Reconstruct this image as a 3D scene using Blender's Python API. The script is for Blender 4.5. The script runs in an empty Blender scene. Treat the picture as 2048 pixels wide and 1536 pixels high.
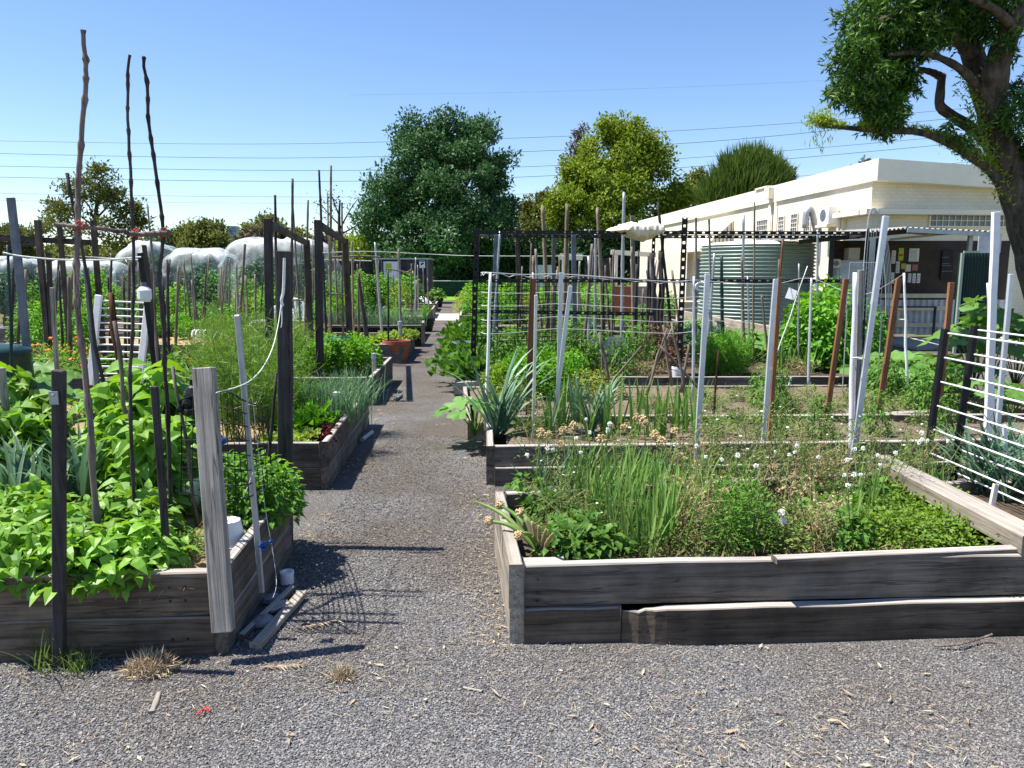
import bpy, math, random
import numpy as np
from mathutils import Vector, Matrix, Quaternion

RS = np.random.RandomState(11)
random.seed(11)
R = math.radians
scn = bpy.context.scene
COL = scn.collection

# ------------------------------------------------------------------ camera
F, EYE, PITCH = 1500.0, 1.6, math.atan(223 / 1500.0)
cam = bpy.data.cameras.new('camera')
cam.sensor_width = 36.0
cam.lens = 36.0 * F / 2048.0
cam.clip_start, cam.clip_end = 0.05, 4000
camo = bpy.data.objects.new('camera', cam)
camo.location = (0, 0, EYE)
camo.rotation_euler = (math.pi / 2 - PITCH, 0, 0)
COL.objects.link(camo)
scn.camera = camo

# ------------------------------------------------------------------ light
SUN_EL, SUN_SIDE = 64.0, 0.05       # sun high on the left, a touch beyond the beds
ce = math.cos(R(SUN_EL))
to_sun = Vector((-ce, ce * SUN_SIDE, math.sin(R(SUN_EL)))).normalized()
sl = bpy.data.lights.new('sun', 'SUN')
sl.energy, sl.angle, sl.color = 5.0, R(0.5), (1.0, 0.955, 0.88)
so = bpy.data.objects.new('sun', sl)
so.rotation_euler = to_sun.to_track_quat('Z', 'Y').to_euler()
so.location = (-30, 5, 60)
COL.objects.link(so)
world = bpy.data.worlds.new('World')
scn.world = world
world.use_nodes = True
wn = world.node_tree.nodes
sky = wn.new('ShaderNodeTexSky')
sky.sky_type = 'NISHITA'
sky.sun_disc = False
sky.sun_elevation = R(SUN_EL)
sky.sun_rotation = R(-87)
sky.air_density, sky.dust_density, sky.ozone_density = 1.0, 0.15, 3.0
bg = wn['Background']
bg.inputs[1].default_value = 0.100
hs_ = wn.new('ShaderNodeHueSaturation')
hs_.inputs['Saturation'].default_value = 1.12
hs_.inputs['Hue'].default_value = 0.508
world.node_tree.links.new(sky.outputs[0], hs_.inputs['Color'])
world.node_tree.links.new(hs_.outputs[0], bg.inputs[0])
scn.view_settings.view_transform = 'Standard'
scn.view_settings.look = 'None'
scn.view_settings.exposure = 0.95
scn.view_settings.gamma = 1.0
cy = scn.cycles
cy.max_bounces, cy.diffuse_bounces, cy.transparent_max_bounces = 6, 3, 10
cy.caustics_reflective = cy.caustics_refractive = False
cy.use_denoising = True

# ------------------------------------------------------------------ view geometry (photo pixel -> place)
CP, SP = math.cos(PITCH), math.sin(PITCH)
def ray(px, py):
    u, v = (px - 1024) / F, (768 - py) / F
    return Vector((u, CP + v * SP, -SP + v * CP))
def G(px, py, z=0.0):
    d = ray(px, py)
    t = (z - EYE) / d.z
    return Vector((d.x * t, d.y * t, z))
def P(px, py, Y):
    d = ray(px, py)
    t = Y / d.y
    return Vector((d.x * t, Y, EYE + d.z * t))

# ------------------------------------------------------------------ mesh collector
class Geo:
    def __init__(s):
        s.v, s.f, s.m, s.n = [], [], [], 0
    def add(s, V, Fs, m=0):
        V = np.asarray(V, float).reshape(-1, 3)
        if not isinstance(Fs, list) or (len(Fs) and not isinstance(Fs[0], np.ndarray)):
            Fs = [np.asarray(Fs, int)]
        for f in Fs:
            if len(f):
                s.f.append(f + s.n); s.m.append(np.full(len(f), m))
        s.v.append(V); s.n += len(V)
        return s
    def mesh(s, name, mats, origin=(0, 0, 0), smooth=False):
        V = np.concatenate(s.v) - np.asarray(origin, float)
        me = bpy.data.meshes.new(name)
        cnt = np.concatenate([np.full(len(f), f.shape[1]) for f in s.f])
        loops = np.concatenate([f.ravel() for f in s.f])
        st = np.concatenate([[0], np.cumsum(cnt)[:-1]])
        me.vertices.add(len(V)); me.vertices.foreach_set('co', V.ravel().astype(np.float32))
        me.loops.add(len(loops)); me.loops.foreach_set('vertex_index', loops.astype(np.int32))
        me.polygons.add(len(cnt)); me.polygons.foreach_set('loop_start', st.astype(np.int32))
        me.update(calc_edges=True)
        if not isinstance(mats, (list, tuple)): mats = [mats]
        for x in mats: me.materials.append(x)
        me.polygons.foreach_set('material_index', np.concatenate(s.m).astype(np.int32))
        me.polygons.foreach_set('use_smooth', np.full(len(cnt), smooth))
        me.update()
        return me
    def build(s, name, mats, parent=None, loc=(0, 0, 0), smooth=False, M=None):
        """vertices are world positions; loc is the object's origin in the world"""
        me = s.mesh(name, mats, (0, 0, 0) if M is not None else loc, smooth)
        return put(name, me, parent, loc, M)

def put(name, me, parent=None, loc=(0, 0, 0), M=None):
    o = bpy.data.objects.new(name, me)
    COL.objects.link(o)
    base = parent.location if parent is not None else Vector((0, 0, 0))
    if parent is not None:
        q = parent.parent
        while q is not None:
            base = base + q.location; q = q.parent
        o.parent = parent
    if M is not None:
        o.matrix_local = Matrix.Translation(-base) @ M
    else:
        o.location = Vector(loc) - base
    return o
def tag(o, label=None, cat=None, group=None, kind=None):
    if label: o['label'] = label
    if cat: o['category'] = cat
    if group: o['group'] = group
    if kind: o['kind'] = kind
    return o
def thing(name, label, cat, loc, group=None):
    o = bpy.data.objects.new(name, None)
    o.empty_display_size = 0.1
    COL.objects.link(o)
    o.location = loc
    return tag(o, label, cat, group)
def bevel(o, w=0.004, n=1):
    b = o.modifiers.new('bevel', 'BEVEL')
    b.width, b.segments, b.limit_method, b.angle_limit = w, n, 'ANGLE', R(40)
    return o

# ------------------------------------------------------------------ shape helpers
BOXF = np.array([[0, 3, 2, 1], [4, 5, 6, 7], [0, 1, 5, 4], [1, 2, 6, 5], [2, 3, 7, 6], [3, 0, 4, 7]])
def box(g, lo, hi, m=0):
    (a, b, c), (d, e, f) = lo, hi
    g.add([(a, b, c), (d, b, c), (d, e, c), (a, e, c), (a, b, f), (d, b, f), (d, e, f), (a, e, f)], BOXF, m)
def obox(g, c, ax, ay, az, m=0):
    c, ax, ay, az = (np.asarray(q, float) for q in (c, ax, ay, az))
    V = [c + i * ax + j * ay + k * az for k in (-1, 1) for i, j in ((-1, -1), (1, -1), (1, 1), (-1, 1))]
    g.add(V, BOXF, m)
def nrm(a):
    a = np.asarray(a, float)
    return a / np.maximum(np.linalg.norm(a, axis=-1, keepdims=True), 1e-9)
def beam(g, p0, p1, w, d, m=0, up=(0, 0, 1)):
    p0, p1 = np.array(p0, float), np.array(p1, float)
    z = nrm(p1 - p0); u = np.array(up, float)
    if abs(z @ u) > .97: u = np.array((0, 1., 0))
    x = nrm(np.cross(u, z)); y = np.cross(z, x)
    obox(g, (p0 + p1) / 2, x * w / 2, y * d / 2, (p1 - p0) / 2, m)
def tube(g, pts, rad, k=6, m=0, cap=True):
    p = np.array([tuple(q) for q in pts], float); n = len(p)
    rad = np.full(n, rad) if np.isscalar(rad) else np.asarray(rad, float)
    t = nrm(np.gradient(p, axis=0))
    ref = np.array((0, 1., 0)) if abs(t[:, 1]).mean() < .8 else np.array((1., 0, 0))
    a = nrm(np.cross(t, ref)); b = np.cross(t, a)
    ang = np.arange(k) * 2 * np.pi / k
    V = p[:, None] + rad[:, None, None] * (a[:, None] * np.cos(ang)[None, :, None] + b[:, None] * np.sin(ang)[None, :, None])
    i, j = np.meshgrid(np.arange(n - 1), np.arange(k), indexing='ij')
    Q = np.stack([i * k + j, i * k + (j + 1) % k, (i + 1) * k + (j + 1) % k, (i + 1) * k + j], -1).reshape(-1, 4)
    Fs = [Q[:, ::-1]]
    if cap:
        e = np.arange(1, k - 1)
        Fs.append(np.stack([np.zeros_like(e), e, e + 1], -1))
        Fs.append((n - 1) * k + np.stack([np.zeros_like(e), e + 1, e], -1))
    g.add(V, Fs, m)
def smooth_path(pts, n):
    p = np.array([tuple(q) for q in pts], float)
    t = np.linspace(0, len(p) - 1, n); i = np.clip(t.astype(int), 0, len(p) - 2); f = (t - i)[:, None]
    p0, p1, p2, p3 = p[np.maximum(i - 1, 0)], p[i], p[i + 1], p[np.minimum(i + 2, len(p) - 1)]
    return .5 * (2 * p1 + (p2 - p0) * f + (2 * p0 - 5 * p1 + 4 * p2 - p3) * f ** 2 + (3 * p1 - p0 - 3 * p2 + p3) * f ** 3)
def rods(g, A, B, r0, r1=None, k=3, m=0):
    A, B = np.atleast_2d(A).astype(float), np.atleast_2d(B).astype(float); n = len(A)
    r0 = np.broadcast_to(r0, n); r1 = r0 if r1 is None else np.broadcast_to(r1, n)
    z = nrm(B - A); ref = np.where(np.abs(z[:, 2:3]) > .9, [[1., 0, 0]], [[0, 0, 1.]])
    x = nrm(np.cross(z, ref)); y = np.cross(z, x)
    an = np.arange(k) * 2 * np.pi / k
    o = x[:, None] * np.cos(an)[None, :, None] + y[:, None] * np.sin(an)[None, :, None]
    V = np.concatenate([A[:, None] + o * r0[:, None, None], B[:, None] + o * r1[:, None, None]], 1)
    j = np.arange(k); q = np.stack([j, (j + 1) % k, k + (j + 1) % k, k + j], -1)
    g.add(V, (np.arange(n)[:, None, None] * 2 * k + q[None]).reshape(-1, 4), m)
_p = (1 + 5 ** .5) / 2
ICO = nrm(np.array([(-1, _p, 0), (1, _p, 0), (-1, -_p, 0), (1, -_p, 0), (0, -1, _p), (0, 1, _p), (0, -1, -_p), (0, 1, -_p), (_p, 0, -1), (_p, 0, 1), (-_p, 0, -1), (-_p, 0, 1)], float))
ICOF = np.array([(0, 11, 5), (0, 5, 1), (0, 1, 7), (0, 7, 10), (0, 10, 11), (1, 5, 9), (5, 11, 4), (11, 10, 2), (10, 7, 6), (7, 1, 8), (3, 9, 4), (3, 4, 2), (3, 2, 6), (3, 6, 8), (3, 8, 9), (4, 9, 5), (2, 4, 11), (6, 2, 10), (8, 6, 7), (9, 8, 1)])
def balls(g, C, rad, m=0, jit=.15, sq=1.0):
    C = np.atleast_2d(C).astype(float); n = len(C)
    rad = np.broadcast_to(rad, n)
    V = C[:, None] + ICO[None] * rad[:, None, None] * (1 + RS.uniform(-jit, jit, (n, 12, 1))) * np.array((1, 1, sq))
    g.add(V, (np.arange(n)[:, None, None] * 12 + ICOF[None]).reshape(-1, 3), m)
def rdir(n, up=0.0):
    d = RS.normal(size=(n, 3)); d[:, 2] += up
    return nrm(d)
def frame(D, N):
    D = nrm(D); S = nrm(np.cross(D, N)); return D, S, np.cross(S, D)
def leaf8(g, B, D, N, L, W, fold=.3, droop=.25, m=0):
    n = len(B); D, S, N = frame(D, N)
    L = np.broadcast_to(L, n)[:, None]; W = np.broadcast_to(W, n)[:, None] / 2
    c = lambda s: B + D * L * s - N * L * droop * s * s
    m1, m2 = c(.3), c(.66)
    e1, e2 = N * W * fold, N * W * .72 * fold
    V = np.stack([B, m1 - S * W + e1, m1, m1 + S * W + e1, m2 - S * W * .72 + e2, m2, m2 + S * W * .72 + e2, c(1.)], 1)
    o = np.arange(n)[:, None, None] * 8
    Q = np.array([[1, 2, 5, 4], [2, 3, 6, 5]]); T = np.array([[0, 2, 1], [0, 3, 2], [4, 5, 7], [5, 6, 7]])
    g.add(V, [(o + Q).reshape(-1, 4), (o + T).reshape(-1, 3)], m)
def leaf4(g, B, D, N, L, W, fold=.35, m=0, mid=.42):
    n = len(B); D, S, N = frame(D, N)
    L = np.broadcast_to(L, n)[:, None]; W = np.broadcast_to(W, n)[:, None] / 2
    c = B + D * L * mid + N * W * fold
    V = np.stack([B, c - S * W, B + D * L, c + S * W], 1)
    o = np.arange(n)[:, None, None] * 4
    g.add(V, (o + np.array([[0, 2, 1], [0, 3, 2]])).reshape(-1, 3), m)
def blades(g, B, az, th0, th1, L, W, seg=5, fold=.25, m=0, tip=2.2, pw=1.6):
    B = np.atleast_2d(B).astype(float); n = len(B)
    az, th0, th1, L, W = (np.broadcast_to(q, n).astype(float) for q in (az, th0, th1, L, W))
    s = np.linspace(0, 1, seg + 1)
    th = th0[:, None] + th1[:, None] * s[None] ** pw
    d = np.stack([np.cos(az)[:, None] * np.sin(th), np.sin(az)[:, None] * np.sin(th), np.cos(th)], -1)
    step = L[:, None, None] / seg * (d[:, 1:] + d[:, :-1]) / 2
    c = B[:, None] + np.concatenate([np.zeros((n, 1, 3)), np.cumsum(step, 1)], 1)
    S = np.stack([-np.sin(az), np.cos(az), np.zeros(n)], -1)[:, None]
    Nn = np.cross(np.broadcast_to(S, d.shape), d)
    w = W[:, None] / 2 * (1 - s[None] ** tip) * (.55 + .45 * np.minimum(1, s * 4))[None] + .0006
    w = w[..., None]
    V = np.stack([c - S * w, c + Nn * w * fold, c + S * w], 2).reshape(-1, 3)
    i, j = np.meshgrid(np.arange(seg), np.arange(2), indexing='ij')
    q = np.stack([i * 3 + j, i * 3 + j + 1, (i + 1) * 3 + j + 1, (i + 1) * 3 + j], -1).reshape(-1, 4)
    g.add(V, (np.arange(n)[:, None, None] * 3 * (seg + 1) + q[None]).reshape(-1, 4), m)
def grid(g, fn, nu, nv, m=0):
    u, v = np.meshgrid(np.linspace(0, 1, nu + 1), np.linspace(0, 1, nv + 1), indexing='ij')
    V = fn(u.ravel(), v.ravel())
    i, j = np.meshgrid(np.arange(nu), np.arange(nv), indexing='ij')
    k = nv + 1
    g.add(V, np.stack([i * k + j, (i + 1) * k + j, (i + 1) * k + j + 1, i * k + j + 1], -1).reshape(-1, 4), m)
def lathe(g, prof, c, k=24, m=0):
    prof = np.array(prof, float); a = np.arange(k) * 2 * np.pi / k
    V = np.stack([c[0] + prof[:, None, 0] * np.cos(a), c[1] + prof[:, None, 0] * np.sin(a), c[2] + np.repeat(prof[:, 1:2], k, 1)], -1)
    n = len(prof); i, j = np.meshgrid(np.arange(n - 1), np.arange(k), indexing='ij')
    g.add(V, np.stack([i * k + j, i * k + (j + 1) % k, (i + 1) * k + (j + 1) % k, (i + 1) * k + j], -1).reshape(-1, 4), m)
def vnoise(x, y, s=1.0, seed=0):
    """cheap smooth noise from a few waves"""
    r = np.random.RandomState(seed); t = 0
    for _ in range(6):
        a, f, p = r.uniform(0, 6.28), r.uniform(.6, 2.4) * s, r.uniform(0, 6.28)
        t = t + np.sin((x * math.cos(a) + y * math.sin(a)) * f + p)
    return t / 6

# ------------------------------------------------------------------ materials
class NT:
    def __init__(s, name):
        s.mat = bpy.data.materials.new(name); s.mat.use_nodes = True
        s.nt = s.mat.node_tree; s.n = s.nt.nodes; s.b = s.n['Principled BSDF']; s.out = s.n['Material Output']
    def new(s, t, **kw):
        x = s.n.new(t)
        for k, v in kw.items():
            if k in x.inputs: x.inputs[k].default_value = v
            else: setattr(x, k, v)
        return x
    def link(s, a, b): s.nt.links.new(a, b)
    def coords(s, kind='Object', scale=(1, 1, 1)):
        tc = s.n.new('ShaderNodeTexCoord'); mp = s.n.new('ShaderNodeMapping')
        mp.inputs['Scale'].default_value = scale
        s.link(tc.outputs[kind], mp.inputs[0]); return mp.outputs[0]
    def noise(s, vec, scale, detail=4, rough=.6):
        x = s.n.new('ShaderNodeTexNoise')
        x.inputs['Scale'].default_value, x.inputs['Detail'].default_value, x.inputs['Roughness'].default_value = scale, detail, rough
        if vec is not None: s.link(vec, x.inputs['Vector'])
        return x.outputs['Fac']
    def ramp(s, fac, stops):
        x = s.n.new('ShaderNodeValToRGB'); e = x.color_ramp.elements
        while len(e) < len(stops): e.new(.5)
        for el, (p, c) in zip(e, stops):
            el.position = p; el.color = (*c, 1) if len(c) == 3 else c
        s.link(fac, x.inputs[0]); return x.outputs[0]
    def mix(s, fac, a, b, mode='MIX'):
        x = s.n.new('ShaderNodeMix'); x.data_type = 'RGBA'; x.blend_type = mode
        for q, i in ((fac, 0), (a, 6), (b, 7)):
            if isinstance(q, (int, float)): x.inputs[i].default_value = q
            elif isinstance(q, tuple): x.inputs[i].default_value = (*q, 1)
            else: s.link(q, x.inputs[i])
        return x.outputs[2]
    def bump(s, h, strength=.5, dist=.01):
        x = s.n.new('ShaderNodeBump'); x.inputs['Strength'].default_value = strength; x.inputs['Distance'].default_value = dist
        s.link(h, x.inputs['Height']); s.link(x.outputs[0], s.b.inputs['Normal'])
    def base(s, c, rough=.8, metal=0., spec=.3):
        if isinstance(c, tuple): s.b.inputs['Base Color'].default_value = (*c, 1)
        else: s.link(c, s.b.inputs['Base Color'])
        s.b.inputs['Roughness'].default_value = rough; s.b.inputs['Metallic'].default_value = metal
        s.b.inputs['Specular IOR Level'].default_value = spec
        return s

def m_plain(name, c, rough=.6, metal=0., var=.25, scale=9., spec=.3, bump=.0):
    t = NT(name); v = t.coords()
    n = t.noise(v, scale, 5)
    d = tuple(q * (1 - var) for q in c); l = tuple(min(1, q * (1 + var)) for q in c)
    t.base(t.ramp(n, [(.3, d), (.7, l)]), rough, metal, spec)
    if bump: t.bump(n, bump, .01)
    return t.mat
def m_leaf(name, cols, trans=.34, rough=.5, spec=.25):
    t = NT(name)
    geo = t.n.new('ShaderNodeNewGeometry'); k = len(cols)
    c = t.ramp(geo.outputs['Random Per Island'], [(i / max(1, k - 1), q) for i, q in enumerate(cols)])
    c = t.mix(t.noise(t.coords(), 3.0, 2), c, tuple(q * .55 for q in cols[0]), 'MIX') if False else c
    oi = t.n.new('ShaderNodeObjectInfo')
    hs = t.n.new('ShaderNodeHueSaturation')
    mr = t.n.new('ShaderNodeMapRange'); mr.inputs[3].default_value, mr.inputs[4].default_value = .75, 1.2
    t.link(oi.outputs['Random'], mr.inputs[0]); t.link(mr.outputs[0], hs.inputs['Value']); t.link(c, hs.inputs['Color'])
    c = hs.outputs[0]
    t.base(c, rough, 0, spec)
    tr = t.n.new('ShaderNodeBsdfTranslucent'); hs2 = t.n.new('ShaderNodeHueSaturation')
    hs2.inputs['Hue'].default_value, hs2.inputs['Saturation'].default_value, hs2.inputs['Value'].default_value = .485, 1.1, 1.35
    t.link(c, hs2.inputs['Color']); t.link(hs2.outputs[0], tr.inputs[0])
    mx = t.n.new('ShaderNodeMixShader'); mx.inputs[0].default_value = trans
    t.link(t.b.outputs[0], mx.inputs[1]); t.link(tr.outputs[0], mx.inputs[2]); t.link(mx.outputs[0], t.out.inputs[0])
    return t.mat
def m_wood(name, dark, light, axis='X', rough=.85, bump=.35, stain=.5, fine=1.0, lit_bleach=0.):
    t = NT(name)
    a, b = 1.6, 42.0 * fine
    sc = {'X': (a, b, b), 'Z': (b, b, a)}[axis]
    v = t.coords('Object', sc)
    oi = t.n.new('ShaderNodeObjectInfo'); ad = t.n.new('ShaderNodeVectorMath'); ad.operation = 'ADD'
    ml = t.n.new('ShaderNodeMath'); ml.operation = 'MULTIPLY'; ml.inputs[1].default_value = 60
    t.link(oi.outputs['Random'], ml.inputs[0]); t.link(v, ad.inputs[0]); t.link(ml.outputs[0], ad.inputs[1])
    v = ad.outputs[0]
    n = t.noise(v, 1.0, 7, .68)
    c = t.ramp(n, [(.28, dark), (.5, tuple((x + y) / 2 for x, y in zip(dark, light))), (.72, light)])
    big = t.noise(t.coords('Object', (2.2, 2.2, 2.2)), 1.3, 5, .6)
    sn = t.ramp(big, [(.38, (1 - stain,) * 3), (.62, (1, 1, 1))])
    c = t.mix(1.0, c, sn, 'MULTIPLY')
    hs = t.n.new('ShaderNodeHueSaturation'); mr = t.n.new('ShaderNodeMapRange')
    mr.inputs[3].default_value, mr.inputs[4].default_value = .75, 1.2
    t.link(oi.outputs['Random'], mr.inputs[0]); t.link(mr.outputs[0], hs.inputs['Value']); t.link(c, hs.inputs['Color'])
    c = hs.outputs[0]
    cr = t.noise(t.coords('Object', {'X': (.9, 16, 16), 'Z': (16, 16, .9)}[axis]), 1.0, 3, .55)
    c = t.mix(t.ramp(cr, [(.484, (0, 0, 0)), (.495, (.6,) * 3), (.505, (.6,) * 3), (.516, (0, 0, 0))]), c, tuple(q * .35 for q in dark))
    if lit_bleach:  # upward faces coloured paler: silver weathering plus sunlight painted into the colour
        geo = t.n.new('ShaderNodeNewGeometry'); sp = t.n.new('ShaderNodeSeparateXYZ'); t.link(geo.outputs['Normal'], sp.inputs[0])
        up = t.ramp(sp.outputs[2], [(.55, (0, 0, 0)), (.85, (lit_bleach,) * 3)])
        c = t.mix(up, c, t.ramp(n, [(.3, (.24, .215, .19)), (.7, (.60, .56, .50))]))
    t.base(c, rough, 0, .2)
    t.bump(n, bump, .006)
    return t.mat

M = {}
M['sleeper'] = m_wood('weathered_sleeper', (.085, .066, .052), (.31, .265, .22), 'X', lit_bleach=.85)
M['sleeper_pale'] = m_wood('pale_sleeper', (.22, .18, .135), (.52, .45, .36), 'X', stain=.35, lit_bleach=.4)
M['sleeper_dark'] = m_wood('dark_sleeper', (.055, .04, .03), (.20, .155, .12), 'X')
M['post_grey'] = m_wood('grey_post', (.10, .09, .08), (.58, .53, .46), 'Z', bump=1.0, fine=2.2, stain=.35)
M['sleeper_warm'] = m_wood('brown_sleeper', (.065, .045, .032), (.26, .20, .145), 'X', stain=.55, lit_bleach=.8)
M['post_dark'] = m_wood('dark_post', (.035, .03, .03), (.12, .105, .10), 'Z')
M['post_brown'] = m_wood('brown_post', (.06, .045, .035), (.20, .155, .12), 'Z')
M['hardwood'] = m_wood('red_hardwood', (.16, .065, .03), (.38, .18, .09), 'Z', stain=.25)
M['bark_red'] = m_wood('red_bark', (.03, .014, .01), (.20, .085, .04), 'Z', bump=1.0, stain=.6)
M['bamboo'] = m_wood('bare_bamboo', (.13, .10, .07), (.38, .31, .22), 'Z', stain=.3)
M['twig'] = m_wood('knotty_branch', (.09, .065, .06), (.36, .28, .24), 'Z', stain=.45, bump=.6)
M['twig_dark'] = m_wood('dark_branch', (.03, .022, .024), (.14, .11, .11), 'Z', stain=.4, bump=.6)
M['bark'] = m_wood('tree_bark', (.022, .018, .016), (.19, .15, .125), 'Z', bump=1.0, fine=.35)
M['alu'] = m_plain('aluminium', (.62, .64, .68), .38, .35, .12)
M['galv'] = m_plain('galvanised_steel', (.40, .42, .44), .45, .5, .18)
M['bluegrey'] = m_plain('blue_grey_post', (.15, .17, .20), .55, .2, .3)
M['white'] = m_plain('white_paint', (.80, .80, .80), .45, 0, .07)
M['cream'] = m_plain('cream_plastic', (.78, .74, .62), .5, 0, .08)
M['black'] = m_plain('black_steel', (.012, .012, .014), .45, .2, .5)
M['darkgreen'] = m_plain('dark_green_plastic', (.010, .035, .032), .4, 0, .3)
M['rope'] = m_plain('white_rope', (.72, .74, .70), .8, 0, .2, 60)
M['string'] = m_plain('grey_string', (.55, .56, .55), .8, 0, .2, 60)
M['redtwine'] = m_plain('red_twine', (.55, .06, .05), .8, 0, .2, 60)
M['terracotta'] = m_plain('terracotta', (.36, .115, .06), .75, 0, .2, 12)
M['blue'] = m_plain('blue_plastic', (.02, .06, .26), .4)
M['teal'] = m_plain('teal_plastic', (.03, .25, .20), .4)
M['sack'] = m_plain('cream_sack', (.70, .64, .52), .85, 0, .12, 14, bump=.3)
M['concrete'] = m_plain('pale_concrete', (.42, .39, .34), .9, 0, .2, 14, bump=.3)
M['sheet'] = m_plain('grey_sheet', (.42, .46, .52), .35, .2, .2, 5)
M['stone'] = m_plain('grey_stone', (.20, .20, .22), .9, 0, .3, 14, bump=.5)
M['brick'] = m_plain('brick', (.38, .24, .17), .9, 0, .25, 20, bump=.4)
# leaves
M['l_bean'] = m_leaf('bean_leaf', [(.09, .22, .025), (.22, .42, .05), (.14, .30, .03), (.25, .42, .07), (.16, .34, .04), (.20, .38, .05)], .36, .45, .35)
M['l_basil'] = m_leaf('basil_leaf', [(.07, .20, .02), (.12, .28, .03), (.16, .33, .05)], .38)
M['l_mid'] = m_leaf('mid_green_leaf', [(.06, .16, .022), (.10, .23, .03), (.13, .27, .04)], .35)
M['l_lush'] = m_leaf('lush_leaf', [(.07, .22, .02), (.12, .32, .03), (.20, .40, .05)], .38)
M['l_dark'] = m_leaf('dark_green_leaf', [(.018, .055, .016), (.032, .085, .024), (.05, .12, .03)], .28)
M['l_leek'] = m_leaf('leek_leaf', [(.08, .17, .10), (.14, .25, .15), (.22, .34, .21)], .22, .45)
M['l_onion'] = m_leaf('onion_leaf', [(.10, .24, .05), (.17, .33, .07), (.28, .37, .11)], .3, .4)
M['l_chive'] = m_leaf('chive_leaf', [(.07, .16, .08), (.12, .23, .11), (.18, .28, .14)], .25)
M['l_fennel'] = m_leaf('feathery_leaf', [(.08, .19, .025), (.15, .28, .04), (.22, .33, .07)], .36)
M['l_lettuce'] = m_leaf('lettuce_leaf', [(.26, .40, .06), (.36, .48, .10), (.30, .46, .08)], .4)
M['l_redlettuce'] = m_leaf('red_lettuce_leaf', [(.10, .02, .018), (.18, .03, .03), (.06, .02, .015)], .3)
M['l_squash'] = m_leaf('squash_leaf', [(.10, .24, .04), (.17, .32, .08), (.13, .28, .05)], .33)
M['l_weed'] = m_leaf('weed_leaf', [(.10, .17, .04), (.17, .25, .06), (.22, .27, .08)], .35)
M['l_clover'] = m_leaf('clover_leaf', [(.11, .22, .02), (.17, .30, .03), (.22, .34, .04)], .36)
M['l_dry'] = m_leaf('dry_leaf', [(.34, .26, .13), (.46, .37, .20), (.22, .16, .09)], .25, .8)
M['l_brown'] = m_leaf('brown_leaf', [(.11, .06, .035), (.20, .12, .07), (.07, .04, .03)], .2, .8)
M['l_yellow'] = m_leaf('yellow_green_leaf', [(.20, .28, .03), (.30, .36, .05), (.15, .23, .03)], .38)
M['t_dark'] = m_leaf('evergreen_tree_leaf', [(.026, .075, .022), (.05, .125, .042), (.10, .19, .065)], .16, .5, .2)
M['t_yellow'] = m_leaf('lime_tree_leaf', [(.13, .215, .018), (.24, .34, .035), (.35, .44, .07)], .26, .6, .1)
M['t_olive'] = m_leaf('olive_tree_leaf', [(.08, .105, .024), (.13, .16, .036), (.19, .20, .06)], .28, .6, .1)
M['t_brown'] = m_leaf('brown_tree_leaf', [(.075, .06, .035), (.12, .085, .05), (.085, .085, .035)], .2)
M['t_conifer'] = m_leaf('casuarina_needle', [(.055, .11, .016), (.09, .155, .028), (.12, .18, .04)], .2)
M['t_fore'] = m_leaf('near_tree_leaf', [(.014, .048, .008), (.04, .11, .014), (.12, .22, .03)], .26, .45, .3)
M['flower'] = m_plain('white_flower', (.85, .85, .78), .8, 0, .06, 50)
M['seedhead'] = m_plain('tan_seed_head', (.52, .38, .20), .9, 0, .3, 90)
M['orange'] = m_plain('orange_flower', (.85, .25, .03), .7, 0, .15, 50)
M['stem'] = m_plain('green_stem', (.14, .22, .05), .6, 0, .3, 20)
M['drystem'] = m_plain('dry_stem', (.34, .27, .14), .8, 0, .3, 20)

def path_dirt(t, v, dirt):
    sp = t.n.new('ShaderNodeSeparateXYZ'); t.link(v, sp.inputs[0])
    mr = t.n.new('ShaderNodeMapRange'); mr.inputs[1].default_value, mr.inputs[2].default_value, mr.inputs[3].default_value, mr.inputs[4].default_value = 2.3, 4.4, -.015, .10
    t.link(sp.outputs[1], mr.inputs[0]); ad = t.n.new('ShaderNodeMath'); ad.operation = 'ADD'
    t.link(dirt, ad.inputs[0]); t.link(mr.outputs[0], ad.inputs[1])
    return t.ramp(ad.outputs[0], [(.44, (0, 0, 0)), (.66, (1, 1, 1))])
def m_gravel():
    t = NT('grey_gravel'); v = t.coords('Object')
    vo = t.n.new('ShaderNodeTexVoronoi'); vo.inputs['Scale'].default_value = 130; t.link(v, vo.inputs['Vector'])
    sx = t.n.new('ShaderNodeSeparateColor'); t.link(vo.outputs['Color'], sx.inputs[0])
    c = t.ramp(sx.outputs[0], [(0, (.09, .09, .092)), (.5, (.155, .152, .15)), (.85, (.22, .214, .208)), (1, (.32, .30, .27))])
    dirt = t.noise(v, .9, 6, .62)
    dm = path_dirt(t, v, dirt)
    fine = t.noise(v, 55, 4)
    dc = t.ramp(fine, [(.3, (.06, .05, .04)), (.6, (.135, .11, .085)), (.8, (.30, .25, .18))])
    c = t.mix(t.mix(.8, (0, 0, 0), dm), c, dc)
    t.base(c, .9, 0, .2)
    inv = t.n.new('ShaderNodeMath'); inv.operation = 'SUBTRACT'; inv.inputs[0].default_value = 1; t.link(vo.outputs['Distance'], inv.inputs[1])
    t.bump(inv.outputs[0], .9, .012)
    return t.mat
M['gravel'] = m_gravel()
def m_stones():
    t = NT('crushed_stone')
    geo = t.n.new('ShaderNodeNewGeometry')
    c = t.ramp(geo.outputs['Random Per Island'], [(0, (.07, .07, .074)), (.45, (.15, .147, .148)), (.8, (.235, .23, .226)), (.97, (.30, .28, .255)), (1, (.38, .345, .30))])
    v = t.coords('Object'); dm = path_dirt(t, v, t.noise(v, .9, 6, .62))
    c = t.mix(t.mix(.8, (0, 0, 0), dm), c, t.mix(.4, c, (.14, .10, .065)))
    t.base(c, .85, 0, .25); return t.mat
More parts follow.
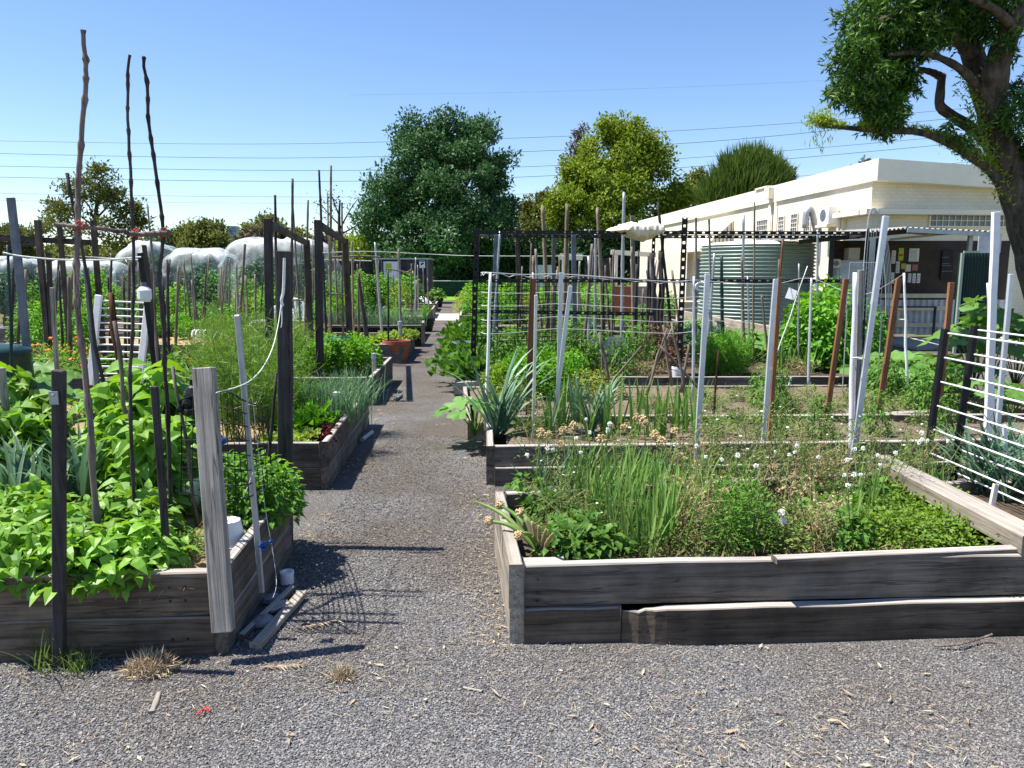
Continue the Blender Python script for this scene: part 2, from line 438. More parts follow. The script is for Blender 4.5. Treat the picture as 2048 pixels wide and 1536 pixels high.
M['stones'] = m_stones()
def m_soil(name, cols, scale=22):
    t = NT(name); v = t.coords('Object')
    n = t.noise(v, scale, 7, .7); n2 = t.noise(v, scale * 5, 4, .7)
    c = t.ramp(n, [(.3, cols[0]), (.55, cols[1]), (.75, cols[2])])
    c = t.mix(.35, c, t.ramp(n2, [(.35, cols[0]), (.7, cols[2])]))
    t.base(c, .95, 0, .1); t.bump(n2, .8, .02); return t.mat
M['soil'] = m_soil('brown_soil', [(.05, .035, .025), (.13, .095, .065), (.24, .18, .125)])
M['soil_dry'] = m_soil('dry_soil', [(.10, .075, .055), (.21, .165, .12), (.34, .27, .20)])
M['straw'] = m_soil('straw_mulch', [(.20, .13, .06), (.46, .34, .17), (.66, .53, .31)], 30)
M['dirt'] = m_soil('grassy_dirt', [(.07, .085, .03), (.14, .14, .05), (.22, .19, .09)], 1.5)
M['lawn'] = m_soil('mown_lawn', [(.10, .22, .02), (.16, .31, .03), (.22, .37, .05)], 9)
M['litter'] = m_leaf('dry_litter', [(.30, .22, .13), (.48, .38, .24), (.62, .52, .36), (.20, .14, .09)], .1, .9)

# ------------------------------------------------------------------ small builders
def stk(label, top, base, Y, w, mat, name='garden_stake', cat='stake', kind='box', lean=0., zs=.18, group=None, d=None, yaw=0., ex=True, bv=.003):
    """a stake from its foot (pixel, distance) to its tip"""
    b, t = P(*base, Y), P(*top, Y + lean)
    if ex and b.z > zs:
        k = (b.z - zs) / max(.05, t.z - b.z)
        b = b + (b - t) * k
    wm = w * Y / F
    v = t - b; Lh = v.length
    g = Geo()
    if kind == 'box':
        dm = wm * (.75 if d is None else d) if d is None or d <= 3 else d
        n = max(2, int(Lh / .25)); zz = np.linspace(0, Lh, n)
        j = RS.uniform(-.05, .05, (n, 2)) * wm
        V = np.stack([np.stack([sx * wm / 2 + j[:, 0], sy * dm / 2 + j[:, 1], zz], -1) for sx, sy in ((-1, -1), (1, -1), (1, 1), (-1, 1))], 1)
        i = np.arange(n - 1)[:, None]; q = np.arange(4)[None]
        Q = np.stack([i * 4 + q, i * 4 + (q + 1) % 4, (i + 1) * 4 + (q + 1) % 4, (i + 1) * 4 + q], -1).reshape(-1, 4)
        g.add(V, [Q, np.array([[0, 3, 2, 1]]), (n - 1) * 4 + np.array([[0, 1, 2, 3]])])
    else:
        n = max(5, int(Lh / .12)); s = np.linspace(0, 1, n)
        wob = (.10 if kind == 'knot' else .03) * min(Lh, 1.) * .25
        x = np.interp(s, np.linspace(0, 1, 6), RS.uniform(-1, 1, 6)) * wob * np.sin(s * np.pi)
        y = np.interp(s, np.linspace(0, 1, 6), RS.uniform(-1, 1, 6)) * wob * np.sin(s * np.pi)
        r = wm / 2 * (1.12 - .35 * s)
        if kind in ('knot', 'bamboo'):
            r = r * (1 + (.28 if kind == 'knot' else .16) * (np.arange(n) % (3 if kind == 'knot' else 2) == 0))
        tube(g, np.stack([x, y, s * Lh], -1), r, 6 if w * Y > 0 and w > 3 else 5)
    q = Vector((0, 0, 1)).rotation_difference(v.normalized())
    Mx = Matrix.Translation(b) @ q.to_matrix().to_4x4() @ Matrix.Rotation(yaw, 4, 'Z')
    o = g.build(name, M[mat] if isinstance(mat, str) else mat, None, b, smooth=kind != 'box', M=Mx)
    if kind == 'box' and bv: bevel(o, min(bv, wm * .12))
    return tag(o, label, cat, group)

def board(parent, name, p0, p1, z0, z1, th, mat, off=0.0, bev=.006, ramp=0):
    """a plank on edge from p0 to p1 (plan), its grain along its own x"""
    p0, p1 = Vector((*p0[:2], 0)), Vector((*p1[:2], 0))
    v = p1 - p0; Lh = v.length; n = max(3, int(Lh / .3)); ang = math.atan2(v.y, v.x)
    xs = np.linspace(-Lh / 2, Lh / 2, n + 1); g = Geo(); h = (z1 - z0) / 2
    if ramp: xs = np.concatenate([-Lh / 2 + np.array([0, .03, .07, .10, .14, .19]), xs[xs > -Lh / 2 + .25]]); n = len(xs) - 1
    top = h + RS.uniform(-.004, .004, n + 1)
    fr = np.full(n + 1, 0.)
    if ramp: fr[:6] = off * np.array([.95, .85, .55, .6, .3, .12]); top[:6] -= np.array([.022, .018, .02, .008, .010, .003])
    V = np.stack([np.stack([xs, np.full(n + 1, sy * th / 2) + (fr if sy < 0 else 0) + RS.uniform(-.002, .002, n + 1), (top if sz > 0 else np.full(n + 1, -h))], -1) for sy, sz in ((-1, -1), (1, -1), (1, 1), (-1, 1))], 1)
    i = np.arange(n)[:, None]; q = np.arange(4)[None]
    Q = np.stack([i * 4 + q, (i + 1) * 4 + q, (i + 1) * 4 + (q + 1) % 4, i * 4 + (q + 1) % 4], -1).reshape(-1, 4)
    g.add(V, [Q[:, ::-1], np.array([[0, 1, 2, 3]]), n * 4 + np.array([[3, 2, 1, 0]])])
    mid = (p0 + p1) / 2 + Vector((math.sin(ang), -math.cos(ang), 0)) * off
    Mx = Matrix.Translation((mid.x, mid.y, (z0 + z1) / 2)) @ Matrix.Rotation(ang + R(random.uniform(-.15, .15)), 4, 'Z')
    o = g.build(name, M[mat], parent, None, M=Mx)
    return bevel(o, bev)

def bed(label, FL, FR, BR, BL, h, soil_z, courses=2, th=.05, mat='sleeper', soil='soil', sides='FRBL', ledge=0.0, low_mat=None, split=0.0, group=None, rough=.03, side_mat=None):
    """a raised bed of timber sleepers: side boards run through, end boards butt between them"""
    c = [Vector((*q, 0)) for q in (FL, FR, BR, BL)]
    t = thing('raised_bed', label, 'raised bed', (c[0] + c[1]) / 2, group)
    zs = np.linspace(-.02, h, courses + 1)
    u = lambda a, b: (b - a).normalized()
    for k in range(courses):
        z0, z1 = zs[k] + (.003 if k else 0), zs[k + 1]
        off = ledge if k < courses - 1 else 0
        for s, (a, b) in zip('FRBL', ((0, 1), (1, 2), (2, 3), (3, 0))):
            if s not in sides: continue
            A, B = c[a], c[b]; d = u(A, B); n = Vector((-d.y, d.x, 0))   # n points inwards
            if s in 'FB':
                A2, B2 = A + d * (th + .003), B - d * (th + .003)
            else: A2, B2 = A, B
            A2, B2 = A2 + n * th / 2, B2 + n * th / 2
            mt = (side_mat or mat) if s in 'RL' else (low_mat or mat) if k == 0 else mat
            if s == 'F' and k == 0 and split:
                Q = A2 + d * split; Q2 = Q + d * .004
                board(t, 'sleeper', A2, Q, z0, z1 - .006, th, mt, .004)
                board(t, 'sleeper', Q2, B2, z0, z1, th, mt, off, ramp=1)
            else: board(t, 'sleeper', A2, B2, z0, z1, th, mt, off if s == 'F' else 0)
    g = Geo()
    ins = lambda i, j, q: None
    def fn(uu, vv):
        a, b, cc, d = (np.array(q[:]) for q in c)
        bx = (1 - uu)[:, None] * ((1 - vv)[:, None] * a + vv[:, None] * d) + uu[:, None] * ((1 - vv)[:, None] * b + vv[:, None] * cc)
        cen = (a + b + cc + d) / 4
        e = np.minimum(np.minimum(uu, 1 - uu) * (c[1] - c[0]).length, np.minimum(vv, 1 - vv) * (c[3] - c[0]).length)
        bx = bx + (cen - bx) * (th * .7 / max(.2, (c[3] - c[0]).length / 2))
        z = soil_z + rough * vnoise(bx[:, 0], bx[:, 1], 5, 3) + rough * .5 * vnoise(bx[:, 0], bx[:, 1], 17, 4)
        bx[:, 2] = np.maximum(z - .03 * (e < .03), .02); return bx
    grid(g, fn, max(12, int((c[1] - c[0]).length / .08)), max(10, int((c[3] - c[0]).length / .08)))
    o = g.build('soil', M[soil], t, t.location, smooth=True)
    return t

# ================================================================== the ground
g = Geo(); g.add([(-900, -60, -.01), (900, -60, -.01), (900, 1500, -.01), (-900, 1500, -.01)], np.array([[0, 1, 2, 3]]))
tag(g.build('ground', M['dirt']), kind='structure')
def path_fn(u, v):
    y = -1.5 + 45.1 * v ** 1.6
    x = -16 + 26 * u
    return np.stack([x, y, .004 + .006 * vnoise(x, y, 1.2, 9)], -1)
g = Geo(); grid(g, path_fn, 60, 90)
tag(g.build('path', M['gravel'], smooth=True), kind='structure')
g = Geo(); g.add([(-14, 43.3, .02), (3, 43.3, .02), (3, 54, .02), (-14, 54, .02)], np.array([[0, 1, 2, 3]]))
tag(g.build('lawn', M['lawn']), kind='structure')

g = Geo(); g.add([tuple(G(866, 641, .018)), tuple(G(932, 641, .018)), tuple(G(929, 627, .018)), tuple(G(868, 627, .018))], np.array([[0, 1, 2, 3]]))
tag(g.build('pavement', M['concrete']), kind='structure')
# crushed stones lying loose on the near gravel
def stones():
    n = 230000
    y = 2.05 + 5.2 * RS.rand(n) ** 2.3
    half = .75 * y + .1
    x = RS.uniform(-1, 1, n) * half
    ok = ~((x < -1.2) & (y > 2.93)) & ~((x > -.02) & (y > 3.05))
    x, y = x[ok], y[ok]; n = len(x)
    s = RS.uniform(.0023, .0056, n) * (1 + .2 * (y > 3.5))
    cube = np.array([(-1, -1, -1), (1, -1, -1), (1, 1, -1), (-1, 1, -1), (-1, -1, 1), (1, -1, 1), (1, 1, 1), (-1, 1, 1)], float) * .8
    V = cube[None] * RS.uniform(.55, 1.15, (n, 8, 3)) * s[:, None, None]
    a = RS.uniform(0, 6.28, n); b = RS.uniform(-.6, .6, n)
    ca, sa, cb, sb = np.cos(a)[:, None], np.sin(a)[:, None], np.cos(b)[:, None], np.sin(b)[:, None]
    X, Y, Z = V[..., 0], V[..., 1], V[..., 2] * .75
    Y, Z = Y * cb - Z * sb, Y * sb + Z * cb
    X, Y = X * ca - Y * sa, X * sa + Y * ca
    z0 = .004 + .006 * vnoise(x, y, 1.2, 9) + s * .25
    V = np.stack([X + x[:, None], Y + y[:, None], Z + z0[:, None]], -1)
    g = Geo(); g.add(V, (np.arange(n)[:, None, None] * 8 + BOXF[None]).reshape(-1, 4))
    tag(g.build('gravel_stones', M['stones']), kind='stuff')
stones()
# straw, dead leaves and twigs blown over the gravel
def litter():
    g = Geo()
    n = 15000
    y = 2.0 + 9 * RS.rand(n) ** 1.9
    x = RS.uniform(-1, 1, n) * (.72 * y)
    L = -1.2 - .06 * (y - 3); Rr = -.05 * (y - 3)
    edge = np.where(RS.rand(n) < .5, L + .25 * RS.rand(n) ** 2, Rr - .25 * RS.rand(n) ** 2)
    x = np.where((y > 3.0) & (RS.rand(n) < .55), edge, x)
    ok = ~((y > 2.93) & (x < L)) & ~((y > 3.05) & (x > Rr - .03))
    x, y = x[ok], y[ok]; n = len(x)
    keep = (vnoise(x, y, 2.2, 21) + RS.normal(0, .25, n)) > -.02 - .25 * (x < -.3) * (y < 3)
    x, y = x[keep], y[keep]; n = len(x)
    a = RS.uniform(0, 6.28, n)
    D = np.stack([np.cos(a), np.sin(a), RS.uniform(-.03, .12, n)], -1)
    B = np.stack([x, y, .012 + .008 * RS.rand(n)], -1)
    Ln = RS.uniform(.012, .06, n) * (1 + .6 * (RS.rand(n) < .06)); W = np.where(RS.rand(n) < .93, RS.uniform(.0014, .0034, n), RS.uniform(.006, .014, n))
    leaf4(g, B, D, nrm(RS.normal(size=(n, 3)) * .3 + np.array((0, 0, 1))), Ln, W, .3)
    tag(g.build('leaf_litter', M['litter']), kind='stuff')
litter()

# ================================================================== trees
def clumps(lobes, per, spread=.24, seed=0):
    """leaf clump centres in the outer part of each lobe, and the outward way there"""
    r = np.random.RandomState(seed); C, O = [], []
    for c, rad, k in lobes:
        n = int(per * k)
        d = nrm(r.normal(size=(n, 3))); q = r.uniform(.35, 1.03, n) ** .6
        C.append(np.array(c) + d * q[:, None] * np.array(rad)); O.append(d)
    return np.concatenate(C), np.concatenate(O), r
def crown(name, lobes, parent, mat, per=120, leaves=40, size=.2, cl=.5, asp=.5, up=.3, seed=0, mode='leaf', droop=0):
    rr_ = np.random.RandomState(seed + 99); mini = []
    for c, rad, k in lobes:
        for _ in range(2):
            d = nrm(rr_.normal(size=3) + np.array((0, -.2, .5))); f_ = rr_.uniform(.28, .42)
            mini.append((tuple(np.array(c) + d * np.array(rad) * 1.02), tuple(np.array(rad) * f_), k * .12))
    C, O, r = clumps(list(lobes) + mini, per, seed=seed)
    n = len(C) * leaves
    ci = np.repeat(np.arange(len(C)), leaves)
    sd = nrm(r.normal(size=(n, 3)))
    off = sd * (cl * .62) * (r.rand(n, 1) ** .4) * r.uniform(.5, 1.3, len(C))[ci][:, None]
    off[:, 2] *= .8
    B = C[ci] + off
    D = nrm(r.normal(size=(n, 3)) * .8 + sd * .5 + np.array((0, 0, up * .6 - droop)))
    N = nrm(r.normal(size=(n, 3)) * .55 + sd * .8 + O[ci] * .35 + np.array((0, 0, .55)))
    g = Geo()
    sz = size * r.uniform(.6, 1.3, n)
    leaf4(g, B, D, N, sz, sz * asp, .3)
    return g.build(name, mat, parent, parent.location)
def lobe(px, py, r, Y, k=1., ry=1., dY=0., fl=1.):
    c = P(px, py, Y + dY); q = r * Y / F
    return (tuple(c), (q, q * ry, q * fl), k)
def tree(label, base, Y, trunk, lobes, mat, per, leaves, size, cl, asp=.5, up=.3, seed=1, limbs=(), cat='tree', name='tree', bark='bark', trunk_r=(.3, .12), droop=0, group=None):
    t = thing(name, label, cat, base, group)
    g = Geo()
    pts = [Vector(base)] + [P(*q, Y) for q in trunk]
    tube(g, smooth_path(pts, 14), np.linspace(*trunk_r, 14), 8)
    for lm in limbs:
        q = [P(*a, Y) for a in lm]
        for w in range(1, len(q)): q[w] = q[w] + Vector((0, RS.uniform(-.8, .8) * (1 if Y > 20 else .3), 0))
        tube(g, smooth_path(q, 8), np.linspace(trunk_r[1] * .8, trunk_r[1] * .2, 8), 6)
    g.build('trunk', M[bark], t, t.location, smooth=True)
    crown('crown', lobes, t, M[mat], per, leaves, size, cl, asp, up, seed, droop=droop)
    return t

Yc = 56
def L_(rows, Y): return [lobe(a, b, r, Y, k, ry, dy) for a, b, r, k, ry, dy in rows]
tree('big dark evergreen tree, tallest in the middle, behind the garden shed', tuple(G(880, 591)), Yc,
     [(880, 520), (878, 440), (880, 340)],
     L_([(880, 330, 62, 1, 1, 0), (840, 300, 42, .6, 1, -1.5), (830, 262, 30, .35, 1, 0), (905, 270, 34, .45, 1, 0), (880, 262, 26, .3, 1, 0), (955, 285, 34, .45, 1, -.5), (962, 265, 20, .2, 1, 0), (985, 330, 36, .5, 1, 0), (830, 355, 45, .6, 1, -2), (930, 350, 60, .8, 1, -2.5),
         (770, 410, 42, .6, 1, -1), (800, 390, 40, .5, 1, -2), (870, 420, 60, .9, 1, -3), (960, 420, 55, .8, 1, -2), (1000, 390, 28, .35, 1, 0), (760, 455, 40, .5, 1, -1.5), (820, 470, 55, .8, 1, -3), (900, 480, 55, .8, 1, -3.5), (975, 470, 50, .7, 1, -2), (1010, 440, 20, .25, 1, 0), (860, 505, 45, .6, 1, -3), (745, 490, 30, .3, 1, -1), (930, 505, 50, .5, 1, -1)], Yc),
     't_dark', 26, 210, .27, 1.6, .5, seed=3, limbs=[[(880, 470), (830, 400), (800, 350)], [(880, 450), (930, 380), (960, 320)], [(879, 400), (850, 320), (840, 280)]], trunk_r=(.5, .2))
tree('tall lime green tree left of the cream hall roof', tuple(G(1240, 590)), 58,
     [(1240, 520), (1238, 440), (1235, 340), (1240, 280)],
     L_([(1270, 270, 24, .35, 1, 0), (1262, 292, 32, .5, 1, 0), (1225, 262, 22, .25, 1, 0), (1205, 264, 18, .18, 1, 0), (1240, 275, 18, .25, 1, 0), (1255, 320, 42, .7, 1, -1), (1300, 310, 28, .4, 1, 0), (1180, 300, 16, .2, 1, 0), (1190, 325, 30, .4, 1, -1),
         (1150, 370, 38, .6, 1, -1.5), (1195, 365, 42, .7, 1, -2), (1240, 385, 44, .7, 1, -2.5), (1300, 350, 34, .5, 1, 0), (1120, 410, 32, .5, 1, -1), (1170, 430, 44, .7, 1, -3), (1230, 440, 44, .7, 1, -3), (1290, 410, 40, .5, 1, 0), (1345, 385, 22, .35, 1, 0), (1365, 395, 22, .3, 1, 0), (1335, 430, 30, .4, 1, 0), (1140, 470, 34, .4, 1, -1.5), (1210, 480, 36, .4, 1, -2)], 58),
     't_yellow', 24, 200, .27, 1.6, .55, seed=4, limbs=[[(1238, 430), (1180, 390), (1140, 370)], [(1237, 400), (1290, 360), (1310, 330)], [(1236, 340), (1215, 290), (1210, 270)]], trunk_r=(.4, .16))
tree('thin brown-leaved tree behind the left edge of the lime green tree', tuple(G(1150, 584)), 68, [(1150, 500), (1152, 400), (1158, 300)],
     L_([(1162, 270, 13, .3, 1, 0), (1150, 290, 18, .4, 1, 0), (1172, 262, 8, .12, 1, 0), (1165, 310, 18, .35, 1, 0), (1145, 320, 22, .5, 1, 0), (1130, 340, 20, .3, 1, 0), (1165, 340, 24, .4, 1, 0)], 68), 't_brown', 30, 16, .32, .8, .4, seed=5, limbs=[[(1152, 350), (1140, 310), (1148, 280)]], trunk_r=(.25, .08))
tree('low rounded dark olive tree between the big evergreen and the lime green tree', tuple(G(1075, 584)), 66, [(1075, 520), (1075, 450)],
     L_([(1085, 410, 24, .5, 1, 0), (1062, 430, 24, .5, 1, 0), (1095, 435, 30, .6, 1, -1), (1050, 455, 24, .4, 1, -1), (1080, 470, 34, .6, 1, -2), (1130, 460, 30, .4, 1, 0)], 66), 't_olive', 70, 26, .34, .75, .5, seed=6, trunk_r=(.25, .1))
# the casuarina behind the hall: upright needle sprays
def conifer():
    Y = 52; b = G(1490, 592)
    t = thing('casuarina_tree', 'bushy needle-leaved tree with upright tips behind the hall roof', 'tree', tuple(b))
    g = Geo(); tube(g, smooth_path([b, P(1490, 480, Y), P(1492, 350, Y)], 8), np.linspace(.4, .1, 8), 7)
    g.build('trunk', M['bark'], t, t.location, smooth=True)
    r = np.random.RandomState(8); g = Geo()
    for cx, cyy, rad, k in ((1490, 335, 26, 1), (1515, 330, 24, .8), (1465, 345, 26, .8), (1535, 345, 26, .8), (1440, 375, 28, .9), (1490, 375, 45, 1.5), (1420, 400, 26, .7), (1540, 375, 30, .9), (1460, 410, 40, 1.2), (1520, 400, 36, 1), (1560, 365, 20, .4)):
        n = int(900 * k); c = np.array(P(cx, cyy, Y)); q = rad * Y / F
        d = nrm(r.normal(size=(n, 3))) * (r.rand(n, 1) ** .45) * q
        D = nrm(np.array((0, 0, 1.)) + d / q * .6 + r.normal(size=(n, 3)) * .22)
        leaf4(g, c + d, D, nrm(r.normal(size=(n, 3))), r.uniform(.5, 1.3, n), r.uniform(.05, .1, n), .2)
    g.build('crown', M['t_conifer'], t, t.location)
conifer()
tree('small brown-tipped tree right of the needle-leaved tree behind the roof', tuple(G(1562, 586)), 62, [(1562, 480), (1562, 380)], L_([(1560, 345, 20, .6, 1, 0), (1568, 362, 20, .5, 1, 0), (1545, 360, 18, .4, 1, 0), (1570, 385, 24, .4, 1, 0)], 62), 't_brown', 60, 24, .32, .7, .5, seed=9, trunk_r=(.25, .1))
tree('small grey-green tree between the lime tree and the needle-leaved tree', tuple(G(1390, 586)), 64, [(1390, 480), (1390, 380)], L_([(1392, 362, 18, .5, 1, 0), (1402, 378, 20, .5, 1, 0), (1378, 385, 18, .4, 1, 0), (1395, 410, 26, .5, 1, 0)], 64), 't_olive', 60, 24, .3, .7, .5, seed=10, trunk_r=(.25, .1))
tree('treetop just showing over the corner of the hall roof', tuple(G(1735, 586)), 68, [(1735, 450), (1735, 350)], L_([(1735, 330, 9, .2, 1, 0), (1728, 338, 9, .2, 1, 0), (1738, 350, 16, .3, 1, 0), (1700, 340, 6, .08, 1, 0)], 68), 't_brown', 60, 20, .3, .6, .5, seed=12, trunk_r=(.25, .1))
tree('airy brown-green tree standing alone on the left skyline', tuple(G(188, 582)), 66, [(190, 520), (190, 450), (196, 390)],
     L_([(190, 362, 28, .5, 1, 0), (165, 375, 26, .45, 1, 0), (215, 378, 30, .5, 1, 0), (135, 405, 26, .4, 1, 0), (240, 402, 26, .4, 1, 0), (115, 425, 24, .35, 1, 0), (185, 410, 24, .18, 1, 0), (255, 430, 26, .4, 1, 0), (275, 415, 14, .25, 1, 0), (130, 450, 34, .5, 1, -1), (210, 455, 30, .4, 1, -1), (280, 440, 16, .3, 1, 0), (95, 465, 24, .3, 1, 0), (250, 470, 34, .5, 1, 0)], 66),
     't_olive', 34, 38, .34, 1.15, .42, seed=13, limbs=[[(190, 450), (165, 405), (140, 385)], [(190, 440), (225, 400), (240, 380)], [(190, 455), (150, 430), (115, 415)], [(192, 420), (196, 380), (190, 355)], [(191, 450), (240, 430), (268, 425)]], trunk_r=(.32, .13), bark='bark')
for i, (cx, top, r, mt, lab) in enumerate([(20, 452, 28, 't_olive', 'dark low tree at the left end of the skyline'), (365, 462, 24, 't_olive', 'rounded olive bush tree on the skyline left of the blue tower'),
        (408, 440, 30, 't_olive', 'taller pointed tree directly left of the blue tower'), (535, 432, 28, 't_olive', 'tree with a leafy top behind the left arch posts'), (330, 468, 18, 't_dark', 'small dark tree right of the airy tree on the left'),
        (512, 462, 22, 't_brown', 'low brownish tree directly right of the blue tower'), (600, 465, 26, 't_olive', 'low olive tree between the two timber arches'), (660, 470, 26, 't_brown', 'reddish brown low tree behind the second timber arch'), (705, 480, 26, 't_yellow', 'yellow-green low tree left of the big evergreen')]):
    Y = 74 - (i % 3) * 4
    tree(lab, tuple(G(cx, 581)), Y, [(cx, 540), (cx, top + 30)],
         L_([(cx, top + r * .7, r * .75, .5, 1, 0), (cx - r * .8, top + r * 1.25, r * .8, .5, 1, 0), (cx + r * .8, top + r * 1.2, r * .8, .5, 1, 0), (cx, top + r * 1.8, r * 1.1, .7, 1, -1), (cx - r, top + r * 2.3, r, .5, 1, 0), (cx + r, top + r * 2.3, r, .5, 1, 0)], Y), mt, 36, 45, .36, 1.2, .5, seed=20 + i, trunk_r=(.25, .1))
# far scrub along the skyline
def scrub():
    r = np.random.RandomState(5); n = 26000; x = r.uniform(-75, 40, n); y = r.uniform(80, 92, n)
    h = 4.9 + 1.0 * vnoise(x, y * 0, .25, 3) + .5 * vnoise(x, y * 0, 1.1, 4); z = h * r.rand(n) ** .7
    g = Geo(); leaf4(g, np.stack([x, y, z], -1), rdir(n, .3), nrm(r.normal(size=(n, 3)) * .6 + np.array((0, -.3, .7))), r.uniform(.4, .9, n), .4, .3)
    tag(g.build('distant_scrub', M['t_olive']), kind='stuff')
scrub()
# nearly bare tree
def bare():
    Y = 60; b = G(680, 583); t = thing('bare_tree', 'thin nearly bare tree with dark branches left of the big evergreen', 'tree', tuple(b))
    g = Geo(); tube(g, smooth_path([b, P(680, 500, Y), P(678, 440, Y), P(680, 400, Y)], 8), np.linspace(.22, .06, 8), 6)
    lim = [[(679, 460), (700, 420), (718, 395)], [(679, 450), (655, 425), (640, 405)], [(678, 430), (668, 405), (662, 388)], [(680, 470), (715, 450), (735, 435)], [(679, 480), (650, 460), (635, 450)]]
    tips = []
    for a in lim:
        q = smooth_path([P(*z, Y) for z in a], 6); tube(g, q, np.linspace(.07, .02, 6), 4); tips += list(q[2:])
    g.build('trunk', M['twig_dark'], t, t.location, smooth=True)
    T = np.array(tips); n = len(T) * 16; c = np.repeat(T, 16, 0) + RS.normal(size=(n, 3)) * .38
    g = Geo(); leaf4(g, c, rdir(n), rdir(n, .5), RS.uniform(.15, .34, n), .1, .3)
    g.build('crown', M['t_brown'], t, t.location)
bare()
# dark understorey hedge below the trees
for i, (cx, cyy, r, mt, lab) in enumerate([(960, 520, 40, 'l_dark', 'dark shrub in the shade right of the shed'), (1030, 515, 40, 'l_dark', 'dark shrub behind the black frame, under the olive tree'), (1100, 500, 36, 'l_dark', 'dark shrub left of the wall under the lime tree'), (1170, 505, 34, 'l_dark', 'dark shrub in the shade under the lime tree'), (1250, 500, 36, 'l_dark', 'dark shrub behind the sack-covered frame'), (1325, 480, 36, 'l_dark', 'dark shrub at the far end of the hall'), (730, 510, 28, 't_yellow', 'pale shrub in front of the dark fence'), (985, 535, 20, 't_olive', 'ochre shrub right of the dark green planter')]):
    tree(lab, tuple(G(cx, 588)), 54, [(cx, 570), (cx, cyy)], L_([(cx, cyy, r, 1, .7, 0), (cx - r * .7, cyy + 18, r * .8, .7, .7, 0), (cx + r * .7, cyy + 18, r * .8, .7, .7, 0), (cx, cyy + 30, r, .8, .7, 0)], 54), mt, 50, 22, .3, .8, .5, seed=40 + i, cat='shrub', name='shrub', trunk_r=(.12, .05))

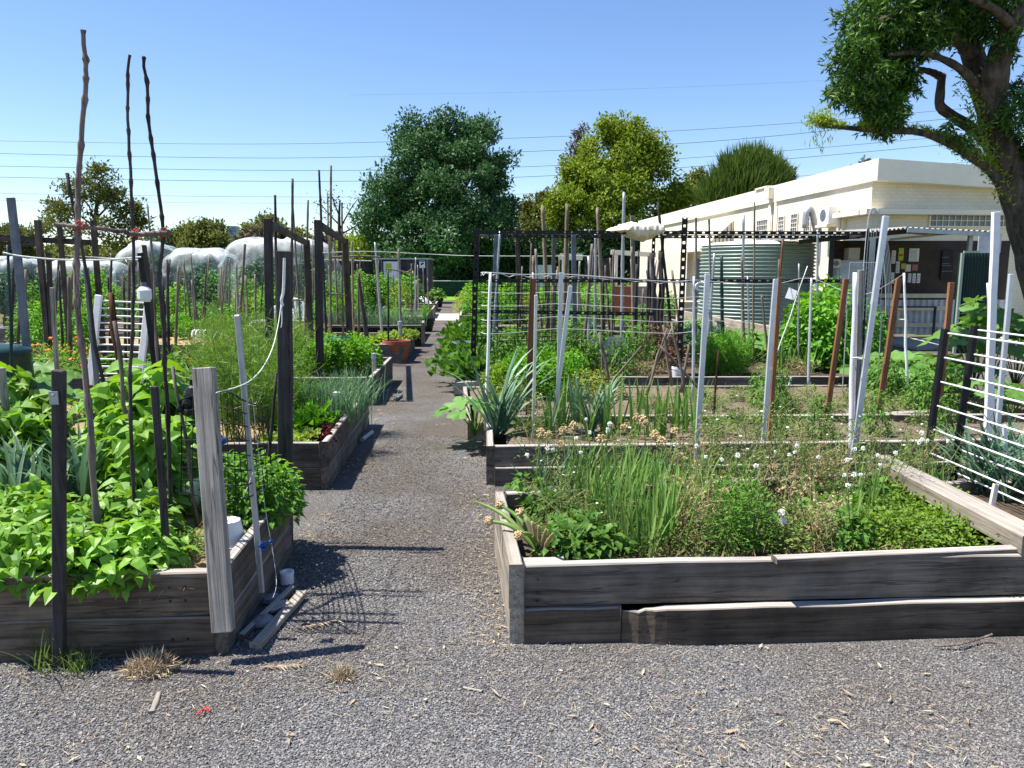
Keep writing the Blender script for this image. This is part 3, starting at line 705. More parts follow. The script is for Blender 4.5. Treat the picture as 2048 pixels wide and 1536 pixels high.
# ---- the near tree at the right
def near_tree():
    Y = 9.0; b = P(2122, 860, Y); b.z = 0
    t = thing('shade_tree', 'large shade tree with a leaning dark trunk at the right edge', 'tree', tuple(b))
    g = Geo()
    A = lambda rows: [P(a, c, Y + d) for a, c, d in rows]
    trunk = A([(2122, 760, 0), (2095, 600, 0), (2064, 480, 0), (2036, 388, 0), (2003, 290, 0), (1977, 210, 0), (1949, 120, .1), (1925, 40, .2), (1915, -60, .3)])
    sp = smooth_path([b] + trunk, 36); rr = np.interp(np.linspace(0, 1, 36), np.linspace(0, 1, 10), np.array([52, 46, 40, 36, 31, 27, 23.5, 20, 16, 12])) * Y / F
    rr = rr * (1 + .05 * np.sin(np.arange(36) * 2.1)); tube(g, sp, rr, 14)
    def limb(rows, r0, r1, k=8):
        q = smooth_path(A(rows), 20); tube(g, q, np.linspace(r0, r1, 20) * Y / F * (1 + .06 * np.sin(np.arange(20) * 1.7)), k); return q
    limb([(1985, 240, 0), (1990, 150, -.2), (2012, 80, -.3), (2045, 10, -.4), (2070, -60, -.5)], 26, 16)
    low = limb([(2020, 400, 0), (1985, 345, -.1), (1940, 312, -.15), (1885, 280, -.2), (1830, 263, -.25), (1760, 262, -.3), (1700, 256, -.3), (1640, 252, -.35)], 11, 3.2)
    limb([(2008, 370, .1), (1985, 300, .3), (1950, 262, .4), (1915, 238, .4), (1882, 215, .4), (1880, 190, .4), (1884, 150, .4)], 14, 8)
    limb([(1884, 155, .4), (1865, 145, .4), (1838, 138, .4)], 9, 5)
    limb([(1975, 200, 0), (1935, 150, -.2), (1890, 120, -.3), (1835, 105, -.4), (1780, 110, -.5)], 10, 3)
    limb([(1945, 110, 0), (1890, 60, -.2), (1820, 30, -.4), (1760, 40, -.5)], 13, 4)
    limb([(2030, 60, -.4), (1990, 20, -.6), (1930, -10, -.8)], 10, 5)
    g.build('trunk', M['bark'], t, t.location, smooth=True)
    # hanging leaf sprays
    r = np.random.RandomState(77)
    lobes = [(1720, 40, 42, .5), (1745, 95, 48, .8), (1770, 30, 55, .8), (1700, 110, 26, .4), (1735, 165, 45, .8), (1690, 190, 26, .4), (1765, 200, 38, .7), (1792, 132, 42, .9), (1830, 60, 55, 1.), (1800, 178, 24, .35), (1765, 250, 18, .3), (1900, 20, 60, 1.), (1960, 40, 50, .6), (1880, -20, 60, .8), (1800, -20, 60, .8), (1990, -20, 60, .6), (1965, 60, 28, .3), (2010, 100, 20, .14), (2040, 225, 34, .45), (2065, 290, 34, .45), (2060, 180, 26, .3), (1905, 262, 16, .07), (1940, 285, 14, .06), (1778, 255, 14, .25), (2075, 350, 24, .3), (1775, 235, 20, .4), (1770, -90, 60, .9), (1840, -130, 75, 1.1), (1930, -150, 85, 1.2), (2030, -130, 80, 1.), (1880, -210, 90, 1.), (1990, -230, 90, .9)]
    g = Geo()
    for cx, cyy, rad, k in lobes:
        c = np.array(P(cx, cyy, Y + r.uniform(-.5, .3))); q = rad * Y / F
        ns = int(150 * k); pos = c + np.array((0, 0, .085)) + nrm(r.normal(size=(ns, 3))) * (r.rand(ns, 1) ** .45) * q * np.array((1, 1.5, .95))
        out = nrm(pos - c + np.array((-.02, 0, -.05)))
        nl = 16; n = ns * nl
        ax = nrm(out * .5 + np.array((0, 0, -.9)) + r.normal(size=(ns, 3)) * .45)
        s = np.tile(np.linspace(0, 1, nl), ns)
        B = np.repeat(pos, nl, 0) + np.repeat(ax, nl, 0) * s[:, None] * .17 + r.normal(size=(n, 3)) * .006
        D = nrm(np.repeat(ax, nl, 0) * .7 + r.normal(size=(n, 3)) * .75)
        leaf4(g, B, D, nrm(r.normal(size=(n, 3)) + np.array((0, 0, .5))), r.uniform(.06, .105, n), r.uniform(.017, .027, n), .25)
        rods(g, pos, pos + ax * .17, .0022, .001)
    # tufts of new shoots along the low limb
    for q, (hh, nn) in zip(low[[19, 19, 18, 17, 15, 14, 12, 11, 10, 9, 8, 7, 6, 5, 4, 3]], [(.16, 90), (.12, 60), (.09, 40), (.05, 30), (.10, 60), (.08, 40), (.05, 24), (.06, 30), (.06, 40), (.07, 50), (.08, 60), (.12, 90), (.13, 90), (.12, 80), (.11, 70), (.09, 60)]):
        n = nn * 6; B = q + r.normal(size=(n, 3)) * np.array((hh * .5, hh * .35, hh * .3)) + np.array((0, 0, hh * .4))
        leaf4(g, B, nrm(r.normal(size=(n, 3)) + np.array((0, 0, .5))), rdir(n, .6), r.uniform(.03, .06, n), .012, .25, m=1)
    q = low[19]; n = 60; B = q + r.normal(size=(n, 3)) * np.array((.08, .06, .06)) - np.array((0, 0, .1))
    leaf4(g, B, nrm(r.normal(size=(n, 3)) * .3 + np.array((0, 0, -1))), rdir(n, .6), r.uniform(.06, .1, n), .01, .25, m=1)
    tr = smooth_path([b] + trunk, 60)
    for q in tr[26:44]:
        n = 40; B = q + np.array((-.20, -.05, 0)) + r.normal(size=(n, 3)) * np.array((.05, .08, .06))
        leaf4(g, B, nrm(r.normal(size=(n, 3)) + np.array((-.5, 0, .2))), rdir(n, .6), r.uniform(.04, .08, n), .018, .25, m=1)
    g.build('crown', [M['t_fore'], M['t_yellow']], t, t.location)
near_tree()

# ================================================================== power lines, far tower
for i, row in enumerate([[(-300, 276), (450, 288), (900, 280), (1230, 268), (1548, 249), (1860, 223), (2300, 180)], [(-300, 300), (500, 316), (1000, 305), (1330, 283 + 6), (1548, 272), (1840, 243), (2300, 200)], [(-300, 326), (450, 340), (900, 338), (1250, 324), (1548, 303), (1850, 277), (2300, 235)],
                         [(-300, 348), (450, 362), (900, 359), (1250, 343), (1548, 320), (1880, 290), (2300, 248)], [(-300, 382), (450, 393), (900, 392), (1250, 378), (1590, 353), (1925, 325), (2300, 290)], [(-300, 397), (450, 406), (900, 405), (1250, 394), (1590, 372), (1925, 342), (2300, 310)], [(700, 190), (1100, 183), (1548, 166), (1900, 144), (2300, 110)]]):
    Y = 85.; g = Geo(); q = smooth_path([P(a, c, Y) for a, c in row], 40)
    tube(g, q, (.026, .026, .025, .025, .022, .012, .008)[i], 5)
    names = ['highest of the five strong', 'second highest of the five strong', 'middle one of the five strong', 'second lowest of the five strong', 'lowest of the five strong']
    lab = f'thin overhead power line, {names[i]} wires crossing the sky' if i < 5 else ('faint hair-thin wire just under the lowest power line' if i == 5 else 'faint single wire highest in the sky at the right')
    tag(g.build('power_line', M['bluegrey'], None, tuple(q[0])), lab, 'power line', 'power lines across the sky')
t = thing('office_tower', 'blue glass tower block far off on the left skyline', 'tower', (P(463, 500, 600).x, 600, 0))
g = Geo(); c = P(463, 452, 600); w = 18 / F * 600 / 2 * 1.1; box(g, (c.x - w, 600, 0), (c.x + w * .9, 600 + 2 * w, c.z))
glass = m_plain('tower_glass', (.10, .20, .34), .25, 0, .2, .2); g.build('tower_wall', glass, t, t.location)
g = Geo()
for k in range(6): box(g, (c.x - w * 1.02, 599.8, c.z - 1 - k * 2.2), (c.x + w * .92, 599.95, c.z - .6 - k * 2.2))
g.build('floor_band', m_plain('tower_band', (.22, .34, .48), .5, 0, .1), t, t.location)

# ================================================================== the cream hall
def m_brickwall(name, c):
    t = NT(name); v = t.coords('UV') if False else t.coords('Object')
    sp = t.n.new('ShaderNodeSeparateXYZ'); t.link(v, sp.inputs[0])
    ad = t.n.new('ShaderNodeMath'); ad.operation = 'ADD'; t.link(sp.outputs[0], ad.inputs[0]); t.link(sp.outputs[1], ad.inputs[1])
    cb = t.n.new('ShaderNodeCombineXYZ'); t.link(ad.outputs[0], cb.inputs[0]); t.link(sp.outputs[2], cb.inputs[1])
    br = t.n.new('ShaderNodeTexBrick'); t.link(cb.outputs[0], br.inputs[0])
    br.inputs['Scale'].default_value = 1.0; br.inputs['Brick Width'].default_value = .24; br.inputs['Row Height'].default_value = .088; br.inputs['Mortar Size'].default_value = .007
    br.inputs['Color1'].default_value = (*c, 1); br.inputs['Color2'].default_value = (*[q * .93 for q in c], 1); br.inputs['Mortar'].default_value = (*[q * .84 for q in c], 1)
    n = t.ramp(t.noise(v, 1.2, 5), [(.3, (.86, .84, .80)), (.65, (1, 1, 1))])
    t.base(t.mix(1., br.outputs[0], n, 'MULTIPLY'), .75, 0, .2); t.bump(br.outputs['Fac'], -.4, .01); return t.mat
M['creambrick'] = m_brickwall('painted_cream_brick', (.85, .77, .61))
M['creampaint'] = m_plain('cream_trim', (.86, .78, .60), .6, 0, .06, 1.5)
M['offwhite'] = m_plain('off_white_trim', (.86, .80, .67), .6, 0, .07, 2)
M['winglass'] = m_plain('window_glass', (.10, .13, .17), .12, 0, .3, 2, spec=.6)
M['darkroom'] = m_plain('dark_board', (.035, .028, .024), .8, 0, .3, 4)
C0 = Vector((9.35, 20.0, 0)); U = Vector((-2.0, 21.5, 0)).normalized(); Vv = Vector((U.y, -U.x, 0))
LW, FW, HW = 23.0, 14.0, 3.93
def hall_pt(s, w, z): return C0 + U * s + Vv * w + Vector((0, 0, z))
def on_long(px, py):
    d = ray(px, py); n = Vv; o = Vector((0, 0, EYE)); k = (C0 - o).dot(n) / d.dot(n); q = o + d * k
    return (q - C0).dot(U), q.z
def on_front(px, py):
    d = ray(px, py); n = U; o = Vector((0, 0, EYE)); k = (C0 - o).dot(n) / d.dot(n); q = o + d * k
    return (q - C0).dot(Vv), q.z
hall = thing('hall', 'long cream painted brick hall with a flat roof behind the garden', 'building', tuple(C0))
def hbox(g, s0, s1, w0, w1, z0, z1, m=0):
    obox(g, hall_pt((s0 + s1) / 2, (w0 + w1) / 2, (z0 + z1) / 2), U * (s1 - s0) / 2, Vv * (w1 - w0) / 2, Vector((0, 0, (z1 - z0) / 2)), m)
g = Geo(); hbox(g, 0, LW, 0, FW, -.02, HW); g.build('wall', M['creambrick'], hall, hall.location)
g = Geo()
a = [hall_pt(-.32, -.07, 0), hall_pt(LW + .3, -.07, 0), hall_pt(LW + .3, FW, 0), hall_pt(-.3, FW, 0)]
zt, zb = (4.47, 4.47, 3.75, 3.75), (3.935, 3.935, 3.25, 3.25)
g.add([q + Vector((0, 0, z)) for q, z in zip(a, zb)] + [q + Vector((0, 0, z)) for q, z in zip(a, zt)], BOXF)
g.build('roof', M['offwhite'], hall, hall.location)
# barred windows in the long wall
def hwin(s0, s1, z0, z1, nx, nz, face='L'):
    f = (lambda g, a, b, c, d, o0, o1: hbox(g, a, b, -o1, -o0, c, d)) if face == 'L' else (lambda g, a, b, c, d, o0, o1: hbox(g, -o1, -o0, a, b, c, d))
    g = Geo(); f(g, s0, s1, z0, z1, .004, .02); w = g.build('window', M['winglass'], hall, hall.location)
    g = Geo(); e = .03
    for a_, b_, c_, d_ in ((s0 - e, s1 + e, z0 - e, z0), (s0 - e, s1 + e, z1, z1 + e), (s0 - e, s0, z0, z1), (s1, s1 + e, z0, z1)): f(g, a_, b_, c_, d_, .006, .05)
    for i in range(1, nx): x = s0 + (s1 - s0) * i / nx; f(g, x - .008, x + .008, z0, z1, .022, .045)
    for i in range(1, nz): z = z0 + (z1 - z0) * i / nz; f(g, s0, s1, z - .008, z + .008, .023, .044)
    g.build('frame', M['offwhite'], w, hall.location)
def span(x0, x1, y0, y1): 
    s0, za = on_long(x1, y0); s1, zb_ = on_long(x0, y1); s0b, z0 = on_long((x0 + x1) / 2, y1); _, z1 = on_long((x0 + x1) / 2, y0); return s0, s1, z0, z1
for x0, x1, y0, y1, nx, nz in ((1557, 1570, 434, 490, 3, 7), (1582, 1597, 429, 490, 3, 7), (1608, 1623, 426, 490, 3, 7), (1514, 1537, 441, 492, 6, 5)):
    hwin(*span(x0, x1, y0, y1), nx, nz)
def hpart(name, s0, s1, w0, w1, z0, z1, mat):
    g = Geo(); hbox(g, s0, s1, w0, w1, z0, z1); o = bevel(g.build(name, M[mat], hall, hall.location), .01); return o
s, _ = on_long(1546, 420)
g = Geo(); tube(g, [hall_pt(s, -.10, -.02), hall_pt(s, -.10, 3.9)], .05, 8); tube(g, [hall_pt(s - .35, -.08, -.02), hall_pt(s - .35, -.08, 3.9)], .03, 8); g.build('downpipe', M['creampaint'], hall, hall.location, smooth=True)
g = Geo(); hbox(g, s - .15, s + .2, -.25, -.075, 4.05, 4.42); hbox(g, s + .3, s + 1.3, -.12, .1, 4.47, 4.52); g.build('rain_head', M['creampaint'], hall, hall.location)
# window awning
g = Geo(); s0, z1 = on_long(1468, 440); s1 = s0 + 4.3; zlow = z1 - 1.0
q = [hall_pt(s0, -.02, z1), hall_pt(s1, -.02, z1), hall_pt(s1, -1.1, zlow), hall_pt(s0, -1.1, zlow), hall_pt(s0, -1.1, zlow - .16), hall_pt(s1, -1.1, zlow - .16), hall_pt(s0, -.02, zlow - .1), hall_pt(s1, -.02, zlow - .1)]
g.add(q, [np.array([[0, 1, 2, 3], [3, 2, 5, 4], [0, 3, 4, 6], [1, 7, 5, 2]])]); aw = g.build('awning', M['creampaint'], hall, hall.location)
g = Geo()
for k in range(7):
    f_ = (k + .5) / 7
    beam(g, hall_pt(s0 - .012, -.02 - 1.05 * f_, zlow - .1), hall_pt(s0 - .012, -.02 - 1.05 * f_, z1 - (z1 - zlow) * f_ - .05), .02, .04)
g.build('stripe', M['sleeper'], aw, hall.location)
# glass doorway below the awning
s0, z0 = on_long(1426, 560); g = Geo(); hbox(g, s0, s0 + 2.2, -.03, -.004, .0, 2.2); hbox(g, s0 + 3.2, s0 + 4.0, -.03, -.004, 0, 2.2); g.build('door', M['winglass'], hall, hall.location)
g = Geo(); hbox(g, s0 + 2.35, s0 + 3.0, -.35, -.004, 0, 2.5); g.build('pillar', M['creambrick'], hall, hall.location)
# cooling unit on brackets and vent cowl
s0, z0 = on_long(1680, 448); _, z1 = on_long(1680, 412)
u = g = Geo(); hbox(g, s0, s0 + .6, -.36, -.06, z0, z1); un = bevel(g.build('cooling_unit', M['white'], hall, hall.location), .015)
g = Geo(); lathe(g, [(0, 0), (.14, 0), (.17, .0)], (0, 0, 0), 20); 
c = hall_pt(s0 + .3, -.365, (z0 + z1) / 2); g2 = Geo(); V = np.concatenate(g.v); g2.add([c + U * float(a_) + Vector((0, 0, float(b_))) for a_, b_, _ in V], [g.f[0]]); g2.build('fan_grille', M['bluegrey'], un, hall.location)
g = Geo(); hbox(g, s0 - .02, s0 + .65, -.4, -.004, z0 - .07, z0 - .003); hbox(g, s0 - .35, s0 - .1, -.12, -.004, z0 - .15, z0 + .25); g.build('bracket', M['creampaint'], un, hall.location)
s1, za = on_long(1641, 432); g = Geo(); tube(g, smooth_path([hall_pt(s1, -.06, za - .6), hall_pt(s1, -.25, za + .05), hall_pt(s1, -.35, za + .2), hall_pt(s1, -.45, za + .05), hall_pt(s1, -.45, za - .35)], 12), .09, 10); g.build('vent_pipe', M['galv'], hall, hall.location, smooth=True)
# front: ledge, louvre windows, conduit
w0, zl = on_front(1738, 425)
g = Geo(); hbox(g, -.32, -.004, -.3, FW, zl - .06, zl + .07); g.build('ledge', M['creampaint'], hall, hall.location)
g = Geo(); s0, z0 = on_long(1700, 428); hbox(g, -.01, s0 + .3, -.34, -.004, zl - .06, zl + .07); tube(g, [hall_pt(s0 + .25, -.17, zl - .05), hall_pt(s0 + .25, -.17, 0)], .05, 8); g.build('side_ledge', M['creampaint'], hall, hall.location)
wa, za = on_front(1860, 430); wb, _ = on_front(2030, 430); _, zb_ = on_front(1860, 452)
hwin(wa, wb, zb_, za, 14, 2, 'F')

# ================================================================== noticeboard shelter
def m_corr(name, c, axis='Z', freq=14., c2=None, rough=.5):
    """profiled sheet: the ribs are in the mesh, this adds weathering"""
    return m_plain(name, c, rough, .1, .16, 2.5)
M['tankgreen'] = m_plain('tank_green', (.33, .40, .33), .4, .1, .10, 2)
M['sheetroof'] = m_plain('roof_sheet', (.34, .33, .31), .6, .2, .25, 3)
M['palesheet'] = m_plain('pale_sheet', (.50, .52, .54), .5, .1, .2, 3)
M['cabinet'] = m_plain('cabinet_green', (.009, .032, .027), .45, 0, .3, 3)
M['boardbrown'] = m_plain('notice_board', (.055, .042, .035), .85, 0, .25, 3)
M['slat'] = m_plain('pale_slat', (.62, .55, .40), .7, 0, .15, 6)
M['paper'] = m_plain('white_paper', (.80, .79, .76), .8, 0, .04, 20)
M['ink'] = m_plain('grey_print', (.22, .22, .24), .8)
M['lime'] = m_plain('lime_poster', (.45, .58, .06), .7, 0, .2, 12)
M['redink'] = m_plain('red_print', (.55, .06, .04), .7)
M['yellow'] = m_plain('yellow_photo', (.55, .42, .08), .7, 0, .3, 20)
M['pink'] = m_plain('pink_photo', (.35, .16, .14), .7, 0, .5, 25)

shelter = thing('noticeboard_shelter', 'open-fronted garden shelter with a noticeboard and bench rails', 'shelter', tuple(G(1820, 690)))
YB, YF = 18.2, 15.6                     # back wall, front posts
xl, xr = P(1745, 600, YB).x, P(2010, 600, YB).x
def corr(g, p0, p1, p2, p3, n, amp, axis=0, m=0):
    """corrugated sheet over a quad p0-p1 (across the ribs), p0-p3 (along)"""
    p0, p1, p2, p3 = (np.array(tuple(q), float) for q in (p0, p1, p2, p3)); nn = nrm(np.cross(p1 - p0, p3 - p0))
    def fn(u, v):
        b = (1 - v)[:, None] * ((1 - u)[:, None] * p0 + u[:, None] * p1) + v[:, None] * ((1 - u)[:, None] * p3 + u[:, None] * p2)
        return b + nn * (amp * np.sin(u * n * 2 * np.pi))[:, None]
    grid(g, fn, n * 6, 1, m)
g = Geo(); box(g, (xl, YB, .95), (xr, YB + .08, 2.35)); g.build('back_wall', M['boardbrown'], shelter, shelter.location)
g = Geo(); corr(g, (xl, YB - .02, .12), (xr, YB - .02, .12), (xr, YB - .02, .95), (xl, YB - .02, .95), 22, .02); g.build('wall_sheet', M['palesheet'], shelter, shelter.location)
g = Geo(); x0, x1 = P(1738, 560, YB - .3).x, P(1905, 560, YB - .3).x
for z in (1.0, .70, .30): box(g, (x0, YB - .18, z), (x1, YB - .13, z + .10))
box(g, (x0, YB - .5, .44), (x0 + .9, YB - .2, .5)); g.build('bench_rail', M['slat'], shelter, shelter.location)
g = Geo()
for x in (P(1868, 600, 17.4).x, P(1772, 600, 17.4).x):
    box(g, (x - .022, 17.3, 0), (x + .022, 17.34, .82))
box(g, (P(1772, 600, 17.4).x, 17.28, .80), (P(1868, 600, 17.4).x, 17.4, .83)); g.build('rail_frame', M['boardbrown'], shelter, shelter.location)
# roof: two skillion sheets and a fascia
g = Geo()
q = [P(1728, 478, YF - .2), P(1815, 457, YF - .2), P(1960, 462, YF + 3.2), P(1728, 470, YF + 3.2)]
corr(g, (P(1590, 477, YF - .3)), P(1812, 456, YF - .3), (P(1812, 456, YF - .3).x + .4, YB + .4, 2.62), (P(1590, 477, YF - .3).x + .4, YB + .4, 2.40), 26, .02)
corr(g, P(1812, 455, YF - .3), P(1990, 463, YF - .3), (P(1990, 463, YF).x + .4, YB + .4, 2.5), (P(1812, 455, YF).x + .4, YB + .4, 2.62), 16, .02)
g.build('roof', M['sheetroof'], shelter, shelter.location)
g = Geo(); beam(g, P(1815, 460, YF - .35), P(1990, 469, YF - .35), .04, .09); g.build('fascia', M['galv'], shelter, shelter.location)
g = Geo(); beam(g, P(1598, 484, YF - .1), P(1812, 463, YF - .1), .05, .09); g.build('rafter', M['boardbrown'], shelter, shelter.location); g = Geo(); beam(g, P(1780, 479, YF + 1.2), P(1868, 470, YF + 1.2), .04, .05); g.build('rafter', M['slat'], shelter, shelter.location)
for px, Y in ((1926, YF), (1655, YF), (1745, YF + 1.2)):
    g = Geo(); b = P(px, 640, Y); beam(g, (b.x, Y, 0), (b.x, Y, 2.35), .075, .075); g.build('post', M['galv'] if px > 1800 else M['post_dark'], shelter, shelter.location)
g = Geo(); a, b = P(1935, 475, YB - .05), P(1965, 505, YB - .05); box(g, (P(1955, 480, YB).x, YB - .06, P(0, 506, YB).z), (P(2000, 480, YB).x, YB - .02, P(0, 468, YB).z)); g.build('window', M['sheet'], shelter, shelter.location)
# floor slab
g = Geo(); box(g, (xl - .3, YF - .1, -.01), (xr + 1.5, YB, .06)); tag(g.build('floor_slab', M['concrete']), kind='structure')
# papers pinned to the board
def paper(label, x0, y0, x1, y1, mats, rows=0, name='notice', cat='notice'):
    Y = YB - .004; a, b = P(x0, y1, Y), P(x1, y0, Y)
    t = thing(name, label, cat, ((a.x + b.x) / 2, Y, a.z), 'papers pinned on the shelter noticeboard')
    g = Geo(); box(g, (a.x, Y - .004, a.z), (b.x, Y, b.z)); g.build('sheet', M[mats[0]], t, t.location)
    if rows:
        g = Geo(); h = (b.z - a.z) / (rows + 1)
        for k in range(rows):
            z = a.z + h * (k + .7); w = (b.x - a.x) * RS.uniform(.6, .84)
            box(g, (a.x + (b.x - a.x) * .08, Y - .0065, z), (a.x + (b.x - a.x) * .08 + w, Y - .0045, z + h * .32))
        g.build('print', M[mats[1]], t, t.location)
paper('large white typed sheet at the top right of the noticeboard', 1817, 497, 1839, 523, ('paper', 'ink'), 9)
paper('lime green poster with a red head on the noticeboard', 1796, 496, 1808, 521, ('lime', 'redink'), 1, 'poster', 'poster')
paper('tall narrow white sheet at the left end of the noticeboard', 1782, 501, 1792, 527, ('paper', 'ink'), 8)
paper('white sheet hanging below and right of the tall narrow one', 1791, 523, 1800, 546, ('paper', 'ink'), 7)
paper('white sheet lowest at the left of the noticeboard', 1781, 545, 1789, 567, ('paper', 'ink'), 7)
paper('left one of three small white sheets along the foot of the noticeboard', 1815, 547, 1823, 565, ('paper', 'ink'), 4)
paper('middle one of three small white sheets along the foot of the noticeboard', 1824, 547, 1832, 566, ('paper', 'ink'), 5)
paper('right one of three small white sheets along the foot of the noticeboard', 1833, 547, 1841, 566, ('paper', 'ink'), 3)
paper('yellow photo pinned in the middle row of the noticeboard', 1802, 527, 1812, 538, ('yellow', 'ink'), 0, 'photo_print', 'photo')
paper('pale photo pinned in the middle row of the noticeboard', 1810, 529, 1822, 543, ('sack', 'ink'), 0, 'photo_print', 'photo')
paper('dark red photo pinned in the middle row of the noticeboard', 1824, 529, 1836, 541, ('pink', 'ink'), 0, 'photo_print', 'photo')
# dark information panel beside the papers
Y = YB - .03; a, b = P(1880, 560, Y), P(1908, 500, Y)
g = Geo(); box(g, (a.x, Y - .02, a.z), (b.x, Y, b.z)); tag(g.build('chalk_board', M['black'], None, ((a.x + b.x) / 2, Y, a.z)), 'dark smeared chalkboard on the shelter wall right of the papers', 'chalkboard')
g = Geo()
for k, yy in enumerate((515, 528, 532, 543)): q = P(1884, yy, Y - .03); box(g, (q.x, Y - .026, q.z), (q.x + .16 + .03 * k, Y - .022, q.z + .012))
o = g.build('chalk_mark', M['ink'], bpy.data.objects['chalk_board'], (0, 0, 0)); 
# green steel cabinet
Yc2 = 14.9; cab = thing('steel_cabinet', 'tall dark green corrugated steel cabinet under the shelter edge', 'cabinet', (P(1955, 560, Yc2).x, Yc2, 0))
x0, x1, zt = P(1921, 560, Yc2).x, P(1995, 560, Yc2).x, P(1955, 506, Yc2).z
g = Geo(); corr(g, (x0, Yc2, .0), (x1, Yc2, .0), (x1, Yc2, zt), (x0, Yc2, zt), 12, .012); box(g, (x0 + .02, Yc2 + .03, 0), (x1, Yc2 + .16, zt)); g.build('body', M['cabinet'], cab, cab.location)
g = Geo(); beam(g, (x0 - .02, Yc2 - .03, 0), (x0 - .02, Yc2 - .03, zt), .05, .05); beam(g, (x0, Yc2 - .03, zt + .02), (x0 + .3, Yc2 - .03, zt + .02), .04, .04); g.build('edge_trim', M['tankgreen'], cab, cab.location)

# ================================================================== water tank
Yt = 17.2; ct = P(1535, 600, Yt); rt = 113 / F * Yt; z0, z1 = .42, P(1535, 489, Yt).z
tank = thing('water_tank', 'round pale green corrugated rainwater tank with a white top', 'water tank', (ct.x, Yt + rt * .0 + .9, 0))
g = Geo(); n = 22; prof = []
for k in range(n * 6 + 1):
    s = k / (n * 6); prof.append((rt + .03 * math.sin(s * n * 2 * math.pi), z0 + (z1 - z0) * s))
lathe(g, prof, (ct.x, Yt + .9, 0), 56); g.build('body', M['tankgreen'], tank, tank.location, smooth=True)
g = Geo(); lathe(g, [(rt + .02, 0), (rt, .03), (rt * .8, .07), (rt * .4, .11), (0, .12)], (ct.x, Yt + .9, z1), 40); g.build('lid', M['white'], tank, tank.location, smooth=True)
g = Geo(); tube(g, [(P(1488, 600, Yt - .15).x, Yt - .15, .3), (P(1487, 500, Yt - .15).x, Yt - .15, z1 + .05)], .045, 10); g.build('pipe', M['tankgreen'], tank, tank.location, smooth=True)
g = Geo(); lathe(g, [(0, 0), (.11, 0), (.11, .09), (0, .09)], (0, 0, 0), 14)
base = Geo(); lathe(base, [(0, .02), (rt + .1, .02), (rt + .1, z0), (0, z0)], (ct.x, Yt + .9, 0), 40); tag(base.build('tank_stand', M['concrete'], None, (ct.x, Yt + .9, 0)), 'low round concrete base under the green water tank', 'stand')
# pump box and pale panel beside the tank
pb = thing('pump_cupboard', 'low pale grey cupboard between the tank and the shelter', 'cupboard', (P(1700, 640, 16.6).x, 16.6, 0))
g = Geo(); box(g, (P(1672, 600, 16.6).x, 16.6, 0), (P(1728, 600, 16.6).x, 17.1, P(0, 520, 16.6).z)); bevel(g.build('body', M['palesheet'], pb, pb.location), .01)
g = Geo(); box(g, (P(1676, 600, 16.6).x, 16.575, .05), (P(1724, 600, 16.6).x, 16.598, P(0, 526, 16.6).z)); g.build('door', M['sheet'], pb, pb.location)
mt = thing('meter_box', 'small round-faced white meter box on the wall right of the tank', 'meter', (P(1671, 525, 16.5).x, 16.5, P(1671, 536, 16.5).z))
g = Geo(); a, b = P(1660, 536, 16.5), P(1681, 518, 16.5); box(g, (a.x, 16.45, a.z), (b.x, 16.58, b.z)); bevel(g.build('body', M['sack'], mt, mt.location), .02)
g = Geo(); n = 16; c = ((a.x + b.x) / 2, 16.444, (a.z + b.z) / 2); g.add([c] + [(c[0] + .06 * math.cos(k * 6.283 / n), 16.444, c[2] + .06 * math.sin(k * 6.283 / n)) for k in range(n)], np.array([[0, k + 1, (k + 1) % n + 1] for k in range(n)])); g.build('dial', M['ink'], mt, mt.location)
g = Geo(); box(g, (P(1676, 560, 16.9).x, 17.15, 0), (P(1745, 560, 16.9).x, 17.3, P(0, 481, 17.1).z)); tag(g.build('dark_wall', M['boardbrown'], None, (P(1700, 640, 17.2).x, 17.2, 0)), 'dark timber screen wall between the tank and the noticeboard', 'wall')  # plain dark brown block between tank and noticeboard
# pale brick piers seen through the gap left of the shelter
g = Geo(); box(g, (P(1690, 560, 17).x, 16.9, 0), (P(1712, 560, 17).x, 17.14, P(0, 496, 17).z)); tag(g.build('brick_pier', M['sack'], None, (P(1700, 560, 17).x, 17, 0)), 'short pale block pier behind the grey cupboard', 'pier')

# pale timber retaining edge in front of the tank
t = thing('garden_wall', 'low pale timber wall stepping along in front of the water tank', 'wall', tuple(G(1470, 690)))
A = [G(1362, 668), G(1545, 720)]
for k in range(3):
    board(t, 'plank', A[0], A[1], .02 + k * .2, .215 + k * .2, .06, 'sleeper_pale')
# cream seat / ochre planter behind it
g = Geo(); a = P(1365, 640, 19.5); box(g, (a.x, 19.5, 0), (a.x + .8, 20.3, .85)); bx = g.build('timber_box', M['slat'], None, (a.x, 19.5, 0)); tag(bx, 'ochre timber box planter left of the water tank', 'planter')

# ================================================================== shed, dark fence, green planter at the end of the path
sh = thing('garden_shed', 'dark slatted garden shed with a white door at the end of the plots', 'shed', (P(806, 560, 39).x, 39, 0))
Ys = 39; x0, x1, zt = P(752, 560, Ys).x, P(856, 560, Ys).x, P(800, 519, Ys).z
M['shedwood'] = m_wood('shed_board', (.045, .042, .045), (.13, .12, .125), 'X', fine=.2)
g = Geo(); box(g, (x0, Ys, 0), (x1, Ys + 2.4, zt))
for k in range(14): box(g, (x0 - .01, Ys - .02, k * zt / 14 + .01), (x1 + .01, Ys - .001, (k + 1) * zt / 14 - .02))
g.build('wall', M['shedwood'], sh, sh.location)
g = Geo(); box(g, (x0 - .12, Ys - .15, zt), (x1 + .12, Ys + 2.5, zt + .07)); g.build('roof', M['galv'], sh, sh.location)
g = Geo(); a, b = P(768, 569, Ys - .05), P(795, 523, Ys - .05); box(g, (a.x, Ys - .07, a.z), (b.x, Ys - .025, b.z)); dr = g.build('door', M['white'], sh, sh.location)
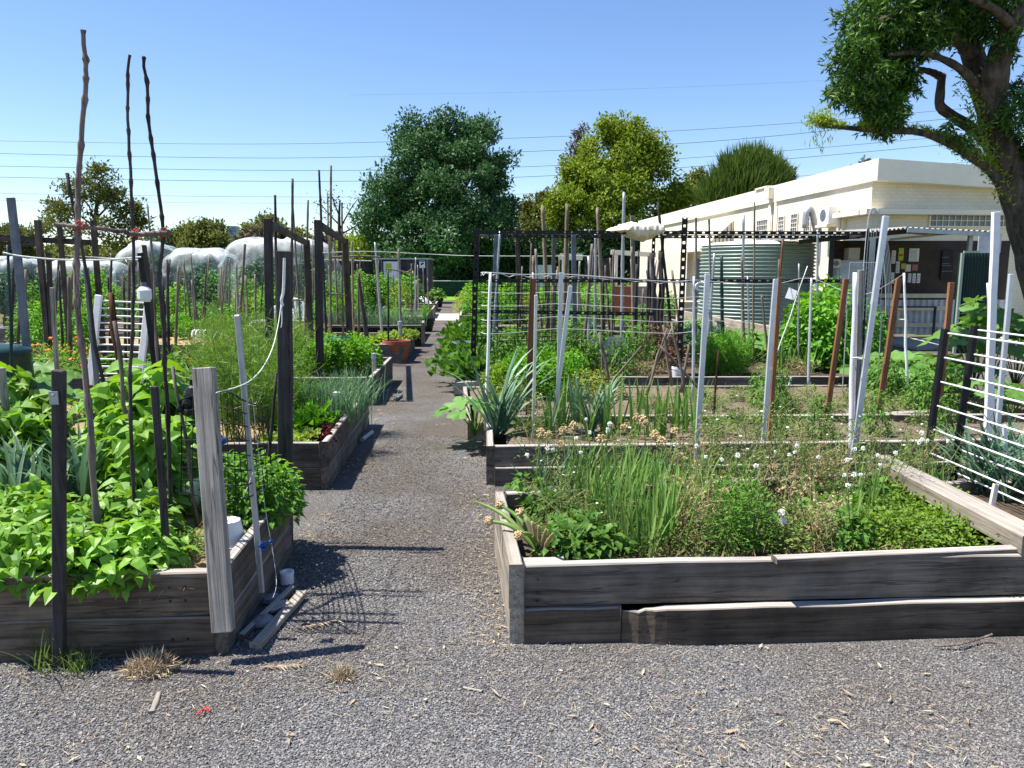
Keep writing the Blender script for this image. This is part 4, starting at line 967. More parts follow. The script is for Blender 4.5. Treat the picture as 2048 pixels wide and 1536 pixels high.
g = Geo(); box(g, (a.x + .1, Ys - .078, b.z - .55), (a.x + .42, Ys - .072, b.z - .1)); g.build('glass', M['lime'], dr, sh.location)
for px in (764, 801, 855): g = Geo(); q = P(px, 560, Ys - .08); box(g, (q.x - .04, Ys - .12, 0), (q.x + .04, Ys - .08, zt + .02)); g.build('post', M['bluegrey'], sh, sh.location)
sg = thing('warning_sign', 'white sign with a dark picture fixed to the shed corner', 'sign', tuple(P(845, 536, Ys - .12)))
a, b = P(839, 536, Ys - .13), P(850, 521, Ys - .13)
g = Geo(); box(g, (a.x, Ys - .15, a.z), (b.x, Ys - .125, b.z)); g.build('panel', M['white'], sg, sg.location)
g = Geo(); w = b.x - a.x; h = b.z - a.z
obox(g, (a.x + w * .5, Ys - .155, a.z + h * .55), (w * .26, 0, h * .09), (0, .004, 0), (-w * .05, 0, h * .10)); obox(g, (a.x + w * .3, Ys - .155, a.z + h * .46), (w * .1, 0, -h * .04), (0, .004, 0), (0, 0, h * .05)); g.build('picture', M['black'], sg, sg.location)
g = Geo(); box(g, (a.x + w * .05, Ys - .157, b.z - h * .2), (b.x - w * .05, Ys - .151, b.z - h * .03)); box(g, (a.x + w * .15, Ys - .157, a.z + h * .12), (b.x - w * .15, Ys - .151, a.z + h * .17)); g.build('heading', M['bluegrey'], sg, sg.location)
# dark brush fence left of the shed
fn_ = thing('brush_fence', 'dark netted brush fence running left from the shed', 'fence', (P(700, 560, 38).x, 38, 0))
g = Geo(); n = 900; xx = RS.uniform(P(560, 560, 38).x, x0, n); zz = P(700, 522, 38).z + RS.uniform(-.15, .05, n); rods(g, np.stack([xx, 38 + RS.uniform(-.1, .1, n), 0 * xx], -1), np.stack([xx + RS.uniform(-.1, .1, n), 38 + RS.uniform(-.1, .1, n), zz], -1), .02, .012); g.build('brushwood', M['post_dark'], fn_, fn_.location)
g = Geo(); tube(g, [(P(560, 520, 37.9).x, 37.88, P(0, 518, 37.9).z), (x0, 37.88, P(0, 522, 37.9).z)], .03, 6); g.build('top_rail', M['galv'], fn_, fn_.location)
# green corrugated raised planter across the end of the path
gp = thing('steel_planter', 'dark green corrugated steel planter across the end of the path', 'planter', (P(905, 590, 50).x, 50, 0))
x0, x1, zt = P(866, 580, 50).x, P(950, 580, 50).x, P(900, 562, 50).z
g = Geo(); n = 9
for k in range(n):
    z_ = zt * k / n; g.add([(x0, 50, z_), (x1, 50, z_), (x1, 49.96, z_ + zt / n / 2), (x0, 49.96, z_ + zt / n / 2), (x1, 50, z_ + zt / n), (x0, 50, z_ + zt / n)], np.array([[0, 1, 2, 3], [3, 2, 4, 5]]))
box(g, (x0, 50.01, 0), (x1, 51.2, zt)); g.build('side_sheet', M['cabinet'], gp, gp.location)
g = Geo(); tube(g, [(x0, 49.95, zt), (x1, 49.95, zt)], .035, 6); g.build('rim', M['sheet'], gp, gp.location)
# blue-grey wall and gate right of the black frame, far back
g = Geo(); box(g, (P(1060, 560, 48).x, 48, 0), (P(1110, 560, 48).x, 48.15, P(0, 530, 48).z)); tag(g.build('block_wall', M['sheet'], None, (P(1085, 560, 48).x, 48, 0)), 'pale blue-grey wall panel far back between the stakes', 'wall')
op = thing('open_shed', 'open-sided garden shed with white beams far back among the stakes', 'shed', (P(1220, 580, 36).x, 36, 0))
for px in (1127, 1232, 1300): g = Geo(); q = P(px, 560, 36); box(g, (q.x - .07, 36, 0), (q.x + .07, 36.14, P(0, 510, 36).z)); g.build('post', M['offwhite'], op, op.location)
g = Geo(); beam(g, P(1120, 513, 36), P(1165, 514, 36), .12, .3); beam(g, P(1222, 504, 36), P(1312, 510, 36), .12, .22); g.build('beam', M['creampaint'], op, op.location)
g = Geo(); box(g, (P(1170, 560, 38).x, 38, 0), (P(1232, 560, 38).x, 38.1, P(0, 516, 38).z)); g.build('back_wall', M['shedwood'], op, op.location)

# ================================================================== fruit nets far left
def m_net():
    t = NT('white_fruit_net')
    t.base(t.ramp(t.noise(t.coords(), 2.2, 4), [(.3, (.42, .47, .47)), (.7, (.66, .70, .70))]), .8, 0, .1)
    tp = t.n.new('ShaderNodeBsdfTransparent'); mx = t.n.new('ShaderNodeMixShader')
    n = t.ramp(t.noise(t.coords('Object', (5, 5, .5)), 1.0, 4), [(.35, (.04,) * 3), (.65, (.26,) * 3)])
    geo = t.n.new('ShaderNodeNewGeometry'); sp = t.n.new('ShaderNodeSeparateXYZ'); t.link(geo.outputs['Normal'], sp.inputs[0])
    mr = t.n.new('ShaderNodeMapRange'); mr.inputs[1].default_value, mr.inputs[2].default_value, mr.inputs[3].default_value, mr.inputs[4].default_value = .1, .9, 0, .5
    t.link(sp.outputs[2], mr.inputs[0]); ad = t.n.new('ShaderNodeMath'); ad.operation = 'ADD'; ad.use_clamp = True; t.link(n, ad.inputs[0]); t.link(mr.outputs[0], ad.inputs[1])
    t.link(ad.outputs[0], mx.inputs[0]); t.link(tp.outputs[0], mx.inputs[1]); t.link(t.b.outputs[0], mx.inputs[2]); t.link(mx.outputs[0], t.out.inputs[0]); return t.mat
M['net'] = m_net()
def net(label, px0, px1, top, Y, dy, seed, hump=2):
    a, b = P(px0, 560, Y).x, P(px1, 560, Y).x; zt = P(0, top, Y).z; c = ((a + b) / 2, Y, 0)
    t = thing('fruit_net', label, 'netting', c, 'white netted fruit cages at the far left')
    g = Geo(); rx = (b - a) / 2
    def fn(u, v):
        an = u * 2 * np.pi; e = .7
        ca, sa = np.sign(np.cos(an)) * np.abs(np.cos(an)) ** e, np.sign(np.sin(an)) * np.abs(np.sin(an)) ** e
        rr = np.where(v < .5, 1 + .05 * (1 - 2 * v), np.sqrt(np.maximum(0, 1 - ((v - .5) * 2) ** 2)) ** .9)
        z = np.where(v < .5, v * 2 * .62, .62 + .38 * np.sin((v - .5) * 2 * np.pi / 2)) * zt
        x, y = c[0] + rx * ca * rr, Y + dy * sa * rr
        k = vnoise(x, y, 2.0, seed)
        fold = .10 * np.sin(an * 9 + seed) * (v < .55)
        return np.stack([x + fold * ca, y + fold * sa, np.maximum(z * (1 + .10 * k * (v > .3)) - .12 * np.sin(u * 12.6 * hump) ** 2 * (v > .5) * (v < .98), .0)], -1)
    grid(g, fn, 64, 26); g.build('net', M['net'], t, t.location, smooth=True)
    g = Geo()
    for sx in (-.7, 0, .7):
        tube(g, [(c[0] + rx * sx, Y, 0), (c[0] + rx * sx, Y, zt * .93)], .03, 6)
    g.build('hoop_pole', M['post_dark'], t, t.location)
    r = np.random.RandomState(seed + 50); n = 3500; d = nrm(r.normal(size=(n, 3))); g = Geo()
    B = np.array((c[0], Y, zt * .44)) + d * (r.rand(n, 1) ** .4) * np.array((rx * .9, dy * .7, zt * .40))
    leaf4(g, B, rdir(n, .2), nrm(d + r.normal(size=(n, 3)) * .5), r.uniform(.12, .25, n), .1, .3)
    o = g.build('fruit_bush', M['t_dark'], None, (c[0], Y, 0)); tag(o, 'dark fruit bush inside the ' + label.split(',')[0].replace('one of the three ', ''), 'shrub')
net('left one of the three white net domes, behind the tall bean poles', 258, 352, 488, 27, 1.8, 1)
net('long low middle white net dome', 345, 470, 498, 28, 1.9, 2)
net('largest white net dome, behind the timber arches', 462, 672, 476, 26, 2.2, 5, 3)
net('small white net dome at the far left edge', -10, 78, 514, 25, 1.5, 7)
net('low flat white net strip left of the domes', 85, 260, 521, 29, 1.2, 8)

# ================================================================== raised beds
bed('near left raised bed of two dark sleepers, full of bean plants', (-3.6, 2.80), (-1.20, 2.97), (-1.27, 4.13), (-3.6, 4.05), .37, .29, 2, .05, 'sleeper_warm', 'straw', side_mat='sleeper')
bed('second raised bed left of the path, with straw and lettuce', (-6.0, 5.25), (-1.365, 5.40), (-1.52, 7.80), (-6.0, 7.75), .36, .28, 2, .05, 'sleeper', 'straw')
bed('third raised bed left of the path, with a leafy parsley clump at its corner', (-7.4, 8.85), (-1.69, 8.95), (-1.79, 11.1), (-7.4, 11.0), .35, .27, 2, .05, 'sleeper', 'soil')
bed('fourth raised bed left of the path, with pale lettuces by the terracotta pot', (-9, 13.1), (-1.93, 13.2), (-2.06, 15.8), (-9, 15.7), .35, .27, 2, .05, 'sleeper', 'straw')
bed('near right raised bed with a ledged split lower sleeper, full of flowering onions', (-.005, 3.055), (2.45, 3.19), (2.43, 4.62), (-.10, 4.15), .36, .25, 2, .055, 'sleeper', 'soil', ledge=.05, side_mat='sleeper_pale', low_mat='sleeper_warm', split=.42)
bed('second raised bed right of the path, with leeks along its front', (-.19, 5.53), (5.2, 5.83), (5.2, 6.9), (-.24, 6.78), .30, .235, 2, .055, 'sleeper', 'soil_dry', ledge=.035)
bed('long low plot of bare soil between the second and third right-hand beds', (-.42, 7.05), (5.6, 7.15), (5.8, 9.6), (-.62, 9.4), .17, .15, 1, .045, 'sleeper_pale', 'soil_dry')
bed('third raised bed right of the path, inside the black frame', (-.72, 9.97), (6.0, 10.05), (6.0, 13.0), (-.86, 12.9), .21, .15, 1, .05, 'sleeper', 'soil')
bed('narrow side bed with dark leeks at the right edge behind the white-rodded panels', (2.62, 3.2), (4.9, 3.3), (4.9, 4.95), (2.62, 4.85), .22, .17, 1, .05, 'sleeper', 'soil', sides='FRBL')
ORD = ['fifth', 'sixth', 'seventh', 'eighth', 'ninth']
LB = [((-12, 17.2), (-2.15, 17.3), (-2.3, 19.8), (-12, 19.7)), ((-14.5, 21.4), (-2.45, 21.5), (-2.65, 24.2), (-14.5, 24.2)), ((-17, 25.8), (-2.75, 26), (-2.95, 29), (-17, 29)), ((-19, 30.6), (-3.1, 30.8), (-3.3, 33.6), (-19, 33.6))]
RB = [((-.95, 14.2), (5.0, 14.2), (5.0, 16.2), (-1.1, 16.2)), ((-1.2, 17.8), (4.4, 17.8), (4.4, 20.6), (-1.4, 20.6)), ((-1.55, 22.2), (5.5, 22.2), (5.5, 25.6), (-1.75, 25.6)), ((-1.9, 27.4), (5.5, 27.4), (5.5, 31), (-2.1, 31)), ((-2.25, 33), (5.5, 33), (5.5, 37), (-2.6, 37))]
for i, b in enumerate(LB): bed(f'{ORD[i]} raised bed back on the left side of the path', *b, .34, .26, 1, .06, 'sleeper', 'straw' if i in (1,) else 'soil')
ORDR = ['fourth', 'fifth', 'sixth', 'seventh', 'eighth']
for i, b in enumerate(RB): bed(f'{ORDR[i]} raised bed back on the right side of the path', *b, .34, .26, 1, .06, 'sleeper', 'soil_dry' if i == 1 else 'soil')

# loose planks on the beds
def plank(label, a, b, w, th, mat, name='plank', cat='plank'):
    a, b = Vector(a), Vector(b); v = b - a; g = Geo(); n = 8; xs = np.linspace(-v.length / 2, v.length / 2, n + 1)
    V = np.stack([np.stack([xs, np.full(n + 1, sy * w / 2) + RS.uniform(-.002, .002, n + 1), np.full(n + 1, sz * th / 2)], -1) for sy, sz in ((-1, -1), (1, -1), (1, 1), (-1, 1))], 1)
    i = np.arange(n)[:, None]; q = np.arange(4)[None]
    Q = np.stack([i * 4 + q, (i + 1) * 4 + q, (i + 1) * 4 + (q + 1) % 4, i * 4 + (q + 1) % 4], -1).reshape(-1, 4)
    g.add(V, [Q[:, ::-1], np.array([[0, 1, 2, 3]]), n * 4 + np.array([[3, 2, 1, 0]])])
    x = v.normalized(); y = Vector((0, 0, 1)).cross(x).normalized(); z = x.cross(y)
    Mx = Matrix.Translation((a + b) / 2) @ Matrix((x, y, z)).transposed().to_4x4()
    return tag(bevel(g.build(name, M[mat], None, a, M=Mx), .004), label, cat)
plank('thick pale sleeper laid along the right side of the near right bed', (2.335, 4.66, .405), (2.33, 3.17, .405), .15, .085, 'sleeper_pale', 'timber_sleeper', 'sleeper')
plank('thin split capping strip on the front sleeper of the near right bed', G(1548, 1118, .372), G(2080, 1095, .372), .05, .02, 'sleeper', 'timber_strip')
plank('short grey offcut lying inside the front left corner of the near right bed', G(1046, 1124, .31), G(1128, 1122, .31), .06, .02, 'sleeper')
plank('pale board lying on the soil of the low plot', G(1590, 836, .18), G(1868, 824, .18), .10, .03, 'sleeper_pale')
plank('pale weathered board lying on the soil behind the leeks', G(1235, 838, .26), G(1330, 836, .26), .10, .03, 'sleeper_pale')
plank('squared timber end sticking out of the third right-hand bed onto the path', G(908, 775, .10), G(960, 772, .12), .22, .16, 'sleeper_pale', 'timber_block', 'timber')
plank('grey batten lying on the gravel beside the near left bed', G(512, 1292, .02), G(603, 1188, .03), .05, .03, 'sleeper_pale', 'batten', 'batten')
plank('dark branch-like offcut lying between the bed and the batten', G(480, 1275, .02), G(585, 1175, .05), .03, .025, 'sleeper', 'batten', 'batten')
plank('short brown board end on the gravel under the near left bed', G(535, 1222, .03), G(575, 1205, .04), .06, .02, 'sleeper', 'batten', 'batten')

# ================================================================== plants
PM = {}
def proto(key, g, mats, smooth=False): PM.setdefault(key, []).append(g.mesh(key, mats, smooth=smooth))
def dome(n, Rr, h, inner=.35, z0=.0):
    d = nrm(RS.normal(size=(n, 3))); d[:, 2] = np.abs(d[:, 2])
    q = RS.uniform(inner, 1, n) ** .6
    p = d * q[:, None] * np.array((Rr, Rr, h)); p[:, 2] += z0
    return p, d
def mk_bush(key, Rr, h, n, L, W, mat, seed, up=.5, kind=8, tri=0, stems=8, fold=.3, droop=.3, z0=.03, stemmat='stem', flowers=0, fmat='flower', fr=.012):
    RS.seed(seed); g = Geo()
    p, d = dome(n, Rr, h, z0=z0)
    hor = d * np.array((1, 1, .25)) + RS.normal(size=(n, 3)) * .35
    N = nrm(np.array((0, 0, 1.)) * (up + .5) + d * .55 + RS.normal(size=(n, 3)) * .35)
    Ls = L * RS.uniform(.6, 1.15, n)
    fn = leaf8 if kind == 8 else leaf4
    kw = dict(fold=fold, droop=droop) if kind == 8 else dict(fold=fold)
    if tri:
        D, S, N2 = frame(hor, N)
        for a in (-1.75, 0, 1.75):
            dd = D * math.cos(a) + S * math.sin(a)
            B = p + D * Ls[:, None] * .12 * (1 if a == 0 else .3)
            fn(g, B, dd + RS.normal(size=(n, 3)) * .08, N2 + RS.normal(size=(n, 3)) * .15, Ls * (1.1 if a == 0 else .95), Ls * W / L * RS.uniform(.85, 1.1, n), **kw)
    else: fn(g, p, hor, N, Ls, Ls * W / L, **kw)
    k = RS.choice(n, min(n, stems * 3))
    rods(g, np.zeros((len(k), 3)) + RS.normal(size=(len(k), 3)) * np.array((Rr * .15, Rr * .15, 0)), p[k], .004, .0015, m=1)
    if flowers:
        q, _ = dome(flowers, Rr, h * 1.12, .9, z0); balls(g, q, fr, 2, .25)
    proto(key, g, [M[mat], M[stemmat], M[fmat]])
for s in range(4): mk_bush('bush_bean', .21, .30, 105, .078, .058, 'l_bean', 100 + s, tri=1, droop=.6, fold=.4)
for s in range(2): mk_bush('climbing_bean', .20, .66, 110, .105, .085, 'l_bean', 110 + s, tri=1, droop=.6, fold=.4)
for s in range(3): mk_bush('basil', .20, .34, 420, .058, .036, 'l_basil', 120 + s, droop=.35)
for s in range(3): mk_bush('parsley', .28, .42, 900, .05, .045, 'l_lush', 130 + s, kind=4, fold=.5)
for s in range(3): mk_bush('tomato', .22, .55, 420, .07, .028, 'l_mid', 140 + s, droop=.7, up=.2)
for s in range(3): mk_bush('leafy_shrub', .42, .75, 820, .085, .06, 'l_lush', 150 + s, droop=.4)
for s in range(2): mk_bush('dark_shrub', .38, .65, 700, .08, .05, 'l_dark', 160 + s, droop=.4)
for s in range(2): mk_bush('yellow_bush', .35, .5, 600, .06, .035, 'l_yellow', 170 + s, droop=.4, kind=4)
for s in range(3): mk_bush('low_weed', .20, .16, 320, .035, .022, 'l_weed', 180 + s, kind=4)
for s in range(2): mk_bush('clover', .24, .13, 520, .026, .022, 'l_clover', 190 + s, kind=4)
for s in range(2): mk_bush('brown_bush', .25, .45, 420, .05, .03, 'l_brown', 200 + s, kind=4, stemmat='drystem')
for s in range(2): mk_bush('marigold', .28, .40, 560, .045, .018, 'l_lush', 210 + s, kind=4, flowers=14, fmat='orange', fr=.022)
for s in range(2): mk_bush('broadleaf_weed', .20, .20, 120, .075, .06, 'l_mid', 220 + s, droop=.5)
for s in range(2): mk_bush('serrated_weed', .17, .42, 420, .06, .017, 'l_mid', 230 + s, droop=.5, kind=4)
def mk_blade(key, n, L, W, th0, th1, mat, seed, spread=.04, fan=None, seg=6, tip=2.2, heads=0, hmat='flower', hr=.02, dry=0, fold=.3, lo=.6):
    RS.seed(seed); g = Geo()
    az = RS.uniform(0, 6.28, n) if fan is None else np.where(RS.rand(n) < .5, fan, fan + np.pi) + RS.normal(0, .25, n)
    B = np.stack([RS.normal(0, spread, n), RS.normal(0, spread, n), np.zeros(n)], -1)
    Ls = L * RS.uniform(lo, 1.1, n)
    blades(g, B, az, RS.uniform(*th0, n), RS.uniform(*th1, n), Ls, W * RS.uniform(.7, 1.1, n), seg, fold, tip=tip)
    if dry:
        blades(g, B[:dry] , RS.uniform(0, 6.28, dry), RS.uniform(.6, 1.2, dry), RS.uniform(.2, .6, dry), L * .6, W, 4, .2, m=1)
    if heads:
        hb = np.stack([RS.normal(0, spread, heads), RS.normal(0, spread, heads), np.zeros(heads)], -1)
        ht = hb + np.stack([RS.normal(0, .10, heads), RS.normal(0, .10, heads), L * RS.uniform(.95, 1.25, heads)], -1)
        rods(g, hb, ht, .0045, .003, 5, m=2); nf = 46; hk = np.repeat(hr * RS.uniform(.7, 1.1, heads), nf)[:, None]; balls(g, np.repeat(ht, nf, 0) + nrm(RS.normal(size=(heads * nf, 3))) * hk * RS.uniform(.6, 1, (heads * nf, 1)), hk[:, 0] * .2, 3, .3)
    proto(key, g, [M[mat], M['l_dry'], M['stem'], M[hmat]])
for s in range(3): mk_blade('leek', 20, .62, .046, (.05, .65), (.2, 1.3), 'l_leek', 300 + s, .012, fan=.3, tip=3)
for s in range(3): mk_blade('onion', 26, .42, .017, (.0, .35), (.0, .5), 'l_onion', 310 + s, .045, tip=4, dry=5)
for s in range(2): mk_blade('flowering_onion', 14, .40, .014, (.0, .4), (.0, .6), 'l_onion', 320 + s, .05, tip=4, heads=5, hr=.018, dry=5)
for s in range(2): mk_blade('seeding_onion', 9, .38, .02, (.0, .5), (.0, .7), 'l_leek', 330 + s, .03, tip=3, heads=3, hmat='seedhead', hr=.032, dry=4)
for s in range(3): mk_blade('chive_clump', 150, .36, .007, (.0, .5), (.0, 1.0), 'l_chive', 340 + s, .09, seg=5, tip=5)
for s in range(2): mk_blade('grass_tuft', 60, .22, .006, (.1, .8), (.1, .9), 'l_weed', 350 + s, .04, seg=4)
for s in range(2): mk_blade('strap_leaf_plant', 26, .5, .05, (.1, .7), (.2, .9), 'l_lush', 360 + s, .03, tip=2.4)
for s in range(2): mk_blade('spring_onion', 6, .42, .02, (.0, .25), (.0, .25), 'l_onion', 370 + s, .02, tip=2.6)
def mk_feather(key, Rr, h, n, fl, mat, seed, stems=26):
    RS.seed(seed); g = Geo()
    tip = np.stack([RS.normal(0, Rr * .6, stems), RS.normal(0, Rr * .6, stems), h * RS.uniform(.6, 1, stems)], -1); b = RS.normal(0, .04, (stems, 3)) * np.array((1, 1, 0))
    rods(g, b, tip, .004, .0015, m=1)
    k = RS.randint(0, stems, n); s = RS.uniform(.2, 1, n)[:, None]
    B = b[k] + (tip[k] - b[k]) * s + RS.normal(0, fl * .25, (n, 3))
    D = nrm(RS.normal(size=(n, 3)) + np.array((0, 0, .6)))
    leaf4(g, B, D, rdir(n), fl * RS.uniform(.5, 1.2, n), .0055 if h > .5 else .006, .1)
    proto(key, g, [M[mat], M['stem']])
for s in range(2): mk_feather('fennel', .34, .85, 2600, .12, 'l_fennel', 400 + s)
for s in range(2): mk_feather('carrot', .20, .34, 1500, .07, 'l_lush', 410 + s, 22)
def mk_rosette(key, n, L, W, mat, seed, th=(.25, 1.25), fold=.35, wav=.25):
    RS.seed(seed); g = Geo()
    az = np.arange(n) * 2.4; t = np.linspace(th[1], th[0], n); D = np.stack([np.cos(az) * np.sin(t), np.sin(az) * np.sin(t), np.cos(t)], -1)
    N = np.stack([-np.cos(az) * np.cos(t), -np.sin(az) * np.cos(t), np.sin(t)], -1)
    Ls = L * RS.uniform(.75, 1.1, n)
    leaf8(g, D * .01, D, N + RS.normal(size=(n, 3)) * .2, Ls, W, fold, .35)
    m = n * 7; k = RS.randint(0, n, m); s = RS.uniform(.55, 1.0, m)
    S = np.cross(D, N)[k]; B = D[k] * (Ls[k] * s)[:, None] + S * (RS.uniform(-.45, .45, m) * W * 1.0)[:, None] - N[k] * (Ls[k] * .35 * s ** 2)[:, None]
    leaf4(g, B, D[k] + RS.normal(size=(m, 3)) * .6, N[k] + RS.normal(size=(m, 3)) * .7, L * .28, L * .26, .6)
    proto(key, g, [M[mat]])
for s in range(3): mk_rosette('lettuce', 22, .17, .12, 'l_lettuce', 500 + s)
for s in range(2): mk_rosette('red_lettuce', 22, .13, .085, 'l_redlettuce', 510 + s)
for s in range(2): mk_rosette('cos_lettuce', 20, .26, .13, 'l_lush', 520 + s, th=(.1, .8))
for s in range(2): mk_rosette('silverbeet', 18, .46, .20, 'l_mid', 530 + s, th=(.05, .9))
for s in range(2): mk_rosette('cabbage', 20, .30, .22, 'l_leek', 540 + s, th=(.2, 1.2))
def big_leaf(g, c, d, n, r, lobes=0, cup=.15, m=0, deep=.35):
    """a broad round or lobed leaf around its stalk point"""
    d = nrm(d); n = nrm(n); s = nrm(np.cross(d, n)); n = np.cross(s, d); k = 30
    a = np.linspace(-math.pi, math.pi, k, endpoint=False)
    rad = r * (1 - .32 * np.abs(np.abs(a) / math.pi) ** 6)
    if lobes: rad = rad * (1 - deep * np.abs(np.sin(a * lobes / 2)) ** 1.5) * (1 + .2 * np.cos(a))
    c = np.array(c); V = [c]
    for f in (.5, 1.):
        q = c + (d * np.cos(a)[:, None] + s * np.sin(a)[:, None]) * (rad * f)[:, None] + n * (cup * r * (f ** 2) * (.5 + .6 * np.cos(a * 5 + r * 40)))[:, None] - np.array((0, 0, .25)) * r * f ** 2 * (np.cos(a) > 0)[:, None] * np.cos(a)[:, None]
        V.extend(q)
    T = np.array([[0, 1 + i, 1 + (i + 1) % k] for i in range(k)]); Q = np.array([[1 + i, 1 + k + i, 1 + k + (i + 1) % k, 1 + (i + 1) % k] for i in range(k)])
    g.add(np.array(V), [T, Q], m)
def mk_squash(key, n, Rr, h, r, mat, seed, lobes=0, deep=.35):
    RS.seed(seed); g = Geo()
    for i in range(n):
        a = i * 2.4 + RS.uniform(-.3, .3); q = math.sqrt((i + .5) / n)
        p = np.array((math.cos(a) * Rr * q, math.sin(a) * Rr * q, h * (1.05 - .45 * q) * RS.uniform(.8, 1.1)))
        tube(g, smooth_path([(0, 0, 0), p * np.array((.45, .45, .75)), p], 6), np.linspace(.009, .006, 6), 5, m=1)
        big_leaf(g, p, (math.cos(a), math.sin(a), -.25), (math.cos(a) * .35, math.sin(a) * .35, 1), r * RS.uniform(.7, 1.15), lobes, deep=deep)
    proto(key, g, [M[mat], M['stem']], True)
for s in range(2): mk_squash('squash', 15, .55, .5, .19, 'l_squash', 600 + s, 5, .12)
for s in range(2): mk_squash('zucchini', 11, .42, .55, .19, 'l_squash', 610 + s, 7, .42)
for s in range(2): mk_squash('fig_leaf_plant', 13, .5, .95, .23, 'l_squash', 620 + s, 9, .55)
def mk_seedweed(key, h, n, seed, mat='l_weed', fl=3, dry=.35):
    RS.seed(seed); g = Geo(); tips = []
    for i in range(n):
        b = RS.normal(0, .05, 3) * np.array((1, 1, 0)); t = b + np.array((RS.normal(0, .16), RS.normal(0, .12), h * RS.uniform(.55, 1.05)))
        q = smooth_path([b, (b + t) / 2 + RS.normal(0, .03, 3), t], 7); m_ = 2 if RS.rand() < dry else 1
        tube(g, q, np.linspace(.004, .0018, 7), 4, m=m_)
        for k in range(2, 7):
            for _ in range(2):
                e = q[k] + np.array((RS.normal(0, .06), RS.normal(0, .05), RS.uniform(.02, .10))); rods(g, q[k], e, .0018, .001, m=m_); tips.append(e)
    T = np.array(tips); k = RS.randint(0, len(T), 420); B = T[k] + RS.normal(0, .022, (420, 3)) - np.array((0, 0, .02))
    leaf4(g, B, rdir(420, .2), rdir(420, .4), RS.uniform(.014, .045, 420), .012, .3)
    if fl: balls(g, T[RS.choice(len(T), fl, False)] + np.array((0, 0, .012)), RS.uniform(.008, .013, fl), 3, .3, .7)
    proto(key, g, [M[mat], M['stem'], M['drystem'], M['flower']])
for s in range(3): mk_seedweed('flowering_weed', .62, 12, 700 + s)
for s in range(2): mk_seedweed('dry_weed', .5, 12, 710 + s, 'l_dry', 0, .9)
RS.seed(5)

GROUPN = {}
def plant(key, label, loc, sc=1., cat=None, group=None, sz=None, name=None, rz=None):
    i = GROUPN.get(key, 0); GROUPN[key] = i + 1
    me = PM[key][i % len(PM[key])]
    o = bpy.data.objects.new(name or (key if key.endswith(('plant', 'weed', 'shrub', 'bush', 'tuft', 'clump')) else key + '_plant'), me)
    COL.objects.link(o); o.location = loc
    o.rotation_euler = (0, 0, random.uniform(0, 6.28) if rz is None else rz); s = sc * random.uniform(.92, 1.08)
    o.scale = (s, s, (sz if sz else sc) * random.uniform(.92, 1.08))
    return tag(o, label, cat or 'plant', group)
def row(key, label, pts, z, sc=1., cat=None, group=None, sz=None):
    """several alike: (pixel x, pixel y) of each foot on soil of height z"""
    for q in pts:
        k = q[2] if len(q) > 2 else 1.
        plant(key, label, tuple(G(q[0], q[1], z)), sc * k, cat, group, sz * k if sz else None)

# ---- near left bed: beans
gb = 'bush beans in the near left bed'
for q in [(8, 1150), (62, 1160), (105, 1120), (150, 1165), (205, 1150), (255, 1165), (300, 1135), (30, 1095), (190, 1100), (250, 1090), (300, 1085), (-40, 1140), (120, 1075), (10, 1060), (70, 1070)]:
    plant('bush_bean', 'bright green bush bean along the front of the near left bed', tuple(G(q[0], q[1], .29)), .88, 'bean plant', gb, .80)
for q in [(300, 1040, 1.0), (235, 1010, .95), (345, 1010, 1.05), (330, 985, 1.3), (255, 980, 1.25), (290, 970, 1.38), (225, 968, 1.15), (365, 970, 1.1)]:
    plant('climbing_bean', 'taller bean plant climbing between the poles of the near left bed', tuple(G(q[0], q[1], .29)), q[2] * .85, 'bean plant', 'climbing beans among the tall poles')
for q in [(15, 985, 1.0), (70, 990, .95), (-30, 1000, 1.0), (40, 962, 1.3), (95, 968, 1.1), (0, 960, 1.25)]:
    plant('climbing_bean', 'tall bean plant at the left edge of the near left bed', tuple(G(q[0], q[1], .29)), q[2] * .8, 'bean plant', 'tall beans at the left edge')
row('leek', 'broad-bladed leek growing between the beans of the near left bed', [(70, 1030), (120, 1035), (170, 1025), (215, 1010), (30, 1040), (150, 1000)], .29, .85, 'leek', 'leeks between the beans')
for q in [(500, 1050, .78), (545, 1045, .8), (455, 1010, .8), (530, 1010, .85), (475, 1040, .7), (500, 1000, .8), (560, 1020, .75)]:
    plant('basil', 'small-leaved green bush spilling over the back right corner of the near left bed', tuple(G(q[0], q[1], .30)), q[2], 'herb', 'small-leaved herbs at the corner of the near left bed')
row('low_weed', 'small green seedling on the straw of the near left bed', [(375, 1110), (400, 1095), (350, 1105)], .30, .5, 'weed', 'seedlings on the straw')
plant('broadleaf_weed', 'broad bean leaves beside the plastic mesh of the near left bed', tuple(G(370, 1005, .29)), 1.25, 'plant')
# ---- second left bed
row('fennel', 'tall feathery pale green fennel in the second left bed', [(470, 885), (530, 880), (545, 850), (490, 840), (430, 835)], .28, 1.0, 'fennel', 'fennel in the second left bed', 1.05)
row('chive_clump', 'blue-green chive clump in the back of the second left bed', [(648, 850), (690, 845), (675, 815), (715, 815), (655, 820), (630, 840)], .28, 1.05, 'chives', 'chives in the second left bed', 1.1)
row('cos_lettuce', 'upright green lettuce in the second left bed', [(585, 880), (615, 872), (600, 860), (632, 865)], .28, .85, 'lettuce', 'upright lettuces in the second left bed')
row('lettuce', 'pale curly lettuce at the front of the second left bed', [(588, 898), (560, 892), (608, 892)], .28, .85, 'lettuce', 'curly lettuces in the second left bed')
row('red_lettuce', 'dark red lettuce at the corner of the second left bed', [(640, 890), (652, 878), (630, 880)], .28, .85, 'lettuce', 'red lettuces in the second left bed')
row('carrot', 'feathery green carrot top in the second left bed', [(590, 845), (610, 838), (575, 835)], .28, 1.0, 'carrot', 'carrots in the second left bed')
